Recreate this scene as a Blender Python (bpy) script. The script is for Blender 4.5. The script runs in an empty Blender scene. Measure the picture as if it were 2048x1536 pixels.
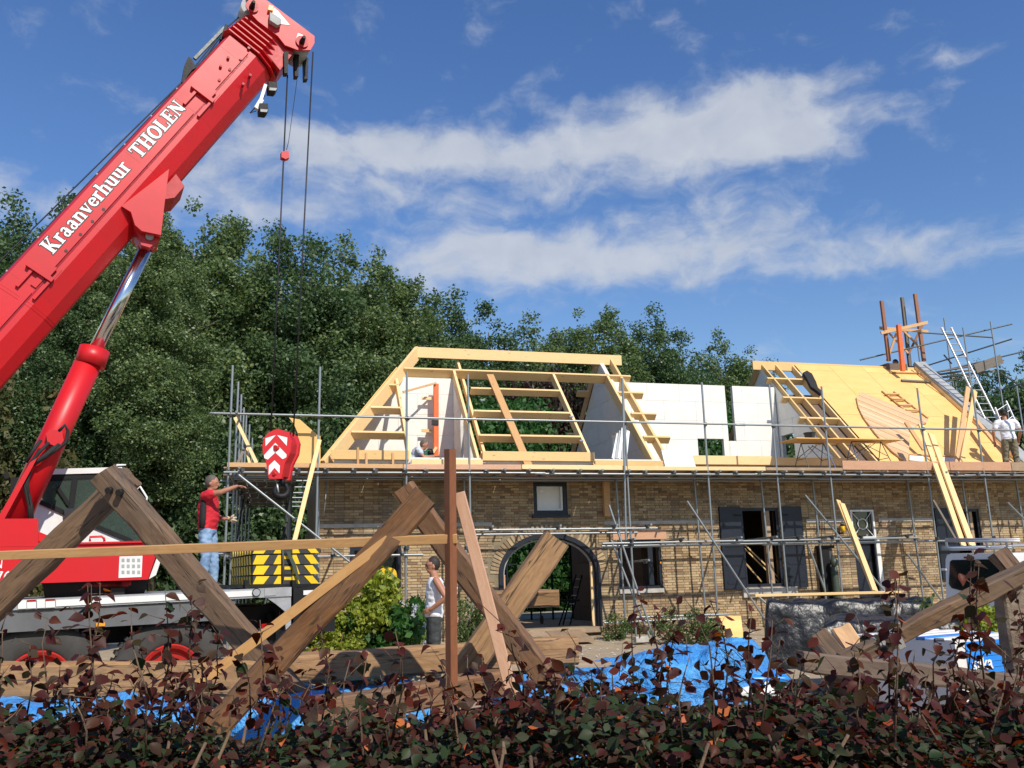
import bpy, bmesh, math, random
import numpy as np
from mathutils import Vector, Matrix
random.seed(7); RNG=np.random.default_rng(7)
SC=bpy.context.scene; COL=SC.collection
R_=math.radians
# ---------------------------------------------------------------- camera
FOC=1750.0; YAW,PIT,ROL=R_(15.3),R_(12.3),R_(-1.5)
CAMP=Vector((0,0,1.5))
RM=Matrix.Rotation(-YAW,3,'Z')@Matrix.Rotation(math.pi/2+PIT,3,'X')@Matrix.Rotation(ROL,3,'Z')
cd=bpy.data.cameras.new('camera'); cam=bpy.data.objects.new('camera',cd); COL.objects.link(cam)
cam.matrix_world=Matrix.Translation(CAMP)@RM.to_4x4()
cd.sensor_width=36; cd.lens=FOC/2048*36; cd.clip_start=.05; cd.clip_end=5000
SC.camera=cam
# ---------------------------------------------------------------- light
AZ,EL=R_(18),R_(43)            # sun: to the right of the facade normal, behind the camera
SUN=Vector((math.sin(AZ)*math.cos(EL),-math.cos(AZ)*math.cos(EL),math.sin(EL)))
sd=bpy.data.lights.new('sun','SUN'); sd.energy=5.0; sd.angle=R_(.53); sd.color=(1,.93,.82)
so=bpy.data.objects.new('sun',sd); COL.objects.link(so)
so.rotation_mode='QUATERNION'; so.rotation_quaternion=SUN.to_track_quat('Z','Y'); so.location=(0,-20,40)
SC.view_settings.view_transform='Standard'; SC.view_settings.look='None'
SC.view_settings.exposure=-.05; SC.view_settings.gamma=1; SC.view_settings.use_curve_mapping=False
SC.cycles.max_bounces=6; SC.cycles.transparent_max_bounces=8
SKY_STR=.088
# ---------------------------------------------------------------- measuring helpers (a pixel of the 2048x1536 survey photo -> a point on a real plane)
def ray(x,y): return RM@Vector(((x-1024)/FOC,-(y-768)/FOC,-1))
def UD(x,y,D): return CAMP+ray(x,y)*D
def UY(x,y,Y): d=ray(x,y); return CAMP+d*(Y/d.y)
def UX(x,y,X): d=ray(x,y); return CAMP+d*(X/d.x)
def UZ(x,y,z): d=ray(x,y); return CAMP+d*((z-1.5)/d.z)
def UPL(x,y,p,n): d=ray(x,y); return CAMP+d*((Vector(p)-CAMP).dot(n)/d.dot(n))
CA=R_(11.7); CD=Vector((math.cos(CA),math.sin(CA),0)); CN=Vector((math.sin(CA),-math.cos(CA),0)); CO=Vector((-2.38,11.29,0))
def UC(x,y,k): return UPL(x,y,CO-CN*k,CN)      # crane's long vertical planes, k metres behind its near edge
FY=19.6; EZ=4.05
RN=Vector((0,-1,1)).normalized()
def UR(x,y,o=0.): return UPL(x,y,Vector((0,FY,EZ))+RN*o,RN)   # front roof plane, 45 degrees
# ---------------------------------------------------------------- world: sky with clouds
w=bpy.data.worlds.new('World'); SC.world=w; w.use_nodes=True
nt=w.node_tree; N=nt.nodes; L=nt.links; N.clear()
def nn(t,**k):
    n=N.new(t)
    for a,b in k.items(): setattr(n,a,b)
    return n
def mth(op,a,b=None,clamp=False):
    n=N.new('ShaderNodeMath'); n.operation=op; n.use_clamp=clamp
    for i,v in enumerate((a,b)):
        if v is None: continue
        if isinstance(v,(int,float)): n.inputs[i].default_value=v
        else: L.new(v,n.inputs[i])
    return n.outputs[0]
sky=nn('ShaderNodeTexSky',sky_type='NISHITA'); sky.sun_disc=False; sky.sun_elevation=EL; sky.sun_rotation=math.atan2(SUN.x,SUN.y)
sky.air_density=1.25; sky.dust_density=.25; sky.ozone_density=3.2
tc=nn('ShaderNodeTexCoord'); sp=nn('ShaderNodeSeparateXYZ'); L.new(tc.outputs['Generated'],sp.inputs[0])
az=mth('ARCTAN2',sp.outputs[0],sp.outputs[1]); el=mth('ARCSINE',sp.outputs[2])
cb=nn('ShaderNodeCombineXYZ'); L.new(az,cb.inputs[0]); L.new(el,cb.inputs[1])
ns0=nn('ShaderNodeTexNoise'); ns0.inputs['Scale'].default_value=9; ns0.inputs['Detail'].default_value=5; L.new(cb.outputs[0],ns0.inputs['Vector'])
wv=nn('ShaderNodeVectorMath',operation='MULTIPLY_ADD'); L.new(ns0.outputs['Color'],wv.inputs[0]); wv.inputs[1].default_value=(.10,.05,0); L.new(cb.outputs[0],wv.inputs[2])
BLOBS=[(1480,232,110,50,1.15),(1590,285,95,36,1.1),(1380,285,190,42,1.0),(1180,290,150,32,.9),(950,300,190,34,.8),(700,295,170,42,.95),(560,270,90,26,.7),(480,345,150,40,.7),(1270,215,140,40,.45),
 (1440,360,110,70,.45),(1420,410,120,26,.4),(1080,500,180,36,1.0),(950,490,110,50,.75),(1350,515,260,34,1.0),(1650,520,230,26,.85),(1000,560,160,26,.6),(1800,132,100,17,.42),(1870,128,60,10,.3),
 (1740,215,110,14,.32),(1630,150,40,26,.25),(780,380,90,26,.45),(900,380,200,50,.3),(70,385,150,34,.8),(1150,380,120,20,.45),(460,430,140,30,.5),(1950,510,120,20,.5),(640,430,200,30,.3)]
acc=None
for (bx,by,rx,ry,s) in BLOBS:
    d=ray(bx,by).normalized(); a0=math.atan2(d.x,d.y); e0=math.asin(d.z)
    sb=nn('ShaderNodeVectorMath',operation='SUBTRACT'); L.new(wv.outputs[0],sb.inputs[0]); sb.inputs[1].default_value=(a0+.05,e0+.025,0)
    ml=nn('ShaderNodeVectorMath',operation='MULTIPLY'); L.new(sb.outputs[0],ml.inputs[0]); ml.inputs[1].default_value=(FOC/rx*math.cos(e0),FOC/ry,0)
    ln=nn('ShaderNodeVectorMath',operation='DOT_PRODUCT'); L.new(ml.outputs[0],ln.inputs[0]); L.new(ml.outputs[0],ln.inputs[1])
    e=mth('MULTIPLY',mth('EXPONENT',mth('MULTIPLY',ln.outputs['Value'],-.62)),s)
    acc=e if acc is None else mth('ADD',acc,e)
# clouds elsewhere round the sky: same kind of broken bands
mp=nn('ShaderNodeMapping'); L.new(cb.outputs[0],mp.inputs[0]); mp.inputs['Scale'].default_value=(1.6,5,1)
nb=nn('ShaderNodeTexNoise'); nb.inputs['Scale'].default_value=1.6; nb.inputs['Detail'].default_value=3; L.new(mp.outputs[0],nb.inputs['Vector'])
far=mth('MULTIPLY',mth('SUBTRACT',mth('ABSOLUTE',mth('SUBTRACT',az,YAW)),.62,True),3,True)
acc=mth('ADD',acc,mth('MULTIPLY',mth('MULTIPLY',mth('SUBTRACT',nb.outputs['Fac'],.48,True),5),far))
mp2=nn('ShaderNodeMapping'); L.new(wv.outputs[0],mp2.inputs[0]); mp2.inputs['Scale'].default_value=(1,1.7,1); mp2.inputs['Rotation'].default_value=(0,0,.1)
n1=nn('ShaderNodeTexNoise'); n1.inputs['Scale'].default_value=13; n1.inputs['Detail'].default_value=9; n1.inputs['Roughness'].default_value=.58; L.new(mp2.outputs[0],n1.inputs['Vector'])
dens=mth('ADD',mth('MULTIPLY',acc,.95),mth('MULTIPLY',mth('SUBTRACT',n1.outputs['Fac'],.585),3.0))
rp=nn('ShaderNodeMapRange',interpolation_type='SMOOTHSTEP'); L.new(dens,rp.inputs['Value']); rp.inputs['From Min'].default_value=-.12; rp.inputs['From Max'].default_value=1.2; rp.inputs['To Max'].default_value=.84
hz=nn('ShaderNodeHueSaturation'); hz.inputs['Hue'].default_value=.512; hz.inputs['Saturation'].default_value=1.22; hz.inputs['Value'].default_value=1.6; L.new(sky.outputs[0],hz.inputs['Color'])
mx=nn('ShaderNodeMix',data_type='RGBA'); L.new(rp.outputs[0],mx.inputs[0]); L.new(hz.outputs[0],mx.inputs[6])
n2=nn('ShaderNodeTexNoise'); n2.inputs['Scale'].default_value=22; n2.inputs['Detail'].default_value=4; L.new(wv.outputs[0],n2.inputs['Vector'])
cr=nn('ShaderNodeMix',data_type='RGBA'); L.new(n2.outputs['Fac'],cr.inputs[0]); cr.inputs[6].default_value=(5.4,6.0,7.1,1); cr.inputs[7].default_value=(8.6,8.9,9.4,1)
L.new(cr.outputs[2],mx.inputs[7])
bg=nn('ShaderNodeBackground'); bg.inputs[1].default_value=SKY_STR; L.new(mx.outputs[2],bg.inputs[0])
wo=nn('ShaderNodeOutputWorld'); L.new(bg.outputs[0],wo.inputs[0])
SKYMX,SKYHZ=mx,hz
# ---------------------------------------------------------------- materials
MATS={}
def newmat(name):
    m=bpy.data.materials.new(name); m.use_nodes=True; m.node_tree.nodes.clear(); return m
class G:
    def __init__(s,m): s.t=m.node_tree; s.N=s.t.nodes; s.L=s.t.links
    def n(s,t,**k):
        x=s.N.new(t)
        for a,b in k.items(): setattr(x,a,b)
        return x
    def set(s,sock,v):
        if isinstance(v,bpy.types.NodeSocket): s.L.new(v,sock)
        else: sock.default_value=v
    def math(s,op,a,b=0.,clamp=False):
        x=s.n('ShaderNodeMath',operation=op); x.use_clamp=clamp; s.set(x.inputs[0],a); s.set(x.inputs[1],b); return x.outputs[0]
    def mix(s,f,a,b,blend='MIX'):
        x=s.n('ShaderNodeMix',data_type='RGBA',blend_type=blend); s.set(x.inputs[0],f)
        s.set(x.inputs[6],a if not isinstance(a,tuple) else (*a[:3],1)); s.set(x.inputs[7],b if not isinstance(b,tuple) else (*b[:3],1)); return x.outputs[2]
    def coord(s,sc=(1,1,1),obj=True,jit=True):
        tc=s.n('ShaderNodeTexCoord'); mp=s.n('ShaderNodeMapping'); s.L.new(tc.outputs['Object'],mp.inputs[0]); mp.inputs['Scale'].default_value=sc
        if jit:
            oi=s.n('ShaderNodeObjectInfo'); v=s.math('MULTIPLY',oi.outputs['Random'],37.); c=s.n('ShaderNodeCombineXYZ')
            for i in range(3): s.L.new(v,c.inputs[i])
            s.L.new(c.outputs[0],mp.inputs['Location'])
        return mp.outputs[0]
    def wcoord(s,sc=(1,1,1)):
        g=s.n('ShaderNodeNewGeometry'); mp=s.n('ShaderNodeMapping'); s.L.new(g.outputs['Position'],mp.inputs[0]); mp.inputs['Scale'].default_value=sc; return mp.outputs[0]
    def noise(s,v,scale,detail=4,rough=.5):
        x=s.n('ShaderNodeTexNoise'); s.L.new(v,x.inputs['Vector']); x.inputs['Scale'].default_value=scale; x.inputs['Detail'].default_value=detail; x.inputs['Roughness'].default_value=rough; return x.outputs['Fac']
    def ramp(s,f,lo,hi):
        x=s.n('ShaderNodeMapRange'); s.L.new(f,x.inputs['Value']); x.inputs['From Min'].default_value=lo; x.inputs['From Max'].default_value=hi; x.clamp=True; return x.outputs[0]
    def out(s,col,rough=.6,metal=0.,bump=None,bs=.3,bd=.01,coat=0.,spec=.5,trans=None,alpha=None):
        b=s.n('ShaderNodeBsdfPrincipled'); s.set(b.inputs['Base Color'],col if not isinstance(col,tuple) else (*col[:3],1)); s.set(b.inputs['Roughness'],rough); s.set(b.inputs['Metallic'],metal)
        b.inputs['Coat Weight'].default_value=coat; b.inputs['Coat Roughness'].default_value=.15; b.inputs['Specular IOR Level'].default_value=spec
        if bump is not None:
            u=s.n('ShaderNodeBump'); u.inputs['Strength'].default_value=bs; u.inputs['Distance'].default_value=bd; s.L.new(bump,u.inputs['Height']); s.L.new(u.outputs[0],b.inputs['Normal'])
        if alpha is not None: s.set(b.inputs['Alpha'],alpha)
        sh=b.outputs[0]
        if trans is not None:
            t=s.n('ShaderNodeBsdfTranslucent'); s.set(t.inputs[0],trans if not isinstance(trans,tuple) else (*trans[:3],1)); m=s.n('ShaderNodeMixShader'); m.inputs[0].default_value=.3
            s.L.new(sh,m.inputs[1]); s.L.new(t.outputs[0],m.inputs[2]); sh=m.outputs[0]
        o=s.n('ShaderNodeOutputMaterial'); s.L.new(sh,o.inputs[0])
def flat(name,c,rough=.6,metal=0.,var=.25,vs=6.,coat=0.,bs=.15,spec=.5):
    if name in MATS: return MATS[name]
    m=newmat(name); g=G(m); v=g.coord(); f=g.noise(v,vs,6,.6); f2=g.noise(v,vs*7,3)
    c2=tuple(x*(1-var) for x in c); col=g.mix(g.ramp(f,.35,.7),c,c2)
    r=g.math('ADD',g.math('MULTIPLY',f2,.2),rough-.1)
    g.out(col,r,metal,bump=f2,bs=bs,bd=.004,coat=coat,spec=spec); MATS[name]=m; return m
def wood(name,c,dark,grain=.5,knots=True,rough=.65,weather=0.,crack=0.):
    m=newmat(name); g=G(m); v=g.coord((2.2,34,34)); v2=g.coord((1,1,1)); v3=g.coord((2.2,7,7))
    f=g.noise(v,1.6,6,.6); ring=g.math('SINE',g.math('MULTIPLY',g.noise(v3,1.1,2),60.)); ring=g.ramp(ring,-.2,1.)
    big=g.noise(v2,1.7,3)
    col=g.mix(g.math('MULTIPLY',g.ramp(f,.4,.75),grain),c,dark); col=g.mix(g.math('MULTIPLY',ring,grain*.45),col,dark)
    oi=g.n('ShaderNodeObjectInfo'); hv=g.n('ShaderNodeHueSaturation'); g.L.new(col,hv.inputs['Color']); g.set(hv.inputs['Value'],g.math('ADD',g.math('MULTIPLY',oi.outputs['Random'],.26),.85)); g.set(hv.inputs['Saturation'],g.math('ADD',g.math('MULTIPLY',oi.outputs['Random'],-.14),1.05)); col=hv.outputs[0]
    if knots:
        vo=g.n('ShaderNodeTexVoronoi'); g.L.new(g.coord((1.6,5,5)),vo.inputs['Vector']); vo.inputs['Scale'].default_value=1.5
        k=g.ramp(vo.outputs['Distance'],.13,.06); col=g.mix(g.math('MULTIPLY',k,.6),col,tuple(x*.35 for x in dark))
    if weather: col=g.mix(g.math('MULTIPLY',g.ramp(big,.42,.65),weather),col,(.10,.085,.07))
    bmp=f
    if crack:
        w_=g.noise(g.coord((.5,9,9)),1.3,3,.5); ck=g.ramp(g.math('ABSOLUTE',g.math('SUBTRACT',w_,.5)),.0,.012)
        col=g.mix(g.math('MULTIPLY',g.math('SUBTRACT',1.,ck),crack),col,(.02,.015,.01)); bmp=g.math('ADD',g.math('MULTIPLY',f,.4),ck)
    g.out(col,rough,bump=bmp,bs=.35,bd=.006); MATS[name]=m; return m
wood('spruce',(.82,.56,.25),(.66,.38,.13),.35)
wood('spruce_pink',(.62,.36,.22),(.46,.22,.12),.45)
wood('plank_new',(.85,.58,.26),(.70,.42,.16),.3)
wood('lath',(.62,.36,.15),(.44,.22,.085),.5)
wood('old_oak',(.23,.11,.043),(.10,.04,.016),.75,weather=.35,crack=.9,rough=.8)
wood('old_oak_grey',(.20,.118,.062),(.095,.05,.024),.7,weather=.5,crack=.9,rough=.8)
wood('oak_light',(.38,.215,.09),(.21,.10,.04),.7,weather=.15,crack=.9,rough=.75)
wood('brown_post',(.30,.12,.06),(.19,.07,.035),.5,rough=.6)
wood('weathered',(.20,.17,.14),(.10,.085,.07),.6,rough=.85)
wood('board_dark',(.17,.12,.09),(.08,.055,.04),.6,rough=.85)
wood('cladding',(.70,.47,.26),(.50,.29,.13),.5,knots=False)
wood('deck_board',(.40,.28,.17),(.24,.15,.09),.6,rough=.8,weather=.3)
m=newmat('plywood'); g=G(m); v=g.coord((1,3,1)); f=g.noise(v,1.4,7,.65); f2=g.noise(g.coord(),14,3)
oi=g.n('ShaderNodeObjectInfo'); c=g.mix(g.ramp(f,.35,.7),(.84,.53,.19),(.77,.455,.14)); hv=g.n('ShaderNodeHueSaturation'); g.L.new(c,hv.inputs['Color']); g.set(hv.inputs['Value'],g.math('ADD',g.math('MULTIPLY',oi.outputs['Random'],.1),.95))
g.out(hv.outputs[0],.6,bump=f2,bs=.08); MATS['plywood']=m
flat('orange',(.80,.16,.035),.5,var=.2); flat('tube',(.33,.36,.37),.42,.55,var=.35,vs=9); flat('tube_dark',(.10,.11,.11),.5,.5); flat('clamp',(.12,.12,.12),.6,.6,var=.5,vs=20)
m=newmat('crane_red'); g=G(m); v=g.wcoord(); f=g.noise(v,.9,5,.6); f2=g.noise(g.wcoord((1,1,.25)),7,5,.7); f3=g.noise(v,45,3)
c=g.mix(g.ramp(f,.35,.7),(.60,.010,.016),(.50,.012,.016)); c=g.mix(g.math('MULTIPLY',g.ramp(f2,.58,.75),.3),c,(.30,.03,.025)); c=g.mix(g.math('MULTIPLY',g.ramp(f3,.66,.74),.25),c,(.20,.05,.04))
g.out(c,g.math('ADD',g.math('MULTIPLY',f,.25),.30),bump=f3,bs=.03,bd=.003,spec=.45); MATS['crane_red']=m; flat('crane_red_matt',(.52,.015,.02),.5,var=.3,vs=3); flat('crane_white',(.78,.78,.76),.35,var=.12,vs=3,coat=.3,bs=.03)
flat('black_metal',(.012,.012,.013),.55,var=.4,spec=.25); flat('black_rubber',(.018,.018,.018),.8,var=.4); flat('alu',(.55,.56,.57),.4,.6,var=.2); flat('skirt',(.13,.135,.14),.5,var=.3,vs=3)
flat('tyre',(.055,.052,.048),.85,var=.4,vs=5); flat('rim_red',(.50,.02,.015),.5,var=.3); flat('cw_yellow',(.85,.55,.01),.5,var=.12); flat('cw_black',(.035,.035,.037),.6,var=.4); flat('mark_white',(.82,.82,.80),.4,var=.06); flat('sticker',(.75,.75,.73),.5,var=.06)
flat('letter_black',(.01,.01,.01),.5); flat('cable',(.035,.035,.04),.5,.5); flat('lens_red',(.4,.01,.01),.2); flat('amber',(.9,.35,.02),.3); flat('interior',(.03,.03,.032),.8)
flat('render_white',(.74,.72,.66),.8,var=.12,vs=2); flat('block_white',(.83,.81,.74),.85,var=.10,vs=3,bs=.2); flat('block_joint',(.70,.68,.62),.9)
flat('frame_blue',(.006,.010,.022),.45,var=.2); flat('frame_white',(.75,.76,.75),.4,var=.08); flat('lead',(.38,.39,.39),.6,var=.25,vs=4); flat('mortar',(.26,.21,.14),.95,var=.35,vs=8,bs=.5)
flat('stone',(.50,.47,.42),.85,var=.3); flat('yellow_disc',(.85,.50,.01),.5,var=.15); flat('van_white',(.80,.81,.82),.25,var=.04,coat=.5,bs=.0); flat('plastic_dark',(.03,.03,.035),.4); flat('bucket',(.03,.032,.035),.55)
flat('skin',(.44,.20,.12),.55,var=.15,vs=12); flat('shirt_red',(.62,.015,.03),.8,var=.2,vs=6,bs=.3); flat('cloth_black',(.018,.018,.02),.85); flat('vest_white',(.80,.80,.82),.8,var=.08); flat('shirt_blue',(.55,.62,.74),.8); flat('khaki',(.22,.19,.12),.85)
flat('trouser_dark',(.05,.055,.055),.85,var=.6,vs=8); flat('hair_dark',(.025,.018,.014),.7); flat('hair_grey',(.12,.10,.085),.7); flat('leather',(.06,.04,.03),.6); flat('glove',(.55,.45,.30),.85); flat('eye_white',(.6,.58,.55),.3); flat('saw_green',(.02,.12,.06),.4); flat('blue_steel',(.05,.14,.36),.45,.3); flat('wrap_white',(.74,.72,.69),.5,var=.12,vs=3); flat('gas_green',(.055,.075,.055),.55,.1); flat('concrete',(.42,.40,.36),.9,var=.25,vs=3); flat('brown_leaf',(.2,.12,.05),.8); flat('rope_brown',(.2,.16,.1),.9)
m=newmat('denim'); g=G(m); f=g.noise(g.wcoord(),9,5); c=g.mix(g.ramp(f,.35,.65),(.13,.23,.38),(.27,.40,.58)); g.out(c,.9,bump=f,bs=.3); MATS['denim']=m
m=newmat('chrome'); g=G(m); f=g.noise(g.coord((1,1,30)),2,2); g.out(g.mix(f,(.70,.71,.72),(.60,.61,.62)),.16,1.); MATS['chrome']=m
m=newmat('glass_dark'); g=G(m); f=g.noise(g.coord(),3,2); g.out(g.mix(f,(.012,.016,.016),(.02,.026,.024)),.05,0.,spec=.6,alpha=.93); MATS['glass_dark']=m
m=newmat('glass'); g=G(m); b=g.n('ShaderNodeBsdfPrincipled'); b.inputs['Base Color'].default_value=(.30,.42,.36,1); b.inputs['Roughness'].default_value=.03
t=g.n('ShaderNodeBsdfTransparent'); t.inputs[0].default_value=(.55,.66,.60,1); lw=g.n('ShaderNodeFresnel'); lw.inputs[0].default_value=1.5; ms=g.n('ShaderNodeMixShader'); ad=g.math('ADD',lw.outputs[0],.10); g.L.new(ad,ms.inputs[0]); g.L.new(t.outputs[0],ms.inputs[1]); g.L.new(b.outputs[0],ms.inputs[2])
o=g.n('ShaderNodeOutputMaterial'); g.L.new(ms.outputs[0],o.inputs[0]); MATS['glass']=m
def brickmat(name,objrand):
    m=newmat(name); g=G(m)
    if objrand: rnd=g.n('ShaderNodeObjectInfo').outputs['Random']
    else: rnd=g.n('ShaderNodeNewGeometry').outputs['Random Per Island']
    cr=g.n('ShaderNodeValToRGB'); g.L.new(rnd,cr.inputs[0]); e=cr.color_ramp.elements
    cols=[(0,(.25,.165,.085)),(.18,(.42,.29,.15)),(.4,(.52,.38,.205)),(.6,(.60,.45,.26)),(.78,(.46,.33,.18)),(.9,(.38,.22,.12)),(1,(.19,.13,.08))]
    e[0].position=0; e[0].color=(*cols[0][1],1); e[1].position=1; e[1].color=(*cols[-1][1],1)
    for p,c in cols[1:-1]: q=e.new(p); q.color=(*c,1)
    f=g.noise(g.wcoord(),30,5,.7); big=g.noise(g.wcoord(),1.1,4,.6)
    c=g.mix(g.math('MULTIPLY',g.ramp(f,.4,.8),.45),cr.outputs[0],(.26,.18,.11)); c=g.mix(g.math('MULTIPLY',g.ramp(big,.46,.68),.5),c,(.20,.165,.125)); st=g.noise(g.wcoord((2.2,1,.35)),1.6,4,.6); c=g.mix(g.math('MULTIPLY',g.ramp(st,.54,.66),.4),c,(.15,.125,.10)); pt=g.noise(g.wcoord((.8,1,1.3)),.9,2,.5); c=g.mix(g.math('MULTIPLY',g.ramp(pt,.60,.64),.3),c,(.46,.38,.28)); c=g.mix(1.,c,(.88,.88,.88),'MULTIPLY')
    g.out(c,.9,bump=f,bs=.6,bd=.004); MATS[name]=m
brickmat('brick_stuff',False); brickmat('brick_one',True)
def leafmat(name,cols,trans,rough=.5,spec=.35):
    m=newmat(name); g=G(m); rnd=g.n('ShaderNodeNewGeometry').outputs['Random Per Island']; oi=g.n('ShaderNodeObjectInfo').outputs['Random']
    cr=g.n('ShaderNodeValToRGB'); cr.color_ramp.interpolation='LINEAR'; g.L.new(g.math('FRACT',g.math('ADD',rnd,oi)),cr.inputs[0]); e=cr.color_ramp.elements
    e[0].position=0; e[0].color=(*cols[0],1); e[1].position=1; e[1].color=(*cols[-1],1)
    for i,c in enumerate(cols[1:-1]): q=e.new((i+1)/(len(cols)-1)); q.color=(*c,1)
    hs=g.n('ShaderNodeHueSaturation'); hs.inputs['Value'].default_value=trans; hs.inputs['Saturation'].default_value=1.15; g.L.new(cr.outputs[0],hs.inputs['Color'])
    g.out(cr.outputs[0],rough,spec=spec,trans=hs.outputs[0]); MATS[name]=m
leafmat('leaf_poplar',[(.065,.11,.045),(.11,.17,.065),(.15,.21,.08),(.09,.145,.055),(.24,.28,.10)],1.6,.42)
leafmat('leaf_dark',[(.05,.092,.042),(.085,.14,.055),(.115,.18,.07),(.065,.115,.05)],1.4,.42)
leafmat('leaf_olive',[(.11,.10,.035),(.08,.09,.03),(.14,.12,.05),(.06,.075,.025)],1.4,.55)
leafmat('leaf_yellow',[(.20,.26,.03),(.30,.34,.04),(.12,.18,.03),(.40,.42,.06),(.09,.14,.03)],1.5)
leafmat('leaf_green',[(.03,.10,.02),(.05,.14,.03),(.04,.11,.03),(.07,.17,.04)],1.4)
leafmat('leaf_weed',[(.06,.12,.03),(.10,.16,.05),(.14,.17,.06),(.05,.09,.03)],1.4)
leafmat('leaf_bush_brown',[(.03,.015,.012),(.05,.025,.018),(.04,.02,.02),(.03,.03,.015)],1.3)
leafmat('leaf_hedge',[(.022,.044,.016),(.034,.058,.022),(.028,.046,.018),(.05,.07,.03),(.060,.020,.017),(.026,.048,.018),(.04,.052,.022),(.065,.026,.018),(.03,.04,.018)],1.6,.5,.22)
leafmat('leaf_copper',[(.070,.016,.013),(.05,.015,.011),(.12,.024,.014),(.045,.03,.014),(.065,.014,.015),(.04,.036,.015)],2.0,.5,.22)
leafmat('leaf_orange',[(.55,.12,.035),(.6,.18,.05),(.42,.08,.03),(.35,.07,.03)],1.3,.5)
leafmat('flower_white',[(.7,.7,.75),(.6,.62,.7),(.75,.75,.78)],1.0,.6)
def bark(name,c1,c2):
    m=newmat(name); g=G(m); f=g.noise(g.coord((9,9,1.6)),1.5,7,.7); g.out(g.mix(g.ramp(f,.35,.65),c1,c2),.9,bump=f,bs=.9,bd=.03); MATS[name]=m
bark('bark',(.10,.085,.06),(.035,.03,.022)); bark('bark_mid',(.19,.155,.11),(.08,.065,.045)); bark('bark_light',(.34,.27,.20),(.15,.11,.08)); bark('twig',(.20,.13,.08),(.09,.055,.04))
m=newmat('blue_tarp'); g=G(m); v=g.wcoord(); f=g.noise(v,3.5,6,.6); f2=g.noise(v,14,5,.65)
g.out(g.mix(g.ramp(f,.35,.65),(.045,.24,.62),(.08,.36,.76)),.42,bump=g.math('ADD',f,g.math('MULTIPLY',f2,.18)),bs=.7,bd=.14,spec=.4); MATS['blue_tarp']=m
m=newmat('black_film'); g=G(m); v=g.wcoord((1,1,.7)); f=g.noise(v,2.6,4,.55); f2=g.noise(v,8,3,.5)
g.out(g.mix(f,(.007,.0075,.009),(.014,.015,.018)),.40,bump=g.math('ADD',f,g.math('MULTIPLY',f2,.15)),bs=.5,bd=.16,spec=.5); MATS['black_film']=m
m=newmat('wrap_blue'); g=G(m); f=g.noise(g.wcoord((1,1,12)),4,3); g.out(g.mix(f,(.01,.20,.68),(.02,.27,.80)),.35,bump=f,bs=.4,bd=.01); MATS['wrap_blue']=m
m=newmat('ground'); g=G(m); v=g.wcoord(); a=g.noise(v,.35,5,.6); b=g.noise(v,3,6,.7); c3=g.noise(v,40,4,.7)
sand=g.mix(g.ramp(b,.35,.65),(.42,.34,.23),(.33,.25,.16)); sand=g.mix(g.math('MULTIPLY',g.ramp(c3,.5,.75),.5),sand,(.20,.15,.10)); grass=g.mix(g.ramp(b,.3,.7),(.05,.08,.025),(.09,.11,.04))
gp=g.n('ShaderNodeNewGeometry'); sx=g.n('ShaderNodeSeparateXYZ'); g.L.new(gp.outputs['Position'],sx.inputs[0])
far_=g.math('ADD',g.ramp(sx.outputs[1],30,40),g.ramp(sx.outputs[0],24,30),True); fm=g.ramp(g.math('ADD',a,g.math('MULTIPLY',far_,.6)),.62,.70)
g.out(g.mix(fm,sand,grass),.95,bump=c3,bs=.5,bd=.03); MATS['ground']=m
def M(n): return MATS[n]
# ---------------------------------------------------------------- object helpers
WMX={}
def WM(o): return WMX.get(o.name,None) or Matrix.Identity(4)
def link(o,parent=None,mw=None):
    """link o so that its world matrix is mw"""
    mw=mw if mw is not None else Matrix.Identity(4)
    COL.objects.link(o)
    if parent is not None:
        o.parent=parent; o.matrix_parent_inverse=WM(parent).inverted()
    o.matrix_basis=mw
    WMX[o.name]=mw.copy()
    return o
def tag(o,label=None,cat=None,group=None,kind=None):
    if label: o['label']=label
    if cat: o['category']=cat
    if group: o['group']=group
    if kind: o['kind']=kind
    return o
def thing(name,label,cat,loc=(0,0,0),group=None):
    o=bpy.data.objects.new(name,None); o.empty_display_size=.2; link(o,None,Matrix.Translation(Vector(loc))); return tag(o,label,cat,group)
def mk(name,verts,faces,mat,parent=None,mw=None,smooth=False):
    me=bpy.data.meshes.new(name); me.from_pydata([tuple(v) for v in verts],[],[tuple(f) for f in faces]); me.materials.append(M(mat) if isinstance(mat,str) else mat)
    if smooth: me.polygons.foreach_set('use_smooth',[True]*len(me.polygons))
    me.update(); return link(bpy.data.objects.new(name,me),parent,mw)
def inst(name,me,parent,mw): return link(bpy.data.objects.new(name,me),parent,mw)
def np_mesh(name,V,F,mat,smooth=False):
    V=np.asarray(V,np.float32).reshape(-1,3); F=np.asarray(F,np.int32); k=F.shape[1]; me=bpy.data.meshes.new(name)
    me.vertices.add(len(V)); me.vertices.foreach_set('co',V.ravel()); me.loops.add(F.size); me.loops.foreach_set('vertex_index',F.ravel()); me.polygons.add(len(F))
    me.polygons.foreach_set('loop_start',np.arange(len(F),dtype=np.int32)*k)
    me.materials.append(M(mat)); me.update(calc_edges=True)
    if smooth: me.polygons.foreach_set('use_smooth',[True]*len(F))
    return me
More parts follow.
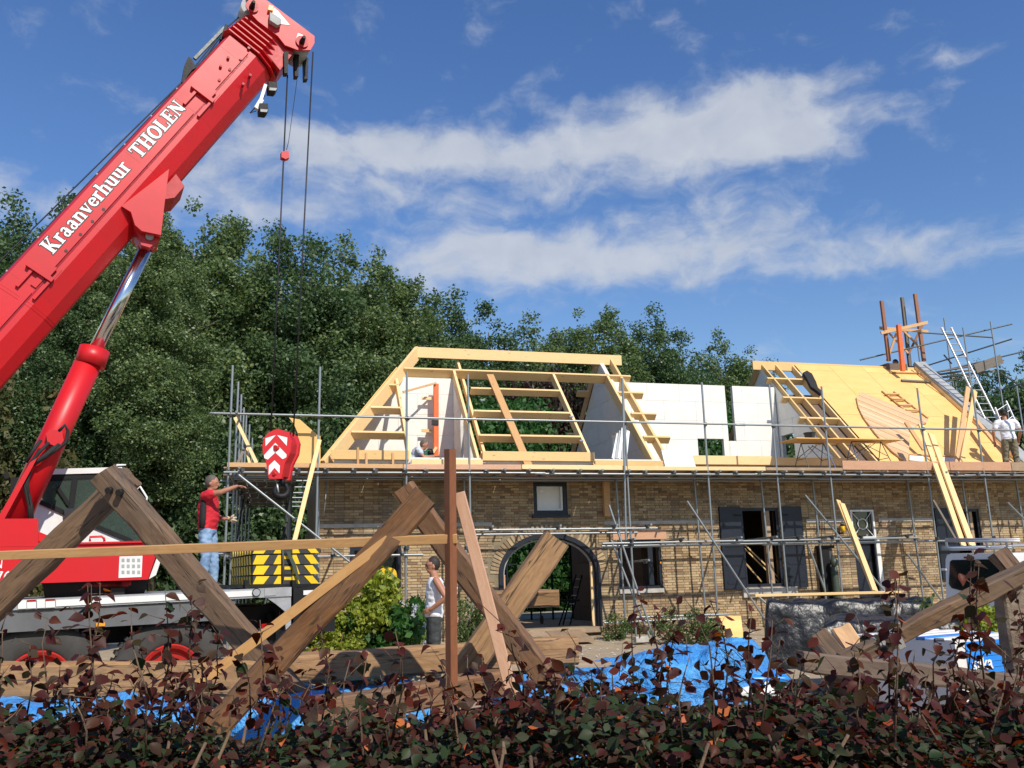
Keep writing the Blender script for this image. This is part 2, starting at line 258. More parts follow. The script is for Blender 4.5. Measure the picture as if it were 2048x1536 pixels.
class MB:
    """collects shapes into one mesh"""
    def __init__(s): s.v=[]; s.f=[]
    def add(s,v,f): b=len(s.v); s.v+=[tuple(x) for x in v]; s.f+=[tuple(i+b for i in q) for q in f]; return s
    def box(s,a,b):
        (x0,y0,z0),(x1,y1,z1)=a,b
        return s.add([(x0,y0,z0),(x1,y0,z0),(x1,y1,z0),(x0,y1,z0),(x0,y0,z1),(x1,y0,z1),(x1,y1,z1),(x0,y1,z1)],BOXF)
    def tube(s,pts,r,n=8,cap=True):
        v,f=tube_vf(pts,r,n,cap); return s.add(v,f)
    def prism(s,pts,off):
        v,f=prism_vf(pts,off); return s.add(v,f)
    def bar(s,A,B,w,t,up=(0,0,1)):
        v,f=chbox((Vector(B)-Vector(A)).length,w,t,0); Mx=frame(A,B,up); return s.add([Mx@Vector(p) for p in v],f)
    def build(s,name,mat,parent=None,smooth=False): return mk(name,s.v,s.f,mat,parent,None,smooth)
BOXF=[(0,3,2,1),(4,5,6,7),(0,1,5,4),(1,2,6,5),(2,3,7,6),(3,0,4,7)]
def frame(A,B,up=(0,0,1)):
    A,B=Vector(A),Vector(B); X=(B-A).normalized(); Z=Vector(up); Z=Z-X*Z.dot(X)
    if Z.length<1e-4: Z=Vector((0,1,0)); Z=Z-X*Z.dot(X)
    Z.normalize(); Y=Z.cross(X); m=Matrix((X,Y,Z)).transposed().to_4x4(); m.translation=(A+B)/2; return m
def chbox(L_,w_,t_,c):
    x,y,z=L_/2,w_/2,t_/2
    if c<=0: return [(-x,-y,-z),(x,-y,-z),(x,y,-z),(-x,y,-z),(-x,-y,z),(x,-y,z),(x,y,z),(-x,y,z)],BOXF
    sec=[(-y+c,-z),(y-c,-z),(y,-z+c),(y,z-c),(y-c,z),(-y+c,z),(-y,z-c),(-y,-z+c)]
    v=[(-x,a,b) for a,b in sec]+[(x,a,b) for a,b in sec]; f=[tuple(range(7,-1,-1)),tuple(range(8,16))]+[(i,(i+1)%8,8+(i+1)%8,8+i) for i in range(8)]
    return v,f
_BC={}
def plank(name,A,B,w_,t_,mat,parent=None,up=(0,0,1),c=None):
    """straight timber from A to B; w_ across, t_ thick along `up`"""
    A,B=Vector(A),Vector(B); Ln=(B-A).length; c=min(w_,t_)*.06 if c is None else c
    key=(round(Ln,2),round(w_,3),round(t_,3),round(c,4),mat)
    me=_BC.get(key)
    if me is None:
        v,f=chbox(Ln,w_,t_,c); me=bpy.data.meshes.new(name); me.from_pydata(v,[],f); me.materials.append(M(mat)); _BC[key]=me
    return inst(name,me,parent,frame(A,B,up))
def tube_vf(pts,r,n=8,cap=True):
    pts=[Vector(p) for p in pts]; rs=r if isinstance(r,(list,tuple)) else [r]*len(pts); V=[];F=[]; prev=None
    for i,p in enumerate(pts):
        d=(pts[min(i+1,len(pts)-1)]-pts[max(i-1,0)]).normalized()
        a=prev if prev is not None else (Vector((0,0,1)) if abs(d.z)<.9 else Vector((1,0,0)))
        a=(a-d*a.dot(d)).normalized(); b=d.cross(a); prev=a
        for k in range(n): q=2*math.pi*k/n; V.append(p+(a*math.cos(q)+b*math.sin(q))*rs[i])
    for i in range(len(pts)-1):
        for k in range(n): F.append((i*n+k,i*n+(k+1)%n,(i+1)*n+(k+1)%n,(i+1)*n+k))
    if cap: F.append(tuple(range(n-1,-1,-1))); F.append(tuple((len(pts)-1)*n+k for k in range(n)))
    return V,F
def tube(name,pts,r,mat,parent=None,n=10,cap=True):
    v,f=tube_vf(pts,r,n,cap); o=mk(name,v,f,mat,parent); o.data.polygons.foreach_set('use_smooth',[len(q)==4 for q in f]); return o
_CY={}
def rod(name,A,B,r,mat,parent=None,n=12):
    """straight tube; all share one unit cylinder mesh per material"""
    key=(mat,n); me=_CY.get(key)
    if me is None:
        v,f=tube_vf([(-.5,0,0),(.5,0,0)],1,n); me=bpy.data.meshes.new(name); me.from_pydata([tuple(x) for x in v],[],f); me.materials.append(M(mat)); me.polygons.foreach_set('use_smooth',[i<n for i in range(len(f))]); _CY[key]=me
    m=frame(A,B)@Matrix.Diagonal(((Vector(B)-Vector(A)).length,r,r,1)); return inst(name,me,parent,m)
def prism_vf(pts,off):
    pts=[Vector(p) for p in pts]; off=Vector(off); n=len(pts); nv=Vector((0,0,0))
    for i in range(n): nv+=pts[i].cross(pts[(i+1)%n])
    if nv.dot(off)<0: pts=pts[::-1]
    v=pts+[p+off for p in pts]; f=[tuple(range(n-1,-1,-1)),tuple(range(n,2*n))]+[(i,(i+1)%n,n+(i+1)%n,n+i) for i in range(n)]
    return v,f
def prism(name,pts,off,mat,parent=None):
    v,f=prism_vf(pts,off); c=sum((Vector(p) for p in v),Vector())/len(v)
    return mk(name,[Vector(p)-c for p in v],f,mat,parent,Matrix.Translation(c))
def box(name,a,b,mat,parent=None,c=0.):
    a,b=Vector(a),Vector(b); ce=(a+b)/2; d=b-a; v,f=chbox(d.x,d.y,d.z,c); return mk(name,v,f,mat,parent,Matrix.Translation(ce))
def sphere(name,c,r,mat,parent=None,sc=(1,1,1),seg=16):
    bm=bmesh.new(); bmesh.ops.create_uvsphere(bm,u_segments=seg,v_segments=seg//2,radius=r); me=bpy.data.meshes.new(name); bm.to_mesh(me); bm.free(); me.materials.append(M(mat)); me.polygons.foreach_set('use_smooth',[True]*len(me.polygons))
    return link(bpy.data.objects.new(name,me),parent,Matrix.Translation(Vector(c))@Matrix.Diagonal((*sc,1)))
def clip(poly,p,n):
    """keep the side of the 2D polygon where (q-p).n>=0"""
    out=[]
    for i in range(len(poly)):
        a,b=poly[i],poly[(i+1)%len(poly)]; da=(a[0]-p[0])*n[0]+(a[1]-p[1])*n[1]; db=(b[0]-p[0])*n[0]+(b[1]-p[1])*n[1]
        if da>=0: out.append(a)
        if (da>=0)!=(db>=0): t=da/(da-db); out.append((a[0]+(b[0]-a[0])*t,a[1]+(b[1]-a[1])*t))
    return out
def area(p): return abs(sum(p[i][0]*p[(i+1)%len(p)][1]-p[(i+1)%len(p)][0]*p[i][1] for i in range(len(p))))/2
def fnoise(p,s=1.,k=3):
    from mathutils import noise
    return noise.fractal(Vector(p)*s,1.,2.,k)
def timber(name,A,B,w_,t_,mat,parent=None,up=(0,0,1),rough=.012,seg=26):
    """old hewn beam: uneven faces and arrises"""
    A,B=Vector(A),Vector(B); Ln=(B-A).length; mw=frame(A,B,up); V=[];F=[]; y,z=w_/2,t_/2; c=.10*min(w_,t_)
    sec=[(-y+c,-z),(0,-z),(y-c,-z),(y,-z+c),(y,0),(y,z-c),(y-c,z),(0,z),(-y+c,z),(-y,z-c),(-y,0),(-y,-z+c)]; n=len(sec); sd_=random.random()*50
    for i in range(seg+1):
        x=-Ln/2+Ln*i/seg; bend=fnoise((x*.5,sd_,0),1.)*.02
        for j,(a,b) in enumerate(sec):
            k=1+fnoise((x*1.7+sd_,a*5,b*5),1.6)*rough/w_*2.4; ex=(fnoise((a*9+sd_,b*9,i*.01),1.)*.015 if i in(0,seg) else 0)
            V.append((x+ex,a*k+bend,b*k+bend*.6))
    for i in range(seg):
        for j in range(n): F.append((i*n+j,i*n+(j+1)%n,(i+1)*n+(j+1)%n,(i+1)*n+j))
    F.append(tuple(range(n-1,-1,-1))); F.append(tuple(seg*n+j for j in range(n)))
    return mk(name,V,F,mat,parent,mw)
# ================================================================ GROUND
def gz(x,y):
    k=max(0,min(1,(y-17.5)/2.2)); b=.12*k if y<40 else .12
    return b+fnoise((x*.35,y*.35,3),1.)*.05-.0
xs=[-1800,-600,-200,-90,-50]+[ -30+i*.9 for i in range(78)]+[50,70,100,200,600,1800]; ys=[-1500,-400,-100,-40]+[-15+i*.9 for i in range(66)]+[50,60,90,140,300,800,2500]
V=[(x,y,gz(x,y) if -32<x<42 and -16<y<46 else (.12 if y>40 else 0)) for y in ys for x in xs]; nx=len(xs)
F=[(j*nx+i,j*nx+i+1,(j+1)*nx+i+1,(j+1)*nx+i) for j in range(len(ys)-1) for i in range(nx-1)]
tag(mk('ground',V,F,'ground',None,None,True),'sandy trodden building site ground with grass beyond the house','ground',kind='structure')
# ================================================================ FARMHOUSE
HX0,HX1=.95,22.4
house=thing('farmhouse','long yellow brick farmhouse under reconstruction with open new timber roof frame','house',(5,FY,0))
# arch opening
AX0,AX1,AZ0=4.94,7.37,.30; ACX=(AX0+AX1)/2; AHW=(AX1-AX0)/2; ASP=1.52; ATOP=2.42
def in_arch(x,z,m=0.):
    if abs(x-ACX)>AHW+m or z<AZ0-.02: return False
    if z<=ASP: return True
    return ((x-ACX)/(AHW+m))**2+((z-ASP)/(ATOP-ASP+m))**2<1
OPEN=[]   # rectangular openings x0,x1,z0,z1
def op(px0,py0,px1,py1):
    a=UY(px0,py0,FY); b=UY(px1,py1,FY); OPEN.append((a.x,b.x,b.z,a.z)); return OPEN[-1]
O_W1=op(700,1092,802,1176); O_TOP=op(1066,964,1136,1029); O_W2=op(1234,1080,1327,1176); O_W3=op(1480,1016,1570,1172); O_DR=op(1700,1018,1768,1205); O_W4=op(1905,1018,1975,1150)
O_DR=(O_DR[0],O_DR[1],.25,O_DR[3]); OPEN[4]=O_DR
EAVE=3.98
def is_open(x0,x1,z0,z1):
    for a,b,c,d in OPEN:
        if x0<b and x1>a and z0<d and z1>c: return True
    return False
# mortar core: cells between the openings, arch spandrels as prisms
mb=MB(); xsn=sorted({HX0,HX1,AX0,AX1}|{v for o in OPEN for v in o[:2]}); zsn=sorted({-.2,EAVE,AZ0,ATOP+.001}|{v for o in OPEN for v in o[2:]})
for i in range(len(xsn)-1):
    for j in range(len(zsn)-1):
        cx,cz=(xsn[i]+xsn[i+1])/2,(zsn[j]+zsn[j+1])/2
        if is_open(cx,cx,cz,cz) or (AX0<cx<AX1 and AZ0<cz<ATOP+.001): continue
        mb.box((xsn[i],FY+.012,zsn[j]),(xsn[i+1],FY+.30,zsn[j+1]))
for sgn in(-1,1):
    for i in range(12):
        a0,a1=math.pi/2*i/12,math.pi/2*(i+1)/12
        xa,za=ACX+sgn*AHW*math.cos(a0),ASP+(ATOP-ASP)*math.sin(a0); xb,zb=ACX+sgn*AHW*math.cos(a1),ASP+(ATOP-ASP)*math.sin(a1)
        mb.prism([(xa,FY+.012,za),(xa,FY+.012,ATOP+.001),(xb,FY+.012,ATOP+.001),(xb,FY+.012,zb)],(0,.288,0))
wall=mb.build('wall','mortar',house)
# bricks
BH,BJ=.050,.0105; CH=BH+BJ; bl=[]
row=0; z=0.02
while z<EAVE-.05:
    x=HX0+ (0 if row%2 else -.105); st=0
    while x<HX1:
        Lb=.20 if (st+row)%2 or True else .1
        if row%2 and (st%2): Lb=.10
        x0,x1=max(x,HX0),min(x+Lb,HX1)
        if x1-x0>.04:
            segs=[(x0,x1)]
            for a,b,c,d in OPEN:
                if z<d+ (.0) and z+BH>c-.0:
                    ns=[]
                    for s0,s1 in segs:
                        if s1<=a or s0>=b: ns.append((s0,s1))
                        else:
                            if a-s0>.03: ns.append((s0,a))
                            if s1-b>.03: ns.append((b,s1))
                    segs=ns
            for s0,s1 in segs:
                if any(in_arch(q,zz,.215 if zz>ASP-.1 else 0.) for q in(s0+.01,s1-.01) for zz in(z+.005,z+BH-.005)): continue
                bl.append((s0,s1,z))
        x+=Lb+BJ; st+=1
    z+=CH; row+=1
ones=sorted([b for b in bl if b[1]-b[0]>.18 and ((1.0<b[0]<1.6 and .9<b[2]<2.6) or (2.7<b[0]<4.5 and 1.1<b[2]<2.6))],key=lambda b:(b[0]-0)**2+FY**2+(b[2]-1.9)**2*6)[:262]
oset=set(ones); BM_=[]
for k in range(5):
    v,f=chbox(.2,.06,BH,.004); v=[(a+random.uniform(-.002,.002),b+random.uniform(-.002,.002),c+random.uniform(-.002,.002)) for a,b,c in v]
    me=bpy.data.meshes.new('brick'); me.from_pydata(v,[],f); me.materials.append(M('brick_one')); BM_.append(me)
for b in ones:
    inst('brick',random.choice(BM_),wall,Matrix.Translation(((b[0]+b[1])/2,FY+.03-random.uniform(.0,.007),b[2]+BH/2))@Matrix.Rotation(random.uniform(-.006,.006),4,'Y')@Matrix.Diagonal(((b[1]-b[0])/.2,1,1,1)))
mb=MB()
for b in bl:
    if b in oset: continue
    p=random.uniform(0,.007); j=lambda:random.uniform(-.0015,.0015)
    mb.add([(b[0]+j(),FY-p,b[2]+j()),(b[1]+j(),FY-p+j(),b[2]+j()),(b[1]+j(),FY-p,b[2]+BH+j()),(b[0]+j(),FY-p+j(),b[2]+BH+j()),(b[0],FY+.013,b[2]),(b[1],FY+.013,b[2]),(b[1],FY+.013,b[2]+BH),(b[0],FY+.013,b[2]+BH)],[(0,1,2,3),(1,0,4,5),(2,1,5,6),(3,2,6,7),(0,3,7,4)])
tag(mb.build('brick','brick_stuff',wall),kind='stuff')
# arch voussoirs
nV=38
for k in range(nV):
    t=math.pi*(k+.5)/nV; c,s=math.cos(t),math.sin(t); A_=AHW+.105; B_=ATOP-ASP+.105
    px_,pz_=ACX+A_*c,ASP+B_*s; nrm=Vector((c/A_,0,s/B_)).normalized(); ang=math.atan2(nrm.z,nrm.x)
    m_=Matrix.Translation((px_,FY+.03-random.uniform(.003,.009),pz_))@Matrix.Rotation(-ang,4,'Y')@Matrix.Diagonal((.97,1,random.uniform(1.15,1.35),1))
    inst('brick',random.choice(BM_),wall,m_)
# shallow stone bands (worn string course) and keystones
box('string_course',(HX0,FY-.035,2.60),(AX0-.15,FY-.001,2.68),'stone',wall); box('string_course',(AX1+.15,FY-.035,2.60),(O_W3[0]-.75,FY-.001,2.68),'stone',wall); box('string_course',(O_W3[1]+.75,FY-.035,2.60),(O_DR[0]-.1,FY-.001,2.68),'stone',wall); box('string_course',(O_DR[1]+.1,FY-.035,2.60),(O_W4[0]-.7,FY-.001,2.68),'stone',wall)
# windows
def window(o,fr=.07,sash=True,glass=True,name='window',dep=.10,fm='frame_blue',gm='glass_dark',gy=.14):
    a,b,c,d=o; mb=MB(); y0,y1=FY+.03,FY+.03+dep
    for q in(((a,y0,c),(a+fr,y1,d)),((b-fr,y0,c),(b,y1,d)),((a+fr,y0,d-fr),(b-fr,y1,d)),((a+fr,y0,c),(b-fr,y1,c+fr))): mb.box(*q)
    w_=mb.build(name,fm,house)
    if glass: box('pane',(a+fr,FY+gy-.01,c+fr),(b-fr,FY+gy,d-fr),gm,w_)
    return w_
w1=window(O_W1,.10); a,b,c,d=O_W1; box('mullion',((a+b)/2-.03,FY+.04,c+.1),((a+b)/2+.03,FY+.12,d-.1),'frame_blue',w1)
a,b,c,d=O_TOP; wt=window(O_TOP,.09,gm='mark_white');  # white pane colour stands in for the bright reflection in the glass
mb=MB()
for q in(((a+.10,FY+.05,c+.10),(a+.15,FY+.125,d-.1)),((b-.15,FY+.05,c+.1),(b-.1,FY+.125,d-.1)),((a+.15,FY+.05,c+.1),(b-.15,FY+.125,c+.14))): mb.box(*q)
mb.build('sash','frame_white',wt); box('sill',(a-.05,FY-.05,c-.07),(b+.05,FY+.03,c-.004),'frame_blue',wt)
w2=window(O_W2,.06,glass=False); a,b,c,d=O_W2; box('sash',(b-.32,FY+.06,c+.08),(b-.20,FY+.12,d-.07),'frame_blue',w2); box('sill',(a,FY-.04,c-.10),(b,FY+.03,c-.004),'stone',w2); box('lintel',(a-.1,FY-.02,d+.004),(b+.15,FY+.05,d+.24),'spruce_pink',w2); box('handle',(b-.045,FY+.0,(c+d)/2),(b-.015,FY+.028,(c+d)/2+.05),'amber',w2)
w3=window(O_W3,.07,glass=False); a,b,c,d=O_W3
box('frame',(a+(b-a)*.63,FY+.05,c+.07),(a+(b-a)*.78,FY+.16,d-.07),'deck_board',w3)
box('sill',(a-.12,FY-.07,c-.24),(b+.30,FY+.03,c-.02),'stone',w3)
for sx,wd in((-1,1),(1,1)):
    x0,x1=(a-.60,a-.02) if sx<0 else (b+.02,b+.62); sh=box('shutter',(x0,FY-.06,c-.04),(x1,FY-.015,d+.03),'frame_blue',house)
    for zz in(c+.12,c+.55,c+1.0,c+1.45): 
        if zz<d-.1: box('panel_moulding',(x0+.08,FY-.072,zz-.03),(x1-.08,FY-.061,zz+.03),'frame_blue',sh)
    for zz in(c+.2,d-.2): box('hinge',(x0 if sx>0 else x1-.2,FY-.075,zz),(x0+.2 if sx>0 else x1,FY-.0725,zz+.035),'black_metal',sh)
w4=window(O_W4,.07,glass=False); a,b,c,d=O_W4
sh=box('shutter',(a-.62,FY-.06,c-.1),(a-.02,FY-.015,d+.03),'frame_blue',house); box('panel_moulding',(a-.55,FY-.072,(c+d)/2-.03),(a-.1,FY-.061,(c+d)/2+.03),'frame_blue',sh)
box('frame',(a+.55,FY+.05,c+.07),(a+.64,FY+.15,d-.07),'deck_board',w4)
# door with fan transom
a,b,c,d=O_DR; TZ=d-.78; dr=window((a,b,c,TZ),.09,glass=False,name='door_frame'); 
mb=MB(); y0,y1=FY-.02,FY+.06; x0,x1,z0,z1=a-.02,b-.02,TZ+.03,d-.02
for q in(((x0,y0,z0),(x0+.05,y1,z1)),((x1-.05,y0,z0),(x1,y1,z1)),((x0+.05,y0,z1-.05),(x1-.05,y1,z1)),((x0+.05,y0,z0),(x1-.05,y1,z0+.05))): mb.box(*q)
cx_,cz_=(x0+x1)/2,(z0+z1)/2; ring=[(cx_+.14*math.cos(t),y0+.03,cz_+.13*math.sin(t)) for t in [2*math.pi*i/20 for i in range(21)]]
mb.tube(ring,.012,6)
for q in((x0+.04,z0+.04),(x1-.04,z0+.04),(x0+.04,z1-.04),(x1-.04,z1-.04)):
    v_=Vector((q[0]-cx_,0,q[1]-cz_)).normalized(); mb.tube([(cx_+v_.x*.14,y0+.03,cz_+v_.z*.13),(q[0],y0+.03,q[1])],.011,6)
fan=mb.build('transom','frame_white',house); box('pane',(x0+.05,y0+.055,z0+.05),(x1-.05,y0+.06,z1-.05),'glass_dark',fan)
dl=box('door',(a+.10,FY+.10,c+.02),(a+.55,FY+.15,TZ-.1),'frame_blue',house); box('handle',(a+.46,FY+.07,c+.95),(a+.52,FY+.099,c+1.15),'black_metal',dl)
box('door_frame',(b-.06,FY-.03,c),(b+.05,FY+.028,TZ),'frame_white',house); box('doorstep',(a-.1,FY-.35,.02),(b+.1,FY+.02,.22),'stone',house)
# arch door frame: dark blue moulded arch
def arch_strip(w_,y0,y1,off=0.):
    mb=MB(); pts=[]; 
    def P(hw,top,t): return (ACX+hw*math.cos(t),ASP+(top-ASP)*math.sin(t))
    T=[math.pi*i/28 for i in range(29)]; o_=[(AX1-off,AZ0)]+[P(AHW-off,ATOP-off,t) for t in T]+[(AX0+off,AZ0)]; i_=[(AX1-off-w_,AZ0)]+[P(AHW-off-w_,ATOP-off-w_,t) for t in T]+[(AX0+off+w_,AZ0)]
    for k in range(len(o_)-1): mb.prism([(o_[k][0],y0,o_[k][1]),(o_[k+1][0],y0,o_[k+1][1]),(i_[k+1][0],y0,i_[k+1][1]),(i_[k][0],y0,i_[k][1])],(0,y1-y0,0))
    return mb
af=arch_strip(.10,FY-.03,FY+.10).build('arch_frame','frame_blue',house); arch_strip(.035,FY+.105,FY+.16,.12).build('moulding','lead',af)
box('jamb_lining',(AX1-.22,FY+.06,AZ0),(AX1-.17,FY+.10,1.75),'plank_new',af); box('jamb_lining',(AX0+.125,FY+.06,AZ0),(AX0+.16,FY+.10,1.5),'spruce_pink',af)
box('threshold',(AX0+.1,FY-.16,AZ0-.12),(AX1-.02,FY+.34,AZ0-.002),'deck_board',house)
# ramp boards and slab before the arch
for i in range(4): tag(plank('ramp_board',(5.3+i*.42,FY-.18,.26-.02),(5.15+i*.42,FY-1.5,gz(5.4,FY-1.5)+.05),.40,.035,'deck_board'),['wide pale board of the ramp before the arched doorway, at its left end','wide pale board of the doorway ramp, second from the left','wide pale board of the doorway ramp, third from the left','wide pale board of the ramp before the arched doorway, at its right end'][i],'board','boards forming the ramp before the arch')
# inside: floor, back wall with opening, partitions, ceiling of ground floor
BY=26.8
box('floor',(HX0+.3,FY+.31,.0),(HX1-.3,BY-.01,.10),'concrete',house)
mb=MB()
for q in(((HX0,BY,0),(6.35,BY+.3,EAVE)),((9.75,BY,0),(HX1,BY+.3,EAVE)),((6.35,BY,2.75),(9.75,BY+.3,EAVE))): mb.box(*q)
mb.build('back_wall','mortar',house)
box('end_wall',(HX0,FY+.301,0),(HX0+.3,BY-.001,EAVE),'mortar',house); box('end_wall',(HX1-.3,FY+.301,0),(HX1,BY-.001,EAVE),'mortar',house)
mb=MB()
for x in(6.35,7.0,7.75,8.45,9.1,9.70): mb.box((x,BY+.02,.1),(x+.05,BY+.08,2.75))
for z_ in(.9,1.35,1.8,2.25,2.70): mb.box((6.40,BY+.03,z_),(9.70,BY+.07,z_+.04))
mb.build('back_door_grid','frame_blue',house)
pt=box('partition',(9.0,FY+1.2,.1),(9.1,BY-.4,3.2),'board_dark',house)
for k in range(7): box('partition_board',(8.97,FY+1.25,.12+k*.42),(8.998,BY-1.0,.12+k*.42+.40),'board_dark',pt)
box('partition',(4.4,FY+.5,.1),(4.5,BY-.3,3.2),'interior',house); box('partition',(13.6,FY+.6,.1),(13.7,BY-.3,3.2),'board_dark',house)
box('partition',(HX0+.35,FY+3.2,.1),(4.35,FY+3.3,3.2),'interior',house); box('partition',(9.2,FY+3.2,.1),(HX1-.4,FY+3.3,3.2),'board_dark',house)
for q in(((HX0+.3,FY+.301,3.45),(4.6,BY-.001,3.72)),((4.601,FY+.301,3.45),(8.99,FY+1.6,3.72)),((8.991,FY+.301,3.45),(HX1-.3,BY-.001,3.72))): box('ceiling',q[0],q[1],'board_dark',house)
for (p,q) in(((1480,1088),(1560,1168)),((1488,1088),(1568,1166)),((1482,1116),(1524,1164))):
    A_=UY(*p,FY+.6);B_=UY(*q,FY+.3); plank('prop',A_,B_,.05,.03,'spruce',w3)
# upper floor deck (white screed/block upstands), knee wall
for q in(((HX0+.05,FY+.02,3.985),(4.7,BY,4.02)),((4.701,FY+.02,3.985),(8.99,FY+1.6,4.02)),((8.991,FY+.02,3.985),(HX1,BY,4.02))): box('floor',q[0],q[1],'board_dark',house)
# ---- interior white block walls
def block_wall(name,org,u,nrm,W_,H_,bw=1.0,bh=.555,th=.12,openings=(),clips=(),parent=house,seed=1):
    org=Vector(org);u=Vector(u);nrm=Vector(nrm); rr=random.Random(seed); t=None; polys=[]; r=0; z=0.
    while z<H_-1e-3:
        z1=min(z+bh,H_); x=-(bw*.5 if r%2 else 0)
        while x<W_-1e-3:
            cells=[(max(x,0),min(x+bw,W_),z,z1)]
            for (a,b,c,d) in openings:
                nc=[]
                for (x0,x1,y0,y1) in cells:
                    if x1<=a or x0>=b or y1<=c or y0>=d: nc.append((x0,x1,y0,y1)); continue
                    if x0<a: nc.append((x0,a,y0,y1))
                    if x1>b: nc.append((b,x1,y0,y1))
                    xa,xb=max(x0,a),min(x1,b)
                    if y0<c: nc.append((xa,xb,y0,c))
                    if y1>d: nc.append((xa,xb,d,y1))
                cells=nc
            for (x0,x1,y0,y1) in cells:
                g_=.0028; pg=[(x0+g_,y0+g_),(x1-g_,y0+g_),(x1-g_,y1-g_),(x0+g_,y1-g_)]
                for (p,n_) in clips: 
                    if pg: pg=clip(pg,p,n_)
                if len(pg)>2 and area(pg)>.004: polys.append(pg)
            x+=bw
        z+=bh; r+=1
    mb=MB()
    for pg in polys: mb.prism([org+u*a+Vector((0,0,b))+nrm*-.006 for a,b in [(sum(q[0] for q in pg)/len(pg)+(q[0]-sum(q[0] for q in pg)/len(pg))*1.01,sum(q[1] for q in pg)/len(pg)+(q[1]-sum(q[1] for q in pg)/len(pg))*1.02) for q in pg]],nrm*-(th-.012))
    t=mb.build(name,'block_joint',parent)
    for pg in polys: prism('block',[org+u*a+Vector((0,0,b))+nrm*rr.uniform(0,.004) for a,b in pg],nrm*-th,'block_white',t)
    return t
FZ=4.02
RC=lambda y:EZ+(y-FY)   # roof height over y (front slope)
W1Y=22.5
p=UY(1395,877,W1Y); q=UY(1451,930,W1Y); p2=UY(1449,772,W1Y); q2=UY(1462,882,W1Y)
# left room back wall: from the hip to its right return
block_wall('inner_wall',(1.05,W1Y,FZ),(1,0,0),(0,-1,0),4.52-1.05,6.68-FZ,clips=[((.12,0),(1,-.73)) ],seed=2)
block_wall('inner_wall',(9.12,W1Y,FZ),(1,0,0),(0,-1,0),14.22-9.12,6.74-FZ,openings=[(p.x-9.12,q.x-9.12,p.z-FZ-1.2+.6,p.z-FZ),(p2.x-9.12,UY(1464,774,W1Y).x-9.12,q2.z-FZ,4)],seed=3)
# return wall of the left room (faces left, in shade), with doorway slot
block_wall('inner_wall',(4.52,W1Y,FZ),(0,-1,0),(-1,0,0),1.9,2.64,openings=[(.9,1.25,-.1,1.55)],clips=[((0,2.52),(-1,-1))],seed=4)
# party walls: triangular
def gable(x,seed,openings=(),parent=house):
    # u runs from the front (y=FY+.1) backwards
    Dp=2*(23.2-FY)-.3; H_=RC(23.2)-.16-FZ
    return block_wall('gable_wall',(x,FY+.15,FZ),(0,1,0),(-1,0,0),Dp,H_,openings=openings,clips=[((0,.0),(.7,-.7)),((Dp,.0),(-.7,-.7))],seed=seed)
def gop(x,px0,py0,px1,py1):
    a=UX(px0,py0,x);b=UX(px1,py1,x); return (min(a.y,b.y)-FY-.15,max(a.y,b.y)-FY-.15,min(a.z,b.z)-FZ,max(a.z,b.z)-FZ)
gable(9.0,5,[gop(9.0,1224,868,1243,912)])
gable(14.25,6,[gop(14.25,1563,872,1593,930)])
gl=gable(19.75,7)
# sloping precast copings of the right end gable
cA,cB=UR(1850,742,.12),UR(2046,940,.12); plank('coping',(20.05,FY-.1,EZ+.05),(20.05,23.2,7.85),.42,.14,'lead',gl,up=RN); plank('coping',(20.05,26.5,EZ+.25),(20.05,23.25,7.78),.42,.14,'lead',gl,up=(0,1,1))
# knee wall strips above the facade
mb=MB(); box('knee_wall',(1.25,FY+.03,EAVE+.002),(8.95,FY+.16,4.16),'render_white',house); box('knee_wall',(9.3,FY+.03,EAVE+.002),(15.2,FY+.16,4.14),'render_white',house)
# ---- roof timbers
TW=.07
def raf(p,q,dep=.22,o=0.,x=None,name='rafter',t=TW,mat='spruce'):
    """rafter lying in the front slope, its top face in the roof plane; p,q measured at its upper and lower end"""
    A_,B_=UR(*p),UR(*q); xx=x if x is not None else (A_.x+B_.x)/2; A_=Vector((xx,A_.y,RC(A_.y))); B_=Vector((xx,B_.y,RC(B_.y)))
    return plank(name,A_-RN*(dep/2-o),B_-RN*(dep/2-o),t,dep,mat,house,up=RN)
def pur(p,q,dep=.20,o=0.,name='purlin',t=TW,mat='spruce'):
    A_,B_=UR(*p),UR(*q); y=(A_.y+B_.y)/2; return plank(name,Vector((A_.x,y,RC(y)))-RN*(dep/2-o),Vector((B_.x,y,RC(y)))-RN*(dep/2-o),t,dep,mat,house,up=RN)
RY,RZ=23.2,7.70
plank('ridge_beam',(3.62,RY,RZ-.15),(9.68,RY,RZ-.15),TW,.30,'spruce',house)
pur((808,734),(1262,753),.27,name='purlin')
raf((795,757),(822,935)); raf((905,738),(965,935)); raf((1106,748),(1193,935)); raf((1211,747),(1318,935),.26); raf((1222,714),(1345,932),.24,o=-.02)
raf((919,703),(984,930),.16,o=-.27); raf((912,722),(975,930),.14,o=-.40,t=.05)
for (a,b) in (((767,768),(797,769)),((742,813),(804,815)),((703,862),(810,865)),
              ((942,775),(1122,781)),((948,820),(1143,826)),((958,868),(1163,874)),((962,903),(1180,908)),
              ((1236,783),(1287,786)),((1262,825),(1313,828)),((1286,871),(1341,875))): pur(a,b)
plank('purlin',(8.9,24.0,RZ-1.0),(8.55,24.0,RZ-1.0),.2,TW,'spruce',house,up=(0,1,1)); plank('purlin',(8.9,25.1,RZ-2.1),(8.55,25.1,RZ-2.1),.2,TW,'spruce',house,up=(0,1,1))
# back slope of the party wall: trimming rafter seen past the wall's edge
plank('rafter',(8.93,RY+.1,RZ-.25),(8.93,26.7,EZ+.15),.06,.2,'lath',house,up=(0,1,1)); plank('rafter',(14.18,RY+.1,RZ-.25),(14.18,26.7,EZ+.15),.06,.2,'lath',house,up=(0,1,1))
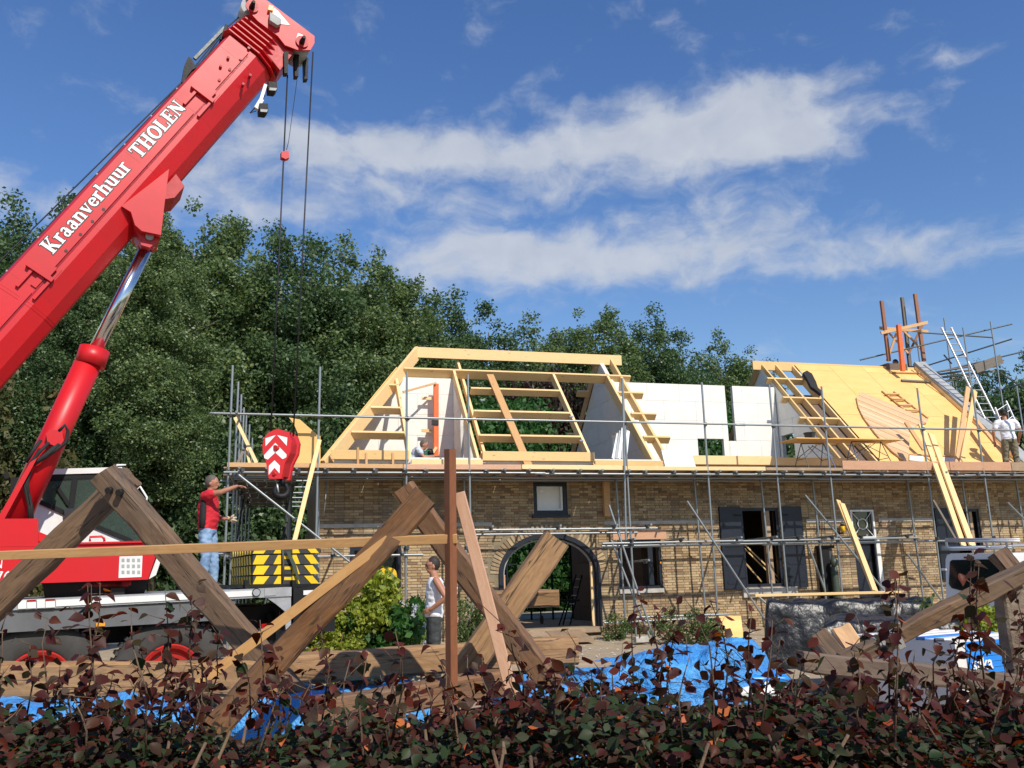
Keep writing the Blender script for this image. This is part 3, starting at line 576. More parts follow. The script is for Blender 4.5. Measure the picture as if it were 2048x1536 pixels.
# hip rafter at the left end, its sheathing and hip end jacks
HA,HB=Vector((1.0,FY,EZ)),Vector((3.64,RY,RZ)); hn=(HB-HA).cross(Vector((0,0,1))).normalized(); hu=hn.cross(HB-HA).normalized()
if hu.z<0: hu=-hu
plank('hip_rafter',HA-hu*.15,HB-hu*.15,.09,.34,'spruce',house,up=hu); plank('hip_rafter',Vector((1.0,BY,EZ))-hu*.1,HB-hu*.1,.07,.22,'spruce',house)
hp=[Vector((.93,FY-.05,4.02)),Vector((3.0,22.35,6.90)),Vector((2.75,23.0,6.55)),Vector((.93,24.6,4.02))]; nn_=(hp[1]-hp[0]).cross(hp[3]-hp[0]).normalized(); prism('plywood_panel',hp,nn_*(.02 if nn_.x<0 else -.02),'plywood',house)
hp=[Vector((1.9,FY+1.32,5.42)),Vector((3.35,22.95,7.42)),Vector((3.1,23.0,7.2)),Vector((2.0,22.0,5.6))]
# plate beams
def vboard(name,p,q,y,h,t,mat,parent,**k):
    A_,B_=UY(*p,y),UY(*q,y); z_=(A_.z+B_.z)/2; return plank(name,(A_.x,y,z_),(B_.x,y,z_),t,h,mat,parent,**k)
for (a,b,h) in (((662,908),(818,912),.21),((823,928),(965,928),.21),((965,911),(1188,915),.22),((1190,930),(1325,930),.21),((1330,919),(1545,922),.22),((1545,922),(1700,925),.20)):
    vboard('wall_plate',a,b,FY-.02,h,.07,'spruce',house)
for (x_,y0_,y1_) in((716,895,932),(733,905,934),(786,905,934)): 
    A_=UY(x_,y0_,FY-.07);B_=UY(x_,y1_,FY-.07); plank('packer',A_,B_,.05,.03,'lath',house,up=(0,-1,0))
for (x_,y_) in((967,925),(1192,925),(1320,925),(822,925),(965,800),(1143,833),(1163,881)):
    c=UR(x_,y_,.012); prism('nail_plate',[c+Vector((-.05,0,0))-Vector((0,.5,.5))*.04,c+Vector((.05,0,0))-Vector((0,.5,.5))*.04,c+Vector((.05,0,0))+Vector((0,.5,.5))*.04,c+Vector((-.05,0,0))+Vector((0,.5,.5))*.04],RN*.003,'alu',house)
# diagonal wind brace nailed across the frame
br=plank('brace',UR(980,750,.03),UR(1060,938,.03),.19,.05,'lath',house,up=RN)
# ---- right roof: open strip then plywood deck
xA,xB,xC=14.18,15.42,19.82
def strip_raf(x,dep=.2,o=0.): 
    y0,y1=FY-.1,RY-.05; plank('rafter',Vector((x,y0,RC(y0)))-RN*(dep/2-o),Vector((x,y1,RC(y1)))-RN*(dep/2-o),TW*.8,dep,'spruce',house,up=RN)
for x_ in(14.30,14.78,15.36): strip_raf(x_)
for (a,b) in (((1572,757),(1612,759)),((1604,795),(1655,797)),((1652,836),(1692,838)),((1690,878),(1725,880))):
    A_=UR(*a); pp=A_.y; plank('purlin',Vector((14.08,pp,RC(pp)))-RN*.1,Vector((15.4,pp,RC(pp)))-RN*.1,.20,TW,'spruce',house,up=Vector((0,1,1)))
plank('ridge_beam',(13.98,RY,RZ-.13),(20.0,RY,RZ-.13),TW,.28,'spruce',house)
prism('dark_lining',[(14.40,FY+.1,RC(FY+.1)-.3),(15.9,FY+.1,RC(FY+.1)-.3),(15.9,RY-.85,RC(RY-.85)-.3),(14.40,RY-.85,RC(RY-.85)-.3)],-RN*.02,'board_dark',house)
x_=xB; k=0
while x_<xC-.05:
    x1_=min(x_+1.22,xC); s0=-.15; ss=[-.15,1.1 if k%2 else 2.35,3.5 if k%2 else 4.75,5.16]
    for i in range(3):
        a0,a1=ss[i]+.004,ss[i+1]-.004; e=.05*((k*i)%2)
        P_=lambda x,s:Vector((x,FY+s/math.sqrt(2),EZ+s/math.sqrt(2)))+RN*.002
        prism('plywood_panel',[P_(x_+.004,a0),P_(x1_-.004,a0),P_(x1_-.004,a1+(e if i==2 else 0)),P_(x_+.004,a1+(e if i==2 else 0))],RN*.018,'plywood',house)
    x_=x1_; k+=1
plank('verge_board',(xC+.02,FY-.15,EZ-.12),(xC+.02,RY,RZ-.03),.035,.22,'spruce',house,up=RN)
# curved clad dormer cheek in narrow planks
pol=[(1712,796),(1723,785),(1856,840),(1852,848),(1835,850),(1820,866),(1815,928),(1783,904),(1749,867),(1726,836),(1716,815)]
P3=[UR(*q,.05) for q in pol]; o3=P3[1]; ux=(P3[2]-P3[1]).normalized(); vy=ux.cross(RN); vy=vy if vy.z<0 else -vy
P2=[((q-o3).dot(ux),(q-o3).dot(vy)) for q in P3]; dm=prism('dormer_base',[o3+ux*a+vy*b-RN*.02 for a,b in P2],RN*.02,'lath',house)
lo=min(b for a,b in P2); hi=max(b for a,b in P2); bw=.155; b0=lo; k=0
while b0<hi:
    pg=clip(clip(P2,(0,b0+.004),(0,1)),(0,b0+bw-.004),(0,-1))
    if len(pg)>2: prism('cladding_plank',[o3+ux*a+vy*b+RN*(.0+.004*(k%2)) for a,b in pg],RN*.03,'cladding',dm)
    b0+=bw; k+=1
for pg in([(1818,912),(1846,914),(1846,925),(1818,922)],[(1874,915),(1908,917),(1908,928),(1874,926)]):
    q=prism('insulation_board',[UR(*p_,.03) for p_ in pg],RN*.03,'render_white',house)
plank('batten',UR(1816,909,.05),UR(1914,914,.05),.05,.04,'lath',house,up=RN); plank('batten',UR(1880,748,.05),UR(1780,745,.05),.05,.05,'lath',house,up=RN); plank('batten',UR(1803,761,.06),UR(1858,764,.06),.08,.05,'weathered',house,up=RN)
# roof ladder batten rack
la=plank('batten_rack',UR(1764,782,.05),UR(1800,812,.05),.05,.04,'lath',house,up=RN)
plank('stile',UR(1788,783,.05),UR(1856,836,.05),.05,.04,'lath',la,up=RN); plank('stile',UR(1800,812,.05),UR(1838,842,.05),.05,.04,'lath',la,up=RN)
for (a,b) in(((1770,788),(1798,788)),((1783,798),(1810,799)),((1798,810),(1824,810)),((1812,820),(1838,821))): plank('rung',UR(*a,.09),UR(*b,.09),.06,.035,'lath',la,up=RN)
# hanging timber under the eave
box('hanging_post',(UY(1206,975,FY-.1).x,FY-.15,UY(1206,1033,FY-.1).z),(UY(1218,975,FY-.1).x,FY-.05,3.6),'lath',house)
# ================================================================ SCAFFOLD
scaf=thing('scaffold','galvanised tube scaffold with board platform along the brick facade','scaffold',(5,18.4,0))
SY,SI=18.4,19.25; TR=.024
def coup(P,parent=scaf):
    global _CM
    if '_CM' not in globals():
        v,f=chbox(.075,.075,.085,.015); me=bpy.data.meshes.new('coupler'); me.from_pydata(v,[],f); me.materials.append(M('clamp')); _CM=me
    return inst('coupler',_CM,parent,Matrix.Translation(P)@Matrix.Rotation(random.uniform(0,1.5),4,'Z'))
SX=[-.92,.84,2.68,4.03,7.68,9.70,11.5,12.95,15.75,17.45,19.2]
for i,x in enumerate(SX):
    top=5.87+random.uniform(-.04,.04); lx=random.uniform(-.03,.03)
    rod('standard',(x+lx,SY,gz(x,SY)),(x,SY,top),TR,'tube',scaf); rod('base_plate',(x+lx,SY,gz(x,SY)-.01),(x+lx,SY,gz(x,SY)+.02),.08,'tube',scaf)
    for z in(4.83,3.66,2.1): coup((x,SY-.03,z))
    if i>0: rod('standard',(x+.12,SI,gz(x,SI)),(x+.06,SI,3.72),TR,'tube',scaf); coup((x+.1,SI,2.1))
# rails / ledgers, tube lengths butt-joined with sleeves
def run(x0,x1,y,z,cuts=(),name='ledger',dz=0.):
    xs_=[x0]+[c for c in cuts if x0<c<x1]+[x1]
    for a,b in zip(xs_[:-1],xs_[1:]): rod(name,(a,y,z+random.uniform(-.012,.012)),(b+.01,y,z+random.uniform(-.012,.012)),TR,'tube',scaf)
    for c in xs_[1:-1]: rod('sleeve',(c-.12,y,z),(c+.12,y,z),TR*1.25,'tube',scaf)
run(-1.32,20.2,SY-.055,4.835,(5.0,10.6,16.5),'guard_rail'); run(-1.0,21.0,SY-.055,3.66,(5.6,11.0,16.9)); run(-.9,21.,SI+.05,3.62,(4.4,9.9,15.9)); run(-.9,21.0,SY+.3,3.60,(5.2,12.9))
run(4.02,8.3,SY-.055,2.44,()); run(4.2,8.2,SI,2.40)
run(6.98,15.2,SY-.055,2.13,(10.3,)); run(7.05,17.9,SY+.06,2.05,(11.1,15.6)); run(7.3,17.6,SI,2.08,(12.,))
run(.6,3.0,SY-.055,1.96); run(7.6,9.9,SY-.055,.52); run(7.2,9.9,SI-.2,.40)
for i in range(38):   # putlogs carrying the platform
    x=-.75+i*.56+random.uniform(-.12,.12); rod('putlog',(x-.05,SY-random.uniform(.18,.34),3.715),(x+.03,FY-.06,3.715),TR,'tube',scaf,10); coup((x,SY-.055,3.69))
for x,z in((4.5,2.49),(6.0,2.49),(7.3,2.49),(8.1,2.49),(7.7,2.18),(8.9,2.18),(10.3,2.18),(11.2,2.18),(11.9,2.18),(12.8,2.18),(13.6,2.18),(14.9,2.18),(4.2,1.72),(8.0,1.72),(2.6,1.99),(1.2,1.99),(3.9,1.99)):
    rod('putlog',(x-.05,SY-.32,z+.02),(x+.05,FY-.03,z),TR,'tube',scaf); coup((x-.03,SY-.055,z-.01))
# platform boards
for r in range(5):
    y0=SY+.02+r*.235; x=-1.02+(r%3)*.3
    while x<20.9:
        Lb=random.choice((3.9,3.9,3.0)); x1=min(x+Lb,21); plank('scaffold_board',(x+.01,y0+.105,3.757+random.uniform(-.004,.006)),(x1-.01,y0+.105,3.757+random.uniform(-.004,.006)),.215,.032,'deck_board' if (r+int(x))%3 else 'spruce_pink',scaf); x=x1
# front edge / toe boards
xs_=[-.95,1.9,5.1,8.25,11.6,13.2]
for a,b,h,m_ in((-.95,2.6,.09,'lath'),(2.6,5.2,.11,'spruce_pink'),(5.2,7.6,.10,'plank_new'),(7.6,11.2,.09,'spruce'),(11.2,13.3,.07,'deck_board')): plank('toe_board',(a+.01,SY-.005,3.80+random.uniform(-.01,.01)),(b-.01,SY-.005,3.80),.03,h,m_,scaf)
for a,b,m_ in((13.3,16.4,'spruce_pink'),(16.42,18.3,'spruce_pink'),(18.32,20.9,'deck_board')): plank('toe_board',(a,SY-.005,3.90),(b,SY-.005,3.90),.035,.22,m_,scaf)
# braces
def brace(p,q,y0,y1=None,m='tube'): 
    y1=y0 if y1 is None else y1; return rod('brace',UY(*p,y0),UY(*q,y1),TR,m,scaf)
brace((475,948),(832,1228),SY-.12,SY-.2); brace((1374,1002),(1560,1285),SY-.1,SY-.5); brace((1218,1010),(1312,1290),SY+.1,SY-.3); brace((1222,1080),(1300,1275),SI-.3,SY+.2); brace((1610,990),(1802,1222),SY-.1,SY-.4)
brace((1815,1108),(1888,1208),SY-.1); brace((1617,1092),(1650,1180),SY-.1); brace((2015,1005),(2060,1050),SY-.1); brace((1510,1187),(1610,1275),SY-.6,SY-.9)
brace((1245,760),(1252,1080),SY-.05) 
# left end return scaffold going back along the end wall
for j,(x,y,zt) in enumerate([(-.86,19.9,5.85),(-.84,21.3,5.85),(-.82,22.7,5.8),(-.8,24.1,5.85),(-.75,25.5,5.85),(-.7,27.0,5.7)]):
    rod('standard',(x,y,.1),(x,y,zt),TR,'tube',scaf); rod('standard',(.35,y,.1),(.35,y,3.8),TR,'tube_dark',scaf); coup((x,y,3.66))
    for z_ in(3.66,2.1): rod('putlog',(-1.15,y+.1,z_),(.75,y+.1,z_),TR,'tube',scaf)
for x in(-.86,.35):
    for z_ in(3.6,2.0): rod('ledger',(x,18.2,z_),(x,27.6,z_),TR,'tube',scaf)
rod('guard_rail',(-.8,18.2,4.86),(-.75,21.2,4.86),TR,'tube',scaf)
rod('brace',(-.8,19.9,2.),(-.8,24.1,3.6),TR,'tube_dark',scaf); rod('brace',(.3,19.9,.3),(.3,24.1,3.5),TR,'tube_dark',scaf); rod('brace',(-.3,18.5,.3),(.3,21.,2.9),TR,'tube_dark',scaf)
for k in range(7): y0=19.75; plank('scaffold_board',(-.98+k*.225,19.7,3.757),(-.98+k*.225,23.6,3.757),.21,.032,'weathered',scaf); plank('scaffold_board',(-.98+k*.225,23.62,3.757),(-.98+k*.225,27.5,3.757),.21,.032,'weathered',scaf)
for k in range(5): plank('scaffold_board',(-.85+k*.225,19.7,2.15),(-.85+k*.225,23.6,2.15),.21,.032,'weathered',scaf); plank('scaffold_board',(-.85+k*.225,23.62,2.15),(-.85+k*.225,27.5,2.15),.21,.032,'weathered',scaf)  # lower lift boards added to darken the gap under the end platform
tube('chain',[(.55,SY+.3,3.55),(.57,SY+.3,3.2),(.55,SY+.3,2.9)],.012,'tube',scaf,6); tube('chain',[(1.05,SY+.5,3.55),(1.03,SY+.5,3.1),(1.0,SY+.5,2.8)],.012,'tube',scaf,6)
# ---- rear right scaffold round the gable end
rs=thing('scaffold','tube scaffold with dark board deck rising behind the right gable, a ladder through it','scaffold',(22.,23.5,0))
def RSr(p,q,Y,Y2=None,m='tube_dark',r=TR,n='rail'): return rod(n,UY(*p,Y),UY(*q,Y if Y2 is None else Y2),r,m,rs)
for (p,q,Y) in(((1888,636),(1902,722),24.),((1926,655),(1960,940),21.2),((1981,643),(2012,800),22.2),((1834,680),(1846,722),24),((2033,772),(2050,900),21.4),((1911,765),(1916,810),24.),((2012,802),(2024,860),23)): 
    a=UY(*p,Y); b=UY(*q,Y); rod('standard',Vector((a.x,a.y,.1)),a,TR,'tube',rs)
for (p,q,Y,Y2) in(((1720,720),(2024,648),23.5,22.2),((1836,737),(2024,678),24,22.2),((1840,665),(1985,675),22.6,22.2),((1888,710),(1903,727),23.4,23.6),((1860,748),(2060,700),24.5,23),((2000,745),(2052,780),22.2,22.2),((1985,785),(2050,765),22.5,21.8),((1990,828),(2052,815),22.5,21.8)): RSr(p,q,Y,Y2)
for k,(p,q) in enumerate((((1862,746),(2003,722)),((1858,752),(1995,732)),((1866,757),(1985,742)),((1872,765),(1920,757)))):
    plank('deck_board',UY(*p,22.9+k*.1),UY(*q,22.9+k*.1),.22,.04,'weathered',rs)
plank('deck_board',UY(1950,738,22.6),UY(2003,718,22.6),.05,.30,'weathered',rs)
ld=thing('ladder','aluminium ladder sloping across the scaffold at the right gable end','ladder',UY(1960,830,21.0))
la_,lb_=UY(1884,657,22.0),UY(1972,842,20.9); lc_,ld__=UY(1903,657,22.0),UY(1996,842,20.9)
rod('stile',la_,lb_,.03,'alu',ld); rod('stile',lc_,ld__,.03,'alu',ld)
for k in range(14): t=(k+.5)/14; rod('rung',la_.lerp(lb_,t),lc_.lerp(ld__,t),.016,'alu',ld,8)
sphere('end_cap',la_,.045,'render_white',ld); sphere('end_cap',lc_,.045,'render_white',ld)
ld2=thing('ladder','short aluminium ladder section beside the man in the white T shirt','ladder',UY(1995,840,20.6))
la_,lb_=UY(1990,815,20.6),UY(2012,870,20.4); lc_,ld__=UY(2012,802,20.6),UY(2034,850,20.4)
rod('stile',la_,lb_,.03,'alu',ld2); rod('stile',lc_,ld__,.03,'alu',ld2)
for k in range(4): t=(k+.5)/4; rod('rung',la_.lerp(lb_,t),lc_.lerp(ld__,t),.016,'alu',ld2,8)
# chimney formwork of timber posts
fw=thing('timber_frame','three tall rough posts braced together round the chimney on the ridge','timber frame',(17.8,23.3,7.6))
ch=box('chimney',(18.75,23.1,7.2),(19.5,23.75,7.80),'board_dark',house)
def FW(p,q,w_,t_,m,y,y2=None,n='post'): return plank(n,UY(*p,y),UY(*q,y if y2 is None else y2),w_,t_,m,fw,up=(0,-1,0))
FW((1763,602),(1778,722),.11,.08,'brown_post',23.0); FW((1804,595),(1820,735),.11,.08,'weathered',23.6); FW((1830,588),(1848,722),.12,.08,'brown_post',23.2)
FW((1759,656),(1856,663),.10,.03,'lath',23.15,n='rail'); FW((1762,666),(1855,645),.10,.04,'lath',22.9,n='rail'); FW((1802,656),(1850,706),.07,.03,'lath',23.4,n='brace'); FW((1774,722),(1795,660),.07,.03,'lath',23.1,n='brace'); FW((1776,664),(1816,706),.06,.03,'lath',23.3,n='brace'); FW((1817,708),(1846,648),.07,.03,'brown_post',23.5,n='brace')
op_=tag(plank('post',UY(1797,650,22.6),UY(1806,742,22.6),.14,.10,'orange',None,up=(0,-1,0)),'orange painted post standing on the ridge beside the chimney posts','post')
# ================================================================ MOBILE CRANE
crane=thing('mobile_crane','big red telescopic mobile crane with lettered boom, parked left of the house','crane',CO+Vector((0,0,-CO.z)))
KB=1.37
def cpoly(name,pts,k0,k1,mat,parent=crane): return prism(name,[UC(*p,k0) for p in pts],-CN*(k1-k0),mat,parent)
# --- carrier
dk=cpoly('deck',[(-400,1219),(112,1196),(583,1174),(583,1192),(112,1216.5),(-400,1241)],0,2.75,'alu')
cpoly('edge_strip',[(112,1200),(505,1181),(505,1192),(112,1213)],-.012,-.001,'crane_white',dk)
sk_=cpoly('side_skirt',[(-400,1242),(112,1217.5),(470,1199),(470,1238),(431,1241),(0,1266),(-400,1291)],.03,.07,'skirt')
cpoly('chassis',[(-400,1262),(560,1210),(560,1262),(-400,1330)],.55,2.3,'black_metal')
for i,(x,y) in enumerate(((75,1366),(340,1349),(-215,1382))):
    c=UC(x,y,.12); rr_=.655; tw=.42
    wh=mk('wheel',*tube_vf([c-CN*.12,c-CN*tw],[rr_*.97,rr_*.97],40),'tyre',crane)
    prof=[(0.02,.60),(0,.56),(.0,.40),(.03,.355)]; V=[];F=[]; n=40; ax=CD; 
    for (o,r_) in [(tw*.5,rr_),(.05,rr_)]+prof:
        for q in range(n): a=2*math.pi*q/n; V.append(c-CN*(o-.012)+(ax*math.cos(a)+Vector((0,0,1))*math.sin(a))*r_)
    for a_ in range(len(prof)+1):
        for q in range(n): F.append((a_*n+q,a_*n+(q+1)%n,(a_+1)*n+(q+1)%n,(a_+1)*n+q))
    mk('tyre',V,F,'tyre',wh,None,True)
    mb=MB()
    for q in range(44):
        a=2*math.pi*q/44; d_=ax*math.cos(a)+Vector((0,0,1))*math.sin(a); mb.bar(c+d_*(rr_+.006)-CN*.02,c+d_*(rr_+.006)-CN*(tw-.02),.045,.03,d_)
    mb.build('tread','tyre',wh)
    V=[];F=[]
    for (o,r_) in [(.02,.352),(.0,.335),(.02,.30),(.09,.26),(.10,.19)]:
        for q in range(n): a=2*math.pi*q/n; V.append(c-CN*o+CN*.012+(ax*math.cos(a)+Vector((0,0,1))*math.sin(a))*r_)
    for a_ in range(4):
        for q in range(n): F.append((a_*n+q,a_*n+(q+1)%n,(a_+1)*n+(q+1)%n,(a_+1)*n+q))
    mk('rim',V,F,'rim_red',wh,None,False); tube('hub',[c-CN*.10,c+CN*.03],[.19,.12],'black_metal',wh,20)
for (x0,x1,m_) in((36,53,'sticker'),(54,72,'sticker'),(74,90,'sticker'),(91,110,'sticker')):
    st_=cpoly('sticker',[(x0,1201-(x0-36)*.045),(x1,1201-(x1-36)*.045),(x1,1218-(x1-36)*.045),(x0,1218-(x0-36)*.045)],-.02,-.013,m_,dk); 
    if x0 in(54,91): cpoly('red_band',[(x0,1201-(x0-36)*.045),(x1,1201-(x1-36)*.045),(x1,1204.5-(x1-36)*.045),(x0,1204.5-(x0-36)*.045)],-.024,-.0205,'lens_red',st_)
c=UC(513,1185,-.03); lp=tube('work_lamp',[c,c-CN*.03],.042,'alu',dk,20); tube('lamp_ring',[c-CN*.005,c-CN*.02],[.052,.052],'black_rubber',dk,20)
cpoly('tread_plate',[(529,1176.5),(552,1175.5),(552,1190.5),(529,1192)],-.01,-.001,'lead',dk)
cpoly('corner_strut',[(531,1194),(582,1192),(582,1262),(572,1262),(569,1222),(552,1208)],.02,.06,'alu')
cpoly('tool_box',[(587,1176),(670,1172),(670,1262),(587,1266)],.1,1.6,'black_metal'); tb=cpoly('marker_strip',[(557+50,1181),(611+52,1178),(611+52,1186.5),(557+50,1190)],.08,.098,'crane_white'); cpoly('door_panel',[(610,1196),(655,1194),(655,1244),(610,1246)],.09,.099,'plastic_dark')
cpoly('tail_lamp',[(523,1248),(545,1246),(545,1256),(523,1257)],.3,.5,'lens_red'); cpoly('tail_lamp',[(523,1258),(540,1257),(540,1265),(523,1266)],.3,.5,'mark_white'); tube('outrigger_leg',[UC(540,1225,.5),UC(545,1330,.5)],.06,'black_metal',crane)
cpoly('amber_lamp',[(192,1246),(210,1245),(210,1252),(192,1253)],.0,.028,'amber')
cpoly('turntable',[(85,1166),(300,1158),(285,1195),(90,1203)],.5,2.3,'black_metal'); cpoly('outrigger_foot',[(222,1176),(249,1175),(249,1193),(222,1194)],.3,.6,'black_metal')
# --- counterweight stack
rows=[(1091,1108),(1110,1129.5),(1131,1150),(1152,1169)]
for r,(y0,y1) in enumerate(rows):
    f_=lambda x,y:(x,y-(x-505)*.012)
    pl=cpoly('ballast_plate',[f_(507,y0),f_(632,y0),f_(639,y0+8),f_(639,y1-4),f_(634,y1),f_(505,y1)],.35,1.95,'cw_black')
    lf=Vector(UC(505,y1,.35)); 
    def stripe(xs_,m_):
        cpoly('hazard_stripe',[f_(xs_[0],y0+.8),f_(xs_[1],y0+.8),f_(xs_[2],y1-.6),f_(xs_[3],y1-.6)],.34,.349,m_,pl)
    h_=0
    stripe((513,539,527,505.5),'cw_yellow'); stripe((556,562,562,547),'cw_yellow'); stripe((585,593,600,585),'cw_yellow'); stripe((608,625,638,622),'cw_yellow')
    if r: cpoly('lifting_lug',[(568,y0+2),(583,y0+2),(583,y0+8),(568,y0+8)],.345,.349,'cw_yellow',pl)
    a0=UC(506,y0+1,.35); a1=UC(505.5,y1,.35)
    for q in range(8):   # stripes on the left face, running back
        d0=.1+q*.19; top=a0-CN*(d0+.06); bot=a1-CN*d0; prism('hazard_stripe',[top,top-CN*.085,bot-CN*.085,bot],-CD*.008,'cw_yellow',pl)
cpoly('ballast_tray',[(475,1169.5),(640,1167.5),(640,1174),(475,1176)],.3,2.0,'black_metal')
for x in(490,585): cpoly('pin',[(x,1160),(x+8,1160),(x+8,1177),(x,1177)],.22,.33,'black_metal')
tube('chain',[UC(565,1095,.32),UC(567,1125,.30),UC(566,1160,.31)],.014,'clamp',crane,6)
prism('strap',[UC(572,1103,.30),UC(579,1103,.30),UC(592,1130,.30),UC(599,1160,.30),UC(595,1160,.30),UC(582,1126,.30)],CN*.01,'gas_green',crane)
# --- superstructure
body=cpoly('superstructure',[(-420,1092),(170,1086),(322,1082),(296,1159),(90,1166),(-420,1184)],.15,.95,'crane_red')
cpoly('top_flange',[(-420,1087),(165,1084.5),(325,1080.5),(325,1084),(165,1088.5),(-420,1091.5)],.12,1.0,'crane_red',body)
cpoly('end_cover',[(323,1090),(331,1093),(312,1150),(298,1158)],.2,.9,'crane_white',body)
cpoly('ballast_box',[(-420,1040),(76,1037),(76,1093),(-420,1096)],.05,.60,'crane_red'); cpoly('box_lip',[(-420,1096),(77,1093.5),(77,1101),(-420,1104)],.045,.6,'crane_red')
cpoly('lower_apron',[(170,1163.5),(263,1160.5),(262,1170),(255,1173),(175,1173)],.5,1.6,'crane_red_matt')
cpoly('side_arm',[(77,1063),(104,1074),(104,1083),(77,1083)],.3,.6,'crane_red')
ld_=cpoly('load_chart',[(239,1113),(285,1111.5),(283,1154),(237,1156)],.142,.149,'sticker',body)
for r in range(3):
    for q in range(4 if r<3 else 0): cpoly('chart_symbol',[(243+q*10.5,1117+r*12),(249+q*10.5,1117+r*12),(249+q*10.5,1124+r*12),(243+q*10.5,1124+r*12)],.139,.1415,'lead',ld_)
tube('grab_rail',[UC(180,1083,.5),UC(180,1074,.5),UC(203,1073,.5),UC(208,1077,.5),UC(209,1083,.5)],.014,'crane_red',crane,8)
# --- cab
cab=cpoly('cab',[(58,956),(74,956),(88,1009),(150,1036),(268,1084),(268,1089),(36,1092),(44,1000)],2.0,2.9,'crane_white')
cpoly('roof',[(60,939),(244,934),(247,941),(246,945),(60,950)],1.98,2.92,'crane_white',cab)
cpoly('header',[(76,950),(246,945),(250,956),(78,964)],2.0,2.9,'black_metal',cab)
for k in(2.0,2.88): cpoly('window',[(78,958),(246,954),(306,1080),(268,1082),(150,1034),(90,1007)],k,k+.012,'glass',cab)
cpoly('windscreen',[(246,950),(250,950),(310,1078),(306,1080)],2.0,2.9,'glass',cab)
for a,b,t in(((150,958),(140,1032),.07),((78,1003),(152,1035),.06),((150,1035),(262,1082),.06),((246,952),(308,1079),.05),((115,975),(138,1010),.05)): plank('pillar',UC(*a,1.99),UC(*b,1.99),t,.05,'black_metal',cab,up=CN)
cpoly('seat',[(92,975),(100,972),(108,985),(106,1008),(96,1010)],2.3,2.7,'plastic_dark',cab); cpoly('control_unit',[(128,1018),(152,1016),(152,1052),(130,1058)],1.9,1.98,'plastic_dark',cab); cpoly('sun_blind',[(88,955),(131,954),(129,974),(90,974)],2.05,2.06,'glass',cab)
tube('grab_handle',[UC(271,982,1.95),UC(280,973,1.95),UC(294,995,1.95),UC(293,1001,1.95),UC(286,1004,1.95)],.015,'crane_white',cab,8); plank('handle_plate',UC(270,983,1.95),UC(287,1008,1.95),.04,.02,'crane_white',cab,up=CN)
tube('roof_rail',[UC(232,940,2.1),UC(234,930,2.1),UC(252,930,2.1)],.014,'crane_white',cab,8); cpoly('mirror',[(8,944),(16,942),(18,956),(9,957)],2.0,2.1,'black_metal',cab); cpoly('rear_grille',[(22,955),(38,955),(30,1035),(16,1040)],2.0,2.8,'black_metal',cab)
# --- boom
KF=KB-.33
pa,pb,pc,pd=UC(0,555,KB-.2)-CN*.2,UC(0,780,KB),UC(452,75,KB-.2)-CN*.2,UC(507,193,KB)
E1=((pc-pa).normalized()+(pd-pb).normalized()).normalized(); E2=CN.cross(E1); E2=E2 if E2.z>0 else -E2; E3=CN.copy(); BO=(pa+pb)/2
def bst(x,y,k=KF): p=UC(x,y,k)-BO; return (p.dot(E1),p.dot(E2))
def BP(s,t,e): return BO+E1*s+E2*t+E3*e
tT=((pa-BO).dot(E2)+(pc-BO).dot(E2))/2; tB=((pb-BO).dot(E2)+(pd-BO).dot(E2))/2; hh=tT-tB
sec=[(tT,.0),(tT,.20),(tT-.07*hh,.33),(tT-.63*hh,.33),(tB+.13*hh,.22),(tB,.08),(tB,-.08),(tB+.13*hh,-.22),(tT-.63*hh,-.33),(tT-.07*hh,-.33),(tT,-.20)]
def bsec(name,s0,s1,sc,mat='crane_red',parent=crane):
    tm=(tT+tB)/2; V=[BP(s,tm+(t-tm)*sc,e*sc) for s in(s0,s1) for t,e in sec]; n=len(sec); F=[tuple(range(n-1,-1,-1)),tuple(range(n,2*n))]+[(i,(i+1)%n,n+(i+1)%n,n+i) for i in range(n)]
    return mk(name,V,F,mat,parent)
sC=bst(505,105)[0]; boom=bsec('boom',-5.5,sC,1.0); bsec('collar',-.02+bst(58,610)[0],bst(58,610)[0]+.005,1.012,parent=boom); bsec('collar',bst(110,640)[0],bst(110,640)[0]+.015,1.008,parent=boom)
for q in range(6): bsec('collar_plate',sC+.03+q*.095,sC+.048+q*.095,1.16-.03*q,parent=boom)
bsec('inner_boom',sC,sC+.62,.80,'crane_red_matt',boom)
def bstrip(name,s0,t0,s1,t1,e0,e1,mat='crane_red',parent=None): return prism(name,[BP(s0,t0,e0),BP(s1,t0,e0),BP(s1,t1,e0),BP(s0,t1,e0)],E3*(e1-e0),mat,parent or boom)
tr=bst(207,420)[1]
for q in range(9): bsec('weld_seam',-4.+q*.0+q*1.17,-4.+q*1.17+.006,1.003,'crane_red_matt',boom)
bstrip('guide_rail',-5,tr-.035,bst(88,575)[0]-.15,tr+.035,.331,.355); gr=bstrip('guide_rail',bst(92,590)[0],tr-.03,bst(395,215)[0]-.12,tr+.045,.331,.352); bstrip('guide_rail',bst(400,200)[0]+.1,tr-.03,sC-.06,tr+.045,.331,.352)
bstrip('groove',-5,tr-.06,sC-.1,tr-.037,.3305,.334,'lens_red')
def bolt(x,y,r=.022): s,t=bst(x,y); tube('bolt_hole',[BP(s,t,.353),BP(s,t,.357)],r,'letter_black',gr,12)
for p in((207,420),(185,444),(161,470),(132,503)): bolt(*p)
for (x,y,t_) in((402,188,0),(78,545,0)):   # slider brackets
    s,_=bst(x,y); bstrip('bracket',s-.03,tr-.13,s+.03,tr+.24,.331,.40); bstrip('bracket',s-.32,tr+.13,s-.03,tr+.17,.331,.375); bstrip('bracket',s-.34,tr-.12,s-.03,tr-.085,.331,.375); bstrip('bracket',s+.03,tr-.07,s+.17,tr+.08,.36,.39); bstrip('pad',s+.04,tr-.12,s+.2,tr-.075,.331,.337)
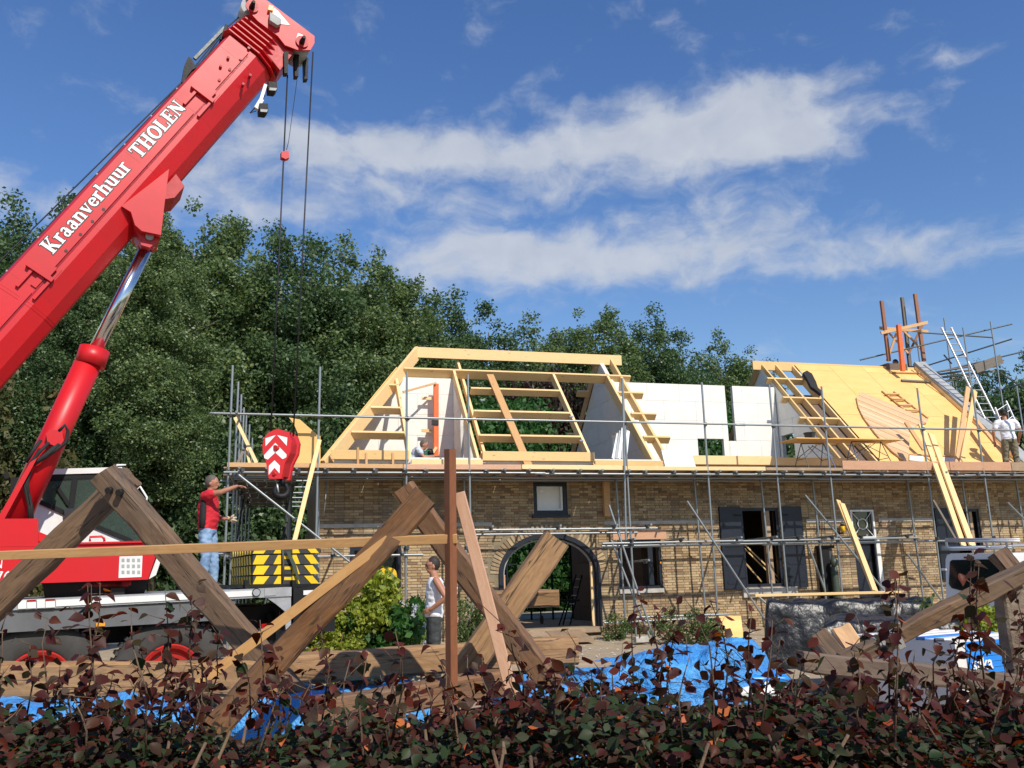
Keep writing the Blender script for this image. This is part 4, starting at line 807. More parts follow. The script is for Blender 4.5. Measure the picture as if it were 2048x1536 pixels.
for (x,y) in((456,117),(441,134),(497,98),(480,120),(459,141),(438,162),(500,152),(486,170)):
    s,t=bst(x,y); tube('bolt',[BP(s,t,.331 if t>tT-.63*hh else .28),BP(s,t,.37)],.022,'lens_red',boom,8)
for (x,y,w_,m_) in((150,395,.10,'cw_yellow'),(60,640,.12,'sticker'),(430,250,.07,'sticker'),(235,425,.06,'cw_yellow')):
    s_,t_=bst(x,y); t_=min(t_,tT-.70*hh) if y>600 else t_; prism('warning_decal',[BP(s_,t_,.3306),BP(s_+w_,t_,.3306),BP(s_+w_,t_+w_*.6,.3306),BP(s_,t_+w_*.6,.3306)],E3*.0012,m_,boom) if tT-.62*hh<t_<tT-.1*hh else None
for q in range(14): a=BP(-3.6+q*.62,tT+.01,.06); tube('pipe_clip',[a,a+E2*.035],.02,'lead',boom,8)
tube('hydraulic_pipe',[BP(-5,tT+.035,.06),BP(sC-.1,tT+.035,.06)],.014,'black_rubber',boom,8); tube('electric_cable',[BP(-5,tT+.03,-.02),BP(sC-.1,tT+.03,-.02)],.008,'cable',boom,6)
# lug for the lift cylinder
cpoly('cylinder_bracket',[(338,338),(300,368),(243,412),(262,424),(270,450),(284,462),(322,470),(330,400)],KF-.03,KB+.36,'crane_red',boom)
cpoly('rest_bracket',[(352,348),(369,372),(349,395),(330,398),(331,372)],KF+.05,KB+.25,'crane_red_matt',boom)
cpoly('cylinder_eye',[(272,460),(284,452),(322,468),(318,478),(300,495),(283,490)],KF+.1,KB+.2,'crane_red_matt',boom); c=UC(299,474,KF+.09); tube('pin',[c,c+CN*.03],.055,'lead',boom,18)
# lift cylinder
def crod(name,a,b,r,mat,k=KB): return tube(name,[UC(*a,k),UC(*b,k)],r,mat,crane,28)
crod('piston_rod',(297,488),(188,706),.092,'chrome'); crod('cylinder_collar',(293,492),(290,499),.105,'crane_red'); barrel=crod('lift_cylinder',(188,702),(20,1064),.172,'crane_red'); crod('cylinder_collar',(190,698),(179,731),.195,'crane_red')
vb=cpoly('valve_block',[(92,867),(100,858),(124,862),(128,880),(118,895),(95,886)],KB-.27,KB-.15,'crane_red'); 
for pts in(((98,885),(78,905),(58,930),(48,965),(58,1010),(60,1040)),((110,893),(80,918),(60,935),(52,965),(62,1010),(64,1040)),((118,888),(100,905),(62,930),(54,968),(60,1012)),((118,862),(130,850),(136,862),(132,885),(112,900),(75,925)),((82,880),(66,902),(52,925))):
    tube('hose',[UC(*p,KB-.26-.02*(i%2)) for i,p in enumerate(pts)],.022,'black_rubber',crane,8)
cpoly('boom_foot_arm',[(60,925),(75,915),(5,1045),(-10,1045)],KB-.35,KB-.25,'crane_red')
# head of the boom
cpoly('head_plate',[(494,-22),(536,2),(629,72),(629,86),(621,100),(596,100),(570,90),(556,72),(516,42),(500,25)],KB-.36,KB-.32,'crane_red',boom)
cpoly('head_plate',[(494,-22),(536,2),(629,72),(629,86),(621,100),(596,100),(570,90),(556,72),(516,42),(500,25)],KB+.30,KB+.34,'crane_red',boom)
cpoly('head_core',[(500,-10),(540,14),(600,66),(585,108),(560,140),(520,90),(500,30)],KB-.28,KB+.28,'crane_red_matt',boom)
cpoly('reflector',[(548,15),(556,22),(580,50),(562,48),(545,28)],KB-.366,KB-.361,'mark_white',boom); cpoly('reflector',[(596,66),(606,70),(604,84),(592,78)],KB-.366,KB-.361,'mark_white',boom)
for x,y,r_ in((604,84,.20),(504,14,.20)):
    c=UC(x,y,KB-.27); tube('sheave',[c,c-CN*.5],.165,'lead',boom,32); c=UC(x,y,KB-.37); tube('sheave_axle',[c,c+CN*.02],.10,'crane_red_matt',boom,20); c=UC(x,y,KB-.40); tube('pin',[c,c+CN*.15],[.045,.025],'black_metal',boom,12)
cpoly('junction_box',[(540,24),(548,28),(563,38),(563,47),(555,50),(540,40)],KB-.46,KB-.37,'lead',boom); cpoly('beacon',[(538,9),(547,12),(546,21),(536,19)],KB-.42,KB-.34,'amber',boom)
for a in((572,128,-.28),(593,134,-.1),(612,140,.1)): cpoly('rope_guide',[(a[0]-4,a[1]-25),(a[0]+5,a[1]-25),(a[0]+4,a[1]+18),(a[0]-3,a[1]+18)],KB+a[2]-.06,KB+a[2]+.06,'black_metal',boom)
def lampset(x,y,m='black_metal'):
    cpoly('floodlight',[(x-9,y-9),(x+8,y-8),(x+9,y+6),(x+5,y+10),(x-8,y+8)],KF-.1,KF+.08,m,boom); cpoly('lamp_lens',[(x-7,y+3),(x+8,y+4),(x+6,y+9),(x-7,y+8)],KF-.115,KF-.101,'lead',boom)
lampset(528,215); lampset(546,172); plank('lamp_arm',UC(520,205,KF),UC(531,170,KF),.05,.05,'crane_white',boom); plank('lamp_arm',UC(512,218,KF),UC(523,200,KF),.07,.07,'crane_white',boom); tube('cable',[UC(512,222,KF),UC(500,226,KF),UC(520,205,KF),UC(530,190,KF)],.008,'cable',boom,6)
# hoist line along the boom back, with its guide mast
ms=cpoly('rope_mast',[(363,165),(369,130),(377,113),(384,118),(392,135),(384,140),(376,150),(369,163)],KB-.1,KB+.1,'black_metal',boom)
plank('mast_strut',UC(449,56,KB),UC(389,118,KB),.05,.05,'tube_dark',boom,up=CN); plank('mast_bracket',UC(452,56,KB),UC(441,86,KB),.05,.2,'black_metal',boom,up=CN)
tube('hoist_rope',[UC(500,15,KB),UC(448,60,KB),UC(370,158,KB),UC(0,522,KB),UC(-200,720,KB)],.010,'cable',boom,6); tube('hoist_rope',[UC(446,68,KB),UC(372,165,KB)],.010,'cable',boom,6)
# hook block (hangs on the falls, still one piece with the crane's reeving)
hook=thing('hook_block','red crane hook block with white chevrons hanging at the left end of the scaffold','hook block',UC(556,905,KB))
HPX=lambda x,y:(440+x/5.12,700+y/5.12); HV=Vector((.5,.86,0))
def hk(name,pts,o0,o1,mat,par=hook,z=True): return prism(name,[UC(*(HPX(*p) if z else p),KB-.10)+HV*o0 for p in pts],HV*(o1-o0),mat,par)
HO=[(590,806),(552,818),(498,845),(455,895),(434,970),(440,1060),(470,1150),(500,1318),(628,1318),(662,1160),(718,1050),(733,940),(705,862),(640,820)]
cheek=hk('cheek_plate',HO,0,.05,'crane_red'); hk('cheek_plate',HO,.23,.28,'crane_red'); hk('core',[(x*.86+82,y*.9+105) for x,y in HO],.06,.22,'crane_red_matt')
for pg in([(468,905),(572,872),(468,985)],[(588,872),(690,897),(684,980)],[(453,1078),(568,952),(682,1070),(680,1098),(655,1112),(640,1118),(568,1050),(490,1122),(455,1106)],[(503,1185),(560,1130),(614,1185),(610,1262),(560,1205),(500,1278)]): hk('chevron',pg,-.006,-.001,'mark_white',cheek)
for (x,y,r_) in((572,1005,.042),(558,1268,.026)): c=UC(*HPX(x,y),KB-.10); tube('pin',[c-HV*.03,c+HV*.31],r_,'crane_red_matt',hook,18)
hp_=[(588,1322),(570,1345),(548,1370),(520,1400),(505,1440),(525,1480),(565,1495),(610,1490),(640,1460),(648,1420),(630,1385),(612,1360)]
tube('hook',[UC(*HPX(x,y),KB-.10)+HV*.14 for x,y in hp_[::-1]+[]],[.03,.035,.042,.05,.055,.055,.05,.042,.034,.028,.022,.012],'black_metal',hook,12); tube('shank',[UC(*HPX(575,1310),KB-.1)+HV*.14,UC(*HPX(600,1375),KB-.1)+HV*.14],.04,'black_metal',hook,12)
tube('safety_latch',[UC(*HPX(548,1365),KB-.1)+HV*.1,UC(*HPX(562,1455),KB-.1)+HV*.1],.014,'alu',hook,8)
for (a,b,d_) in(((575,150),(540,866),.02),((626,104),(583,872),.24)): tube('fall_rope',[UC(*a,KB),UC(*b,KB-.1)+HV*(d_ if b[0]<560 else .05)],.0115,'cable',crane,6)
tube('limit_chain',[UC(594,160,KB),UC(577,284,KB),UC(573,300,KB)],.005,'cable',crane,5); lw=cpoly('limit_weight',[(563,303),(577,301),(579,315),(571,318),(563,314)],KB-.05,KB+.05,'crane_red')
# --- lettering: bold roman capitals and lower case built from strokes on the boom side
def glyph_strokes():
    T=.26; t=.10; S=.055   # heavy stem, thin stroke, serif thickness (cap height 1)
    xh=.68
    def st(x,y0,y1,w=T): return ('b',x,y0,x+w,y1)
    def ser(x,y,w=T,e=.10): return ('b',x-e,y-S/2,x+w+e,y+S/2)
    def ln(x0,y0,x1,y1,w): return ('l',x0,y0,x1,y1,w)
    def arc(cx,cy,rx,ry,a0,a1,w0,w1): return ('a',cx,cy,rx,ry,a0,a1,w0,w1)
    g={}
    g['K']=([st(.10,0,1),ser(.10,S/2),ser(.10,1-S/2),ln(.36,.42,.78,.97,t),ser(.70,1-S/2,.12,.12),ln(.46,.52,.80,.03,T*.9),ser(.72,S/2,.16,.10)],1.05)
    g['T']=([st(.35,0,1),ser(.35,S/2,T,.12),('b',.04,.90,.92,1.0),('b',.04,.70,.11,.95),('b',.85,.70,.92,.95)],.98)
    g['H']=([st(.10,0,1),st(.66,0,1),('b',.30,.46,.72,.55)]+[ser(x,y) for x in(.10,.66) for y in(S/2,1-S/2)],1.05)
    g['O']=([arc(.48,.5,.36,.44,0,360,T,t)],.98)
    g['L']=([st(.10,0,1),ser(.10,S/2),ser(.10,1-S/2),('b',.3,0,.80,.10),('b',.72,.05,.80,.32)],.88)
    g['E']=([st(.10,0,1),ser(.10,S/2),ser(.10,1-S/2),('b',.3,0,.80,.09),('b',.72,.05,.80,.30),('b',.3,.91,.76,1.0),('b',.69,.72,.76,.95),('b',.3,.46,.58,.54),('b',.54,.36,.60,.64)],.90)
    g['N']=([('b',.12,0,.21,1),ser(.12,S/2,.09,.09),('b',.76,0,.85,1),ser(.76,1-S/2,.09,.09),ln(.20,.92,.74,.08,T*1.02),ser(.02,1-S/2,.2,.0)],1.0)
    g['r']=([st(.08,0,xh),ser(.08,S/2,T,.08),ser(.02,xh-S/2,.2,.02),arc(.44,xh-.16,.13,.13,40,150,.12,.12)],.62)
    g['a']=([st(.38,.04,.52,.24),arc(.34,.49,.20,.15,20,160,.12,.12),arc(.28,.20,.17,.16,0,360,.16,.08),('b',.55,0,.74,.08)],.76)
    g['n']=([st(.08,0,xh,.23),ser(.08,S/2,.23,.07),ser(.02,xh-S/2,.2,.02),st(.52,0,.48,.23),ser(.52,S/2,.23,.07),arc(.46,.45,.18,.17,0,150,.14,.12)],.86)
    g['u']=([st(.08,.2,xh,.23),ser(.02,xh-S/2,.2,.02),st(.50,0,xh,.23),ser(.44,xh-S/2,.2,.02),arc(.37,.22,.17,.16,180,340,.14,.12),('b',.6,0,.82,.06)],.86)
    g['v']=([ln(.14,xh-.02,.38,.04,.22),ln(.62,xh-.02,.40,.04,.09),ser(.04,xh-S/2,.28,.03),ser(.54,xh-S/2,.16,.04)],.78)
    g['e']=([arc(.36,.34,.25,.27,5,325,.20,.09),('b',.18,.32,.62,.40)],.70)
    g['h']=([st(.08,0,1,.23),ser(.08,S/2,.23,.07),ser(.02,1-S/2,.2,.02),st(.52,0,.48,.23),ser(.52,S/2,.23,.07),arc(.46,.45,.18,.17,0,150,.14,.12)],.86)
    g['7']=([('b',.06,.88,.72,1.0),ln(.62,.92,.30,.0,.18),('b',.06,.72,.12,.9)],.76)
    g['6']=([arc(.38,.30,.24,.25,0,360,.18,.09),arc(.58,.34,.44,.62,98,180,.12,.18)],.80)
    return g
GL=glyph_strokes()
def lettering(text,org,ux,uy,H,mat,parent,e0,grow=0.,name='letter',sp=1.,nrm=None,lift=.0006):
    nrm=nrm or E3; x=0.
    for ch_ in text:
        if ch_==' ': x+=.55; continue
        parts,adv=GL[ch_]; mb=MB(); lay=0
        for p in parts:
            polys=[]
            g_=grow/H
            if p[0]=='b': polys=[[(p[1]-g_,p[2]-g_),(p[3]+g_,p[2]-g_),(p[3]+g_,p[4]+g_),(p[1]-g_,p[4]+g_)]]
            elif p[0]=='l':
                _,x0,y0,x1,y1,w_=p; dx,dy=x1-x0,y1-y0; l_=math.hypot(dx,dy); hw=w_/2*l_/abs(dy)+g_*1.2; polys=[[(x0-hw,y0+(g_ if dy<0 else -g_)),(x0+hw,y0+(g_ if dy<0 else -g_)),(x1+hw,y1-(g_ if dy<0 else -g_)),(x1-hw,y1-(g_ if dy<0 else -g_))]]
            else:
                _,cx,cy,rx,ry,a0,a1,w0,w1=p; n=max(6,int(abs(a1-a0)/20))
                for i in range(n):
                    q=[]; ts=[math.radians(a0+(a1-a0)*(i+k)/n) for k in(0,1)]
                    wd=[w1+(w0-w1)*abs(math.cos(t)) for t in ts]
                    o_=[(cx+(rx+wd[k]/2+g_)*math.cos(ts[k]),cy+(ry+wd[k]/2+g_)*math.sin(ts[k])) for k in(0,1)]; i_=[(cx+(rx-wd[k]/2-g_)*math.cos(ts[k]),cy+(ry-wd[k]/2-g_)*math.sin(ts[k])) for k in(0,1)]
                    polys.append([o_[0],o_[1],i_[1],i_[0]])
            e_=e0+lay*lift; lay+=1
            for pg in polys: mb.prism([org+ux*((x+a)*H*sp)+uy*(b*H)+nrm*(e_-.0) for a,b in pg],nrm*.0005)
        mb.build(name,mat,parent); x+=adv
    return x*H*sp
def word(text,p0,p1,H,base_t=None):
    s0,t0=bst(*p0); s1,_=bst(*p1); wid=sum((.55 if c==' ' else GL[c][1]) for c in text)*H; sp=(s1-s0)/wid
    lettering(text,BP(s0,t0,0),E1,E2,H,'letter_black',boom,.3312,.012,'letter_outline',sp,lift=.0002)
    lettering(text,BP(s0,t0,0),E1,E2,H,'mark_white',boom,.3345,0,'letter',sp,lift=.0002)
word('Kraanverhuur',(106,509),(268,338),.205); word('THOLEN',(280,319),(374,217),.205)
lettering('N',UC(-14,1137,.142),CD,Vector((0,0,1)),.10,'mark_white',body,.001,0,'letter',1,CN,.0003); lettering('76',UC(-11,1162,.142),CD,Vector((0,0,1)),.105,'mark_white',body,.001,0,'letter',1,CN,.0003)
# ================================================================ PEOPLE
REM=[]   # meshes to fuse into one skin: (object, voxel)
def ell_loft(rings,n=18):
    V=[];F=[]
    for (c,a,b,rot) in rings:
        for k in range(n):
            q=2*math.pi*k/n; p=Vector((a*math.cos(q),b*math.sin(q),0)); 
            if rot: p=Matrix.Rotation(rot,3,'Y')@p
            V.append(Vector(c)+p)
    for i in range(len(rings)-1):
        for k in range(n): F.append((i*n+k,i*n+(k+1)%n,(i+1)*n+(k+1)%n,(i+1)*n+k))
    F.append(tuple(range(n-1,-1,-1))); F.append(tuple((len(rings)-1)*n+k for k in range(n))); return V,F
def sph_vf(c,r,sc=(1,1,1),seg=14):
    V=[];F=[];m=seg//2
    for i in range(1,m):
        t=math.pi*i/m
        for k in range(seg): q=2*math.pi*k/seg; V.append((c[0]+r*sc[0]*math.sin(t)*math.cos(q),c[1]+r*sc[1]*math.sin(t)*math.sin(q),c[2]+r*sc[2]*math.cos(t)))
    for i in range(m-2):
        for k in range(seg): F.append((i*seg+k,(i+1)*seg+k,(i+1)*seg+(k+1)%seg,i*seg+(k+1)%seg))
    F.append(tuple(range(seg))); F.append(tuple((m-2)*seg+k for k in range(seg-1,-1,-1))); return V,F
def limb(mb,pts,rs,n=12):
    # rounded limb through pts; radii given at each point, belly of the muscle between
    P=[];Rr=[]
    for i in range(len(pts)-1):
        a,b=Vector(pts[i]),Vector(pts[i+1])
        for j in range(5):
            t=j/5; P.append(a.lerp(b,t)); Rr.append((rs[i]+(rs[i+1]-rs[i])*t)*(1+.10*math.sin(math.pi*t)))
    P.append(Vector(pts[-1])); Rr.append(rs[-1]); v,f=tube_vf(P,Rr,n); mb.add(v,f)
    for p,r in zip(pts,rs): mb.add(*sph_vf(p,r*.99,seg=n))
def person(label,loc,yaw,J,shirt,trous,hair,group=None,sleeve=.5,hat=None,glasses=False,shoe='leather',belly=0.,hold=None,scale=1.):
    t=thing('person',label,'person',loc,group); MW=Matrix.Translation(Vector(loc))@Matrix.Rotation(yaw,4,'Z')@Matrix.Scale(scale,4)
    t.matrix_basis=Matrix.Translation(Vector(loc)); 
    H=Vector(J['hip']); Cc=Vector(J['chest']); Nk=Vector(J['neck']); Hd=Vector(J['head']); lean=math.atan2(Cc.x-H.x,Cc.z-H.z)
    def torso(g,top=1.):
        mid=H.lerp(Cc,.5)+Vector((belly*.5,0,0)); r=[(H+Vector((0,0,-.07)),.105+g,.155+g,lean),(H,.12+g,.175+g,lean),(mid,.115+g+belly,.16+g,lean),(Cc,.125+g,.185+g,lean),(Cc.lerp(Nk,.55),.10+g,.17+g,lean),(Cc.lerp(Nk,.85),.07+g,.10+g,lean)]
        return ell_loft(r)
    B=MB(); B.add(*torso(0)); limb(B,[Nk-Vector((0,0,.05)),Hd-Vector((0,0,.06))],[.062,.052])
    fw_=Vector(J.get('face',(1,0,0))).normalized(); sd_=Vector((0,0,1)).cross(fw_).normalized(); up_=fw_.cross(sd_); HM=Matrix((fw_,sd_,up_)).transposed().to_4x4(); HM.translation=Hd
    def hd(v,f): B.add([HM@Vector(p) for p in v],f)
    hd(*sph_vf((0,0,.015),.1,(.98,.78,1.12),18)); hd(*sph_vf((.028,0,-.06),.062,(1.0,.86,.85),14)); hd(*sph_vf((.098,0,-.018),.017,(1.1,.8,1.3),8)); hd(*ell_loft([((.085,0,.03),.006,.008,0),((.104,0,-.012),.016,.014,0),((.092,0,-.025),.012,.014,0)],8))
    for s in(-1,1): hd(*sph_vf((-.005,s*.08,-.01),.026,(.75,.3,1.15),10)); hd(*sph_vf((.08,s*.032,.022),.018,(.6,1.2,.5),8))
    hd(*sph_vf((.088,0,-.055),.016,(.8,1.5,.45),8))
    for s,k in((-1,'R'),(1,'L')):
        a=[Vector(q) for q in J['arm'+k]]; limb(B,a,[.056,.043,.028]); l=[Vector(q) for q in J['leg'+k]]; limb(B,l,[.085,.058,.042]); 
        # hand: palm and five fingers
        d=(a[2]-a[1]).normalized(); hd_=Vector(J.get('handdir'+k,d)).normalized(); pn=Vector(J.get('palm'+k,(0,0,-1))); pn=(pn-hd_*pn.dot(hd_)).normalized(); sv=hd_.cross(pn)
        w_=a[2]; pc=w_+hd_*.05; hm=Matrix((hd_,sv,pn)).transposed().to_4x4(); hm.translation=pc; v,f=sph_vf((0,0,0),.05,(1.05,.85,.34),12); B.add([hm@Vector(p) for p in v],f)
        cu=J.get('curl'+k,.5)
        for q,ln_ in((-1.5,.062),(-.5,.076),(.5,.08),(1.5,.070)):
            b0=pc+hd_*.035+sv*q*.019; p1=b0+(hd_*math.cos(cu*.5)+pn*math.sin(cu*.5))*ln_*.45; p2=p1+(hd_*math.cos(cu*1.4)+pn*math.sin(cu*1.4))*ln_*.33; p3=p2+(hd_*math.cos(cu*2.1)+pn*math.sin(cu*2.1))*ln_*.27
            B.tube([b0,p1,p2,p3],[.0095,.009,.008,.0065],7)
        b0=pc-hd_*.02+sv*.036; B.tube([b0,b0+(hd_*.5+sv*.8+pn*.2).normalized()*.035,b0+(hd_*.9+sv*.8+pn*.4).normalized()*.062],[.012,.0105,.008],7)
    def emit(mb,name,mat,vox,parent=t):
        o=mk(name,[MW@Vector(p) for p in mb.v],mb.f,mat,parent); REM.append((o,vox)); return o
    body_=emit(B,'body','skin',.009)
    S=MB(); r_=torso(.018); S.add(*r_)
    if sleeve>0:
        for k in('R','L'):
            a=[Vector(q) for q in J['arm'+k]]; e=a[0].lerp(a[1],sleeve) if sleeve<1 else None
            limb(S,[Cc.lerp(Nk,.6).lerp(a[0],.6),a[0],e] if e else [a[0],a[1],a[2]],[.07,.075,.068] if e else [.072,.06,.045])
    else:
        for k in('R','L'): S.add(*sph_vf(Vector(J['arm'+k][0]).lerp(Cc,.35),.075))
    sh=emit(S,'shirt',shirt,.014)
    T=MB(); T.add(*ell_loft([(H+Vector((0,0,-.10)),.12,.165,0),(H+Vector((0,0,-.02)),.132,.185,lean),(H+(Cc-H)*.12,.13,.182,lean)]))
    for k in('R','L'):
        l=[Vector(q) for q in J['leg'+k]]; l2=[l[0],l[1],l[2]+(l[1]-l[2]).normalized()*.03]; limb(T,l2,[.105,.08,.072])
    emit(T,'trousers',trous,.014)
    for s,k in((-1,'R'),(1,'L')):
        a=MW@Vector(J['leg'+k][2]); f_=(MW.to_3x3()@Vector((1,.12*s,0))).normalized(); mb=MB(); z0=a.z-.085*scale
        v,f=ell_loft([((0,0,0),.145,.05,0),((0,0,.035),.145,.052,0),((-.03,0,.07),.10,.045,0),((-.06,0,.11),.055,.045,0)],14); mm=Matrix((f_,Vector((0,0,1)).cross(f_),Vector((0,0,1)))).transposed().to_4x4(); mm.translation=Vector((a.x,a.y,z0))+f_*.06; mb.add([mm@Vector(p) for p in v],f); mb.build('shoe',shoe,t,True)
    MH=MW@HM; hb=MB()
    if hat:
        hb.add(*ell_loft([((0,0,.05),.125,.105,0),((0,0,.11),.10,.085,0),((-.005,0,.14),.05,.045,0)],18)); hb.add(*ell_loft([((.05,0,.052),.16,.10,0),((.05,0,.062),.155,.095,0)],18)); nm_,mt_='cap',hat
        mk(nm_,[MH@Vector(p) for p in hb.v],hb.f,mt_,t,None,True)
    hb=MB(); v,f=sph_vf((-.018,0,.03),.104,(.98,.82,1.08),20); hb.v=[Vector(p)+Vector((1,1,1))*0+Vector(p).normalized()*fnoise(p,40)*.006 for p in v]; hb.f=[q for q in f if sum(v[i][0]-.045+ (0 if v[i][2]>.05 else .05) for i in q)/len(q)<0 and sum(v[i][2] for i in q)/len(q)>-.055]
    mk('hair',[MH@Vector(p) for p in hb.v],hb.f,hair,t,None,True)
    for s in(-1,1): sphere('eye',MH@Vector((.086,s*.032,.018)),.008,'letter_black',t,seg=8)
    if glasses:
        mb=MB()
        for s in(-1,1): mb.tube([MH@Vector((.103,s*.034+.02*math.cos(q),.016+.015*math.sin(q))) for q in [2*math.pi*i/10 for i in range(11)]],.0022,5); mb.tube([MH@Vector((.103,s*.054,.02)),MH@Vector((0,s*.082,.012))],.0022,5)
        mb.build('glasses','letter_black',t)
    return t,MW,body_
# pose helper values are metres in the person's own frame: x forward, y to his left, z up
YR=-YAW
pz=UC(410,1165,2.25); base=Vector((pz.x,pz.y,1.40)); HR=UD(408,950,(pz-CAMP).dot(RM@Vector((0,0,-1)))).z-1.40
sc_=max(.95,min(1.05,HR/1.76))
t,MWr,_=person('man in red and black polo shirt and jeans pointing right beside the crane',base,YR,dict(hip=(0,0,.95),chest=(-.02,0,1.30),neck=(.0,0,1.50),head=(.04,0,1.635),face=(1,-.05,-.10),
 armR=[(.0,-.20,1.43),(.27,-.27,1.47),(.50,-.22,1.56)],handdirR=(1,.1,-.02),palmR=(0,0,-1),curlR=.45,armL=[(0,.20,1.42),(.02,.26,1.14),(.24,.10,1.08)],handdirL=(1,-.25,-.05),curlL=.9,
 legR=[(0,-.09,.90),(.03,-.10,.49),(-.03,-.11,.09)],legL=[(0,.09,.90),(.08,.10,.49),(.09,.11,.09)]),'shirt_red','denim','hair_grey',belly=.035,scale=sc_)
mb=MB(); mb.add(*ell_loft([((-.02,-.17,.93),.05,.045,0),((-.02,-.175,1.1),.05,.035,0),((-.02,-.178,1.3),.05,.034,0),((-.02,-.18,1.36),.045,.03,0)],12)); mk('side_panel',[MWr@Vector(p) for p in mb.v],mb.f,'cloth_black',t,None,True)
mb=MB(); mb.add(*ell_loft([((0,0,1.475),.085,.10,0),((.01,0,1.53),.07,.075,0)],14)); mk('collar',[MWr@Vector(p) for p in mb.v],mb.f,'cloth_black',t,None,True)
gv=thing('work_gloves','pair of pale work gloves held by the man in the red shirt','gloves',MWr@Vector((.34,.06,1.07)))
for i in range(9): a=MWr@Vector((.33,.06,1.07)); d=Vector((random.uniform(-.4,1),random.uniform(-.5,.5),random.uniform(-.9,.9))).normalized(); tube('glove_finger',[a,a+d*.05,a+d*.10+Vector((0,0,-.01))],[.022,.018,.010],'glove',gv,7)
dv=12.8; pb=UD(869,1335,dv); 
t,MWv,_=person('man in white sleeveless shirt and glasses, hand on hip, behind the brown post',(pb.x,pb.y,0.0),math.pi+YR+.15,dict(hip=(0,0,.96),chest=(-.02,0,1.32),neck=(-.02,0,1.52),head=(.02,0,1.66),face=(1,.08,-.03),
 armR=[(-.02,-.21,1.45),(-.12,-.34,1.20),(.06,-.24,1.03)],handdirR=(.6,.5,-.4),armL=[(-.02,.21,1.45),(-.16,.33,1.20),(.06,.21,1.04)],handdirL=(.8,-.4,-.3),palmL=(0,-1,0),
 legR=[(0,-.09,.90),(.03,-.11,.49),(-.02,-.12,.09)],legL=[(0,.09,.90),(.0,.11,.49),(-.03,.12,.09)]),'vest_white','trouser_dark','hair_dark',sleeve=0,glasses=True)
rp=UY(838,908,21.3)
person('worker bending over a saw in the left roof room, pale blue shirt',(rp.x,21.3,4.02),YR-.1,dict(hip=(-.18,0,.26),chest=(-.02,0,.50),neck=(.05,0,.60),head=(.13,0,.665),face=(1,-.05,-.35),
 armR=[(.02,-.2,.53),(.18,-.25,.32),(.40,-.12,.36)],armL=[(.02,.2,.53),(.2,.25,.36),(.42,.1,.36)],legR=[(-.18,-.1,.24),(.20,-.16,.30),(.02,-.16,.09)],legL=[(-.18,.1,.24),(.16,.16,.26),(-.2,.16,.09)]),'shirt_blue','denim','hair_grey')
rq=UY(2026,934,19.05); 
person('man in white T shirt and khaki trousers standing on the far right scaffold',(rq.x,19.05,3.775),math.pi/2-.5,dict(hip=(0,0,.96),chest=(.05,0,1.30),neck=(.09,0,1.50),head=(.13,0,1.65),face=(1,-.3,-.2),
 armR=[(.06,-.21,1.43),(.05,-.33,1.16),(.20,-.30,.95)],armL=[(.06,.21,1.43),(.02,.35,1.16),(.10,.33,.92)],legR=[(0,-.09,.92),(.05,-.12,.49),(-.02,-.14,.09)],legL=[(0,.09,.92),(.05,.13,.49),(.0,.16,.09)]),'vest_white','khaki','hair_dark',hat='cloth_black',sleeve=.6)
rk=UY(1806,745,24.0)
person('worker in dark clothes crouching on the ridge behind the orange post',(rk.x,24.2,7.15),math.pi+.2,dict(hip=(-.18,0,.36),chest=(-.02,0,.66),neck=(.05,0,.84),head=(.10,0,.95),face=(1,-.05,-.45),
 armR=[(.02,-.2,.76),(.18,-.25,.52),(.40,-.12,.46)],armL=[(.02,.2,.76),(.2,.25,.56),(.42,.1,.46)],legR=[(-.18,-.1,.34),(.20,-.16,.40),(.02,-.16,.09)],legL=[(-.18,.1,.34),(.16,.16,.36),(-.2,.16,.09)]),'cloth_black','trouser_dark','hair_dark',sleeve=1.)
for o,v in REM:
    m_=o.modifiers.new('r','REMESH'); m_.mode='VOXEL'; m_.voxel_size=v; m_.use_smooth_shade=True
    s_=o.modifiers.new('s','SMOOTH'); s_.iterations=3 if v<.01 else 5; s_.factor=.5
bpy.context.view_layer.update(); DG=bpy.context.evaluated_depsgraph_get()
for o,v in REM:
    me=bpy.data.meshes.new_from_object(o.evaluated_get(DG)); o.modifiers.clear(); 
    if v>.01:   # folds of cloth
        co=np.empty(len(me.vertices)*3,np.float32); me.vertices.foreach_get('co',co); nm=np.empty_like(co); me.vertices.foreach_get('normal',nm)
        for i in range(len(me.vertices)): nm[3*i:3*i+3]*=fnoise((co[3*i]*5,co[3*i+1]*5,co[3*i+2]*9),2.2,2)*.013
        me.vertices.foreach_set('co',co+nm); me.update()
    o.data=me
# ================================================================ OLD OAK TRUSSES AND BRACES IN FRONT
def D_(p,d): return UD(p[0],p[1],d)
def tb_(name,label,A,B,w_,t_,mat,up,cat='beam',group=None,foot=False,**k):
    if foot: B=Vector(A).lerp(Vector(B),(Vector(A).z+.02)/(Vector(A).z-Vector(B).z))
    return tag(timber(name,A,B,w_,t_,mat,None,up,**k),label,cat,group)
CF=-(RM@Vector((0,0,-1))) # towards the camera
G1_='old oak beams set up as crossed pairs'
tb_('old_beam','weathered oak beam rising to the right behind its partner in the left crossed pair',D_((262,952),6.75),D_((-60,1262),6.6),.185,.17,'old_oak_grey',CF,group=G1_,foot=True)
pegb=tb_('old_beam','weathered oak beam with two peg holes falling to the right in the left crossed pair',D_((206,946),6.45),D_((530,1325),6.5),.178,.16,'old_oak_grey',CF,group=G1_,foot=True)
for (x,y) in((217,981),(238,985)): c=D_((x,y),6.34); tube('peg_hole',[c-CF*.03,c+CF*.012],.024,'letter_black',pegb,12)
tb_('old_beam','thick dark oak beam rising to the right in the middle crossed pair, a crack along it',D_((852,992),6.05),D_((480,1400),5.7),.175,.20,'old_oak',CF,group=G1_,foot=True)
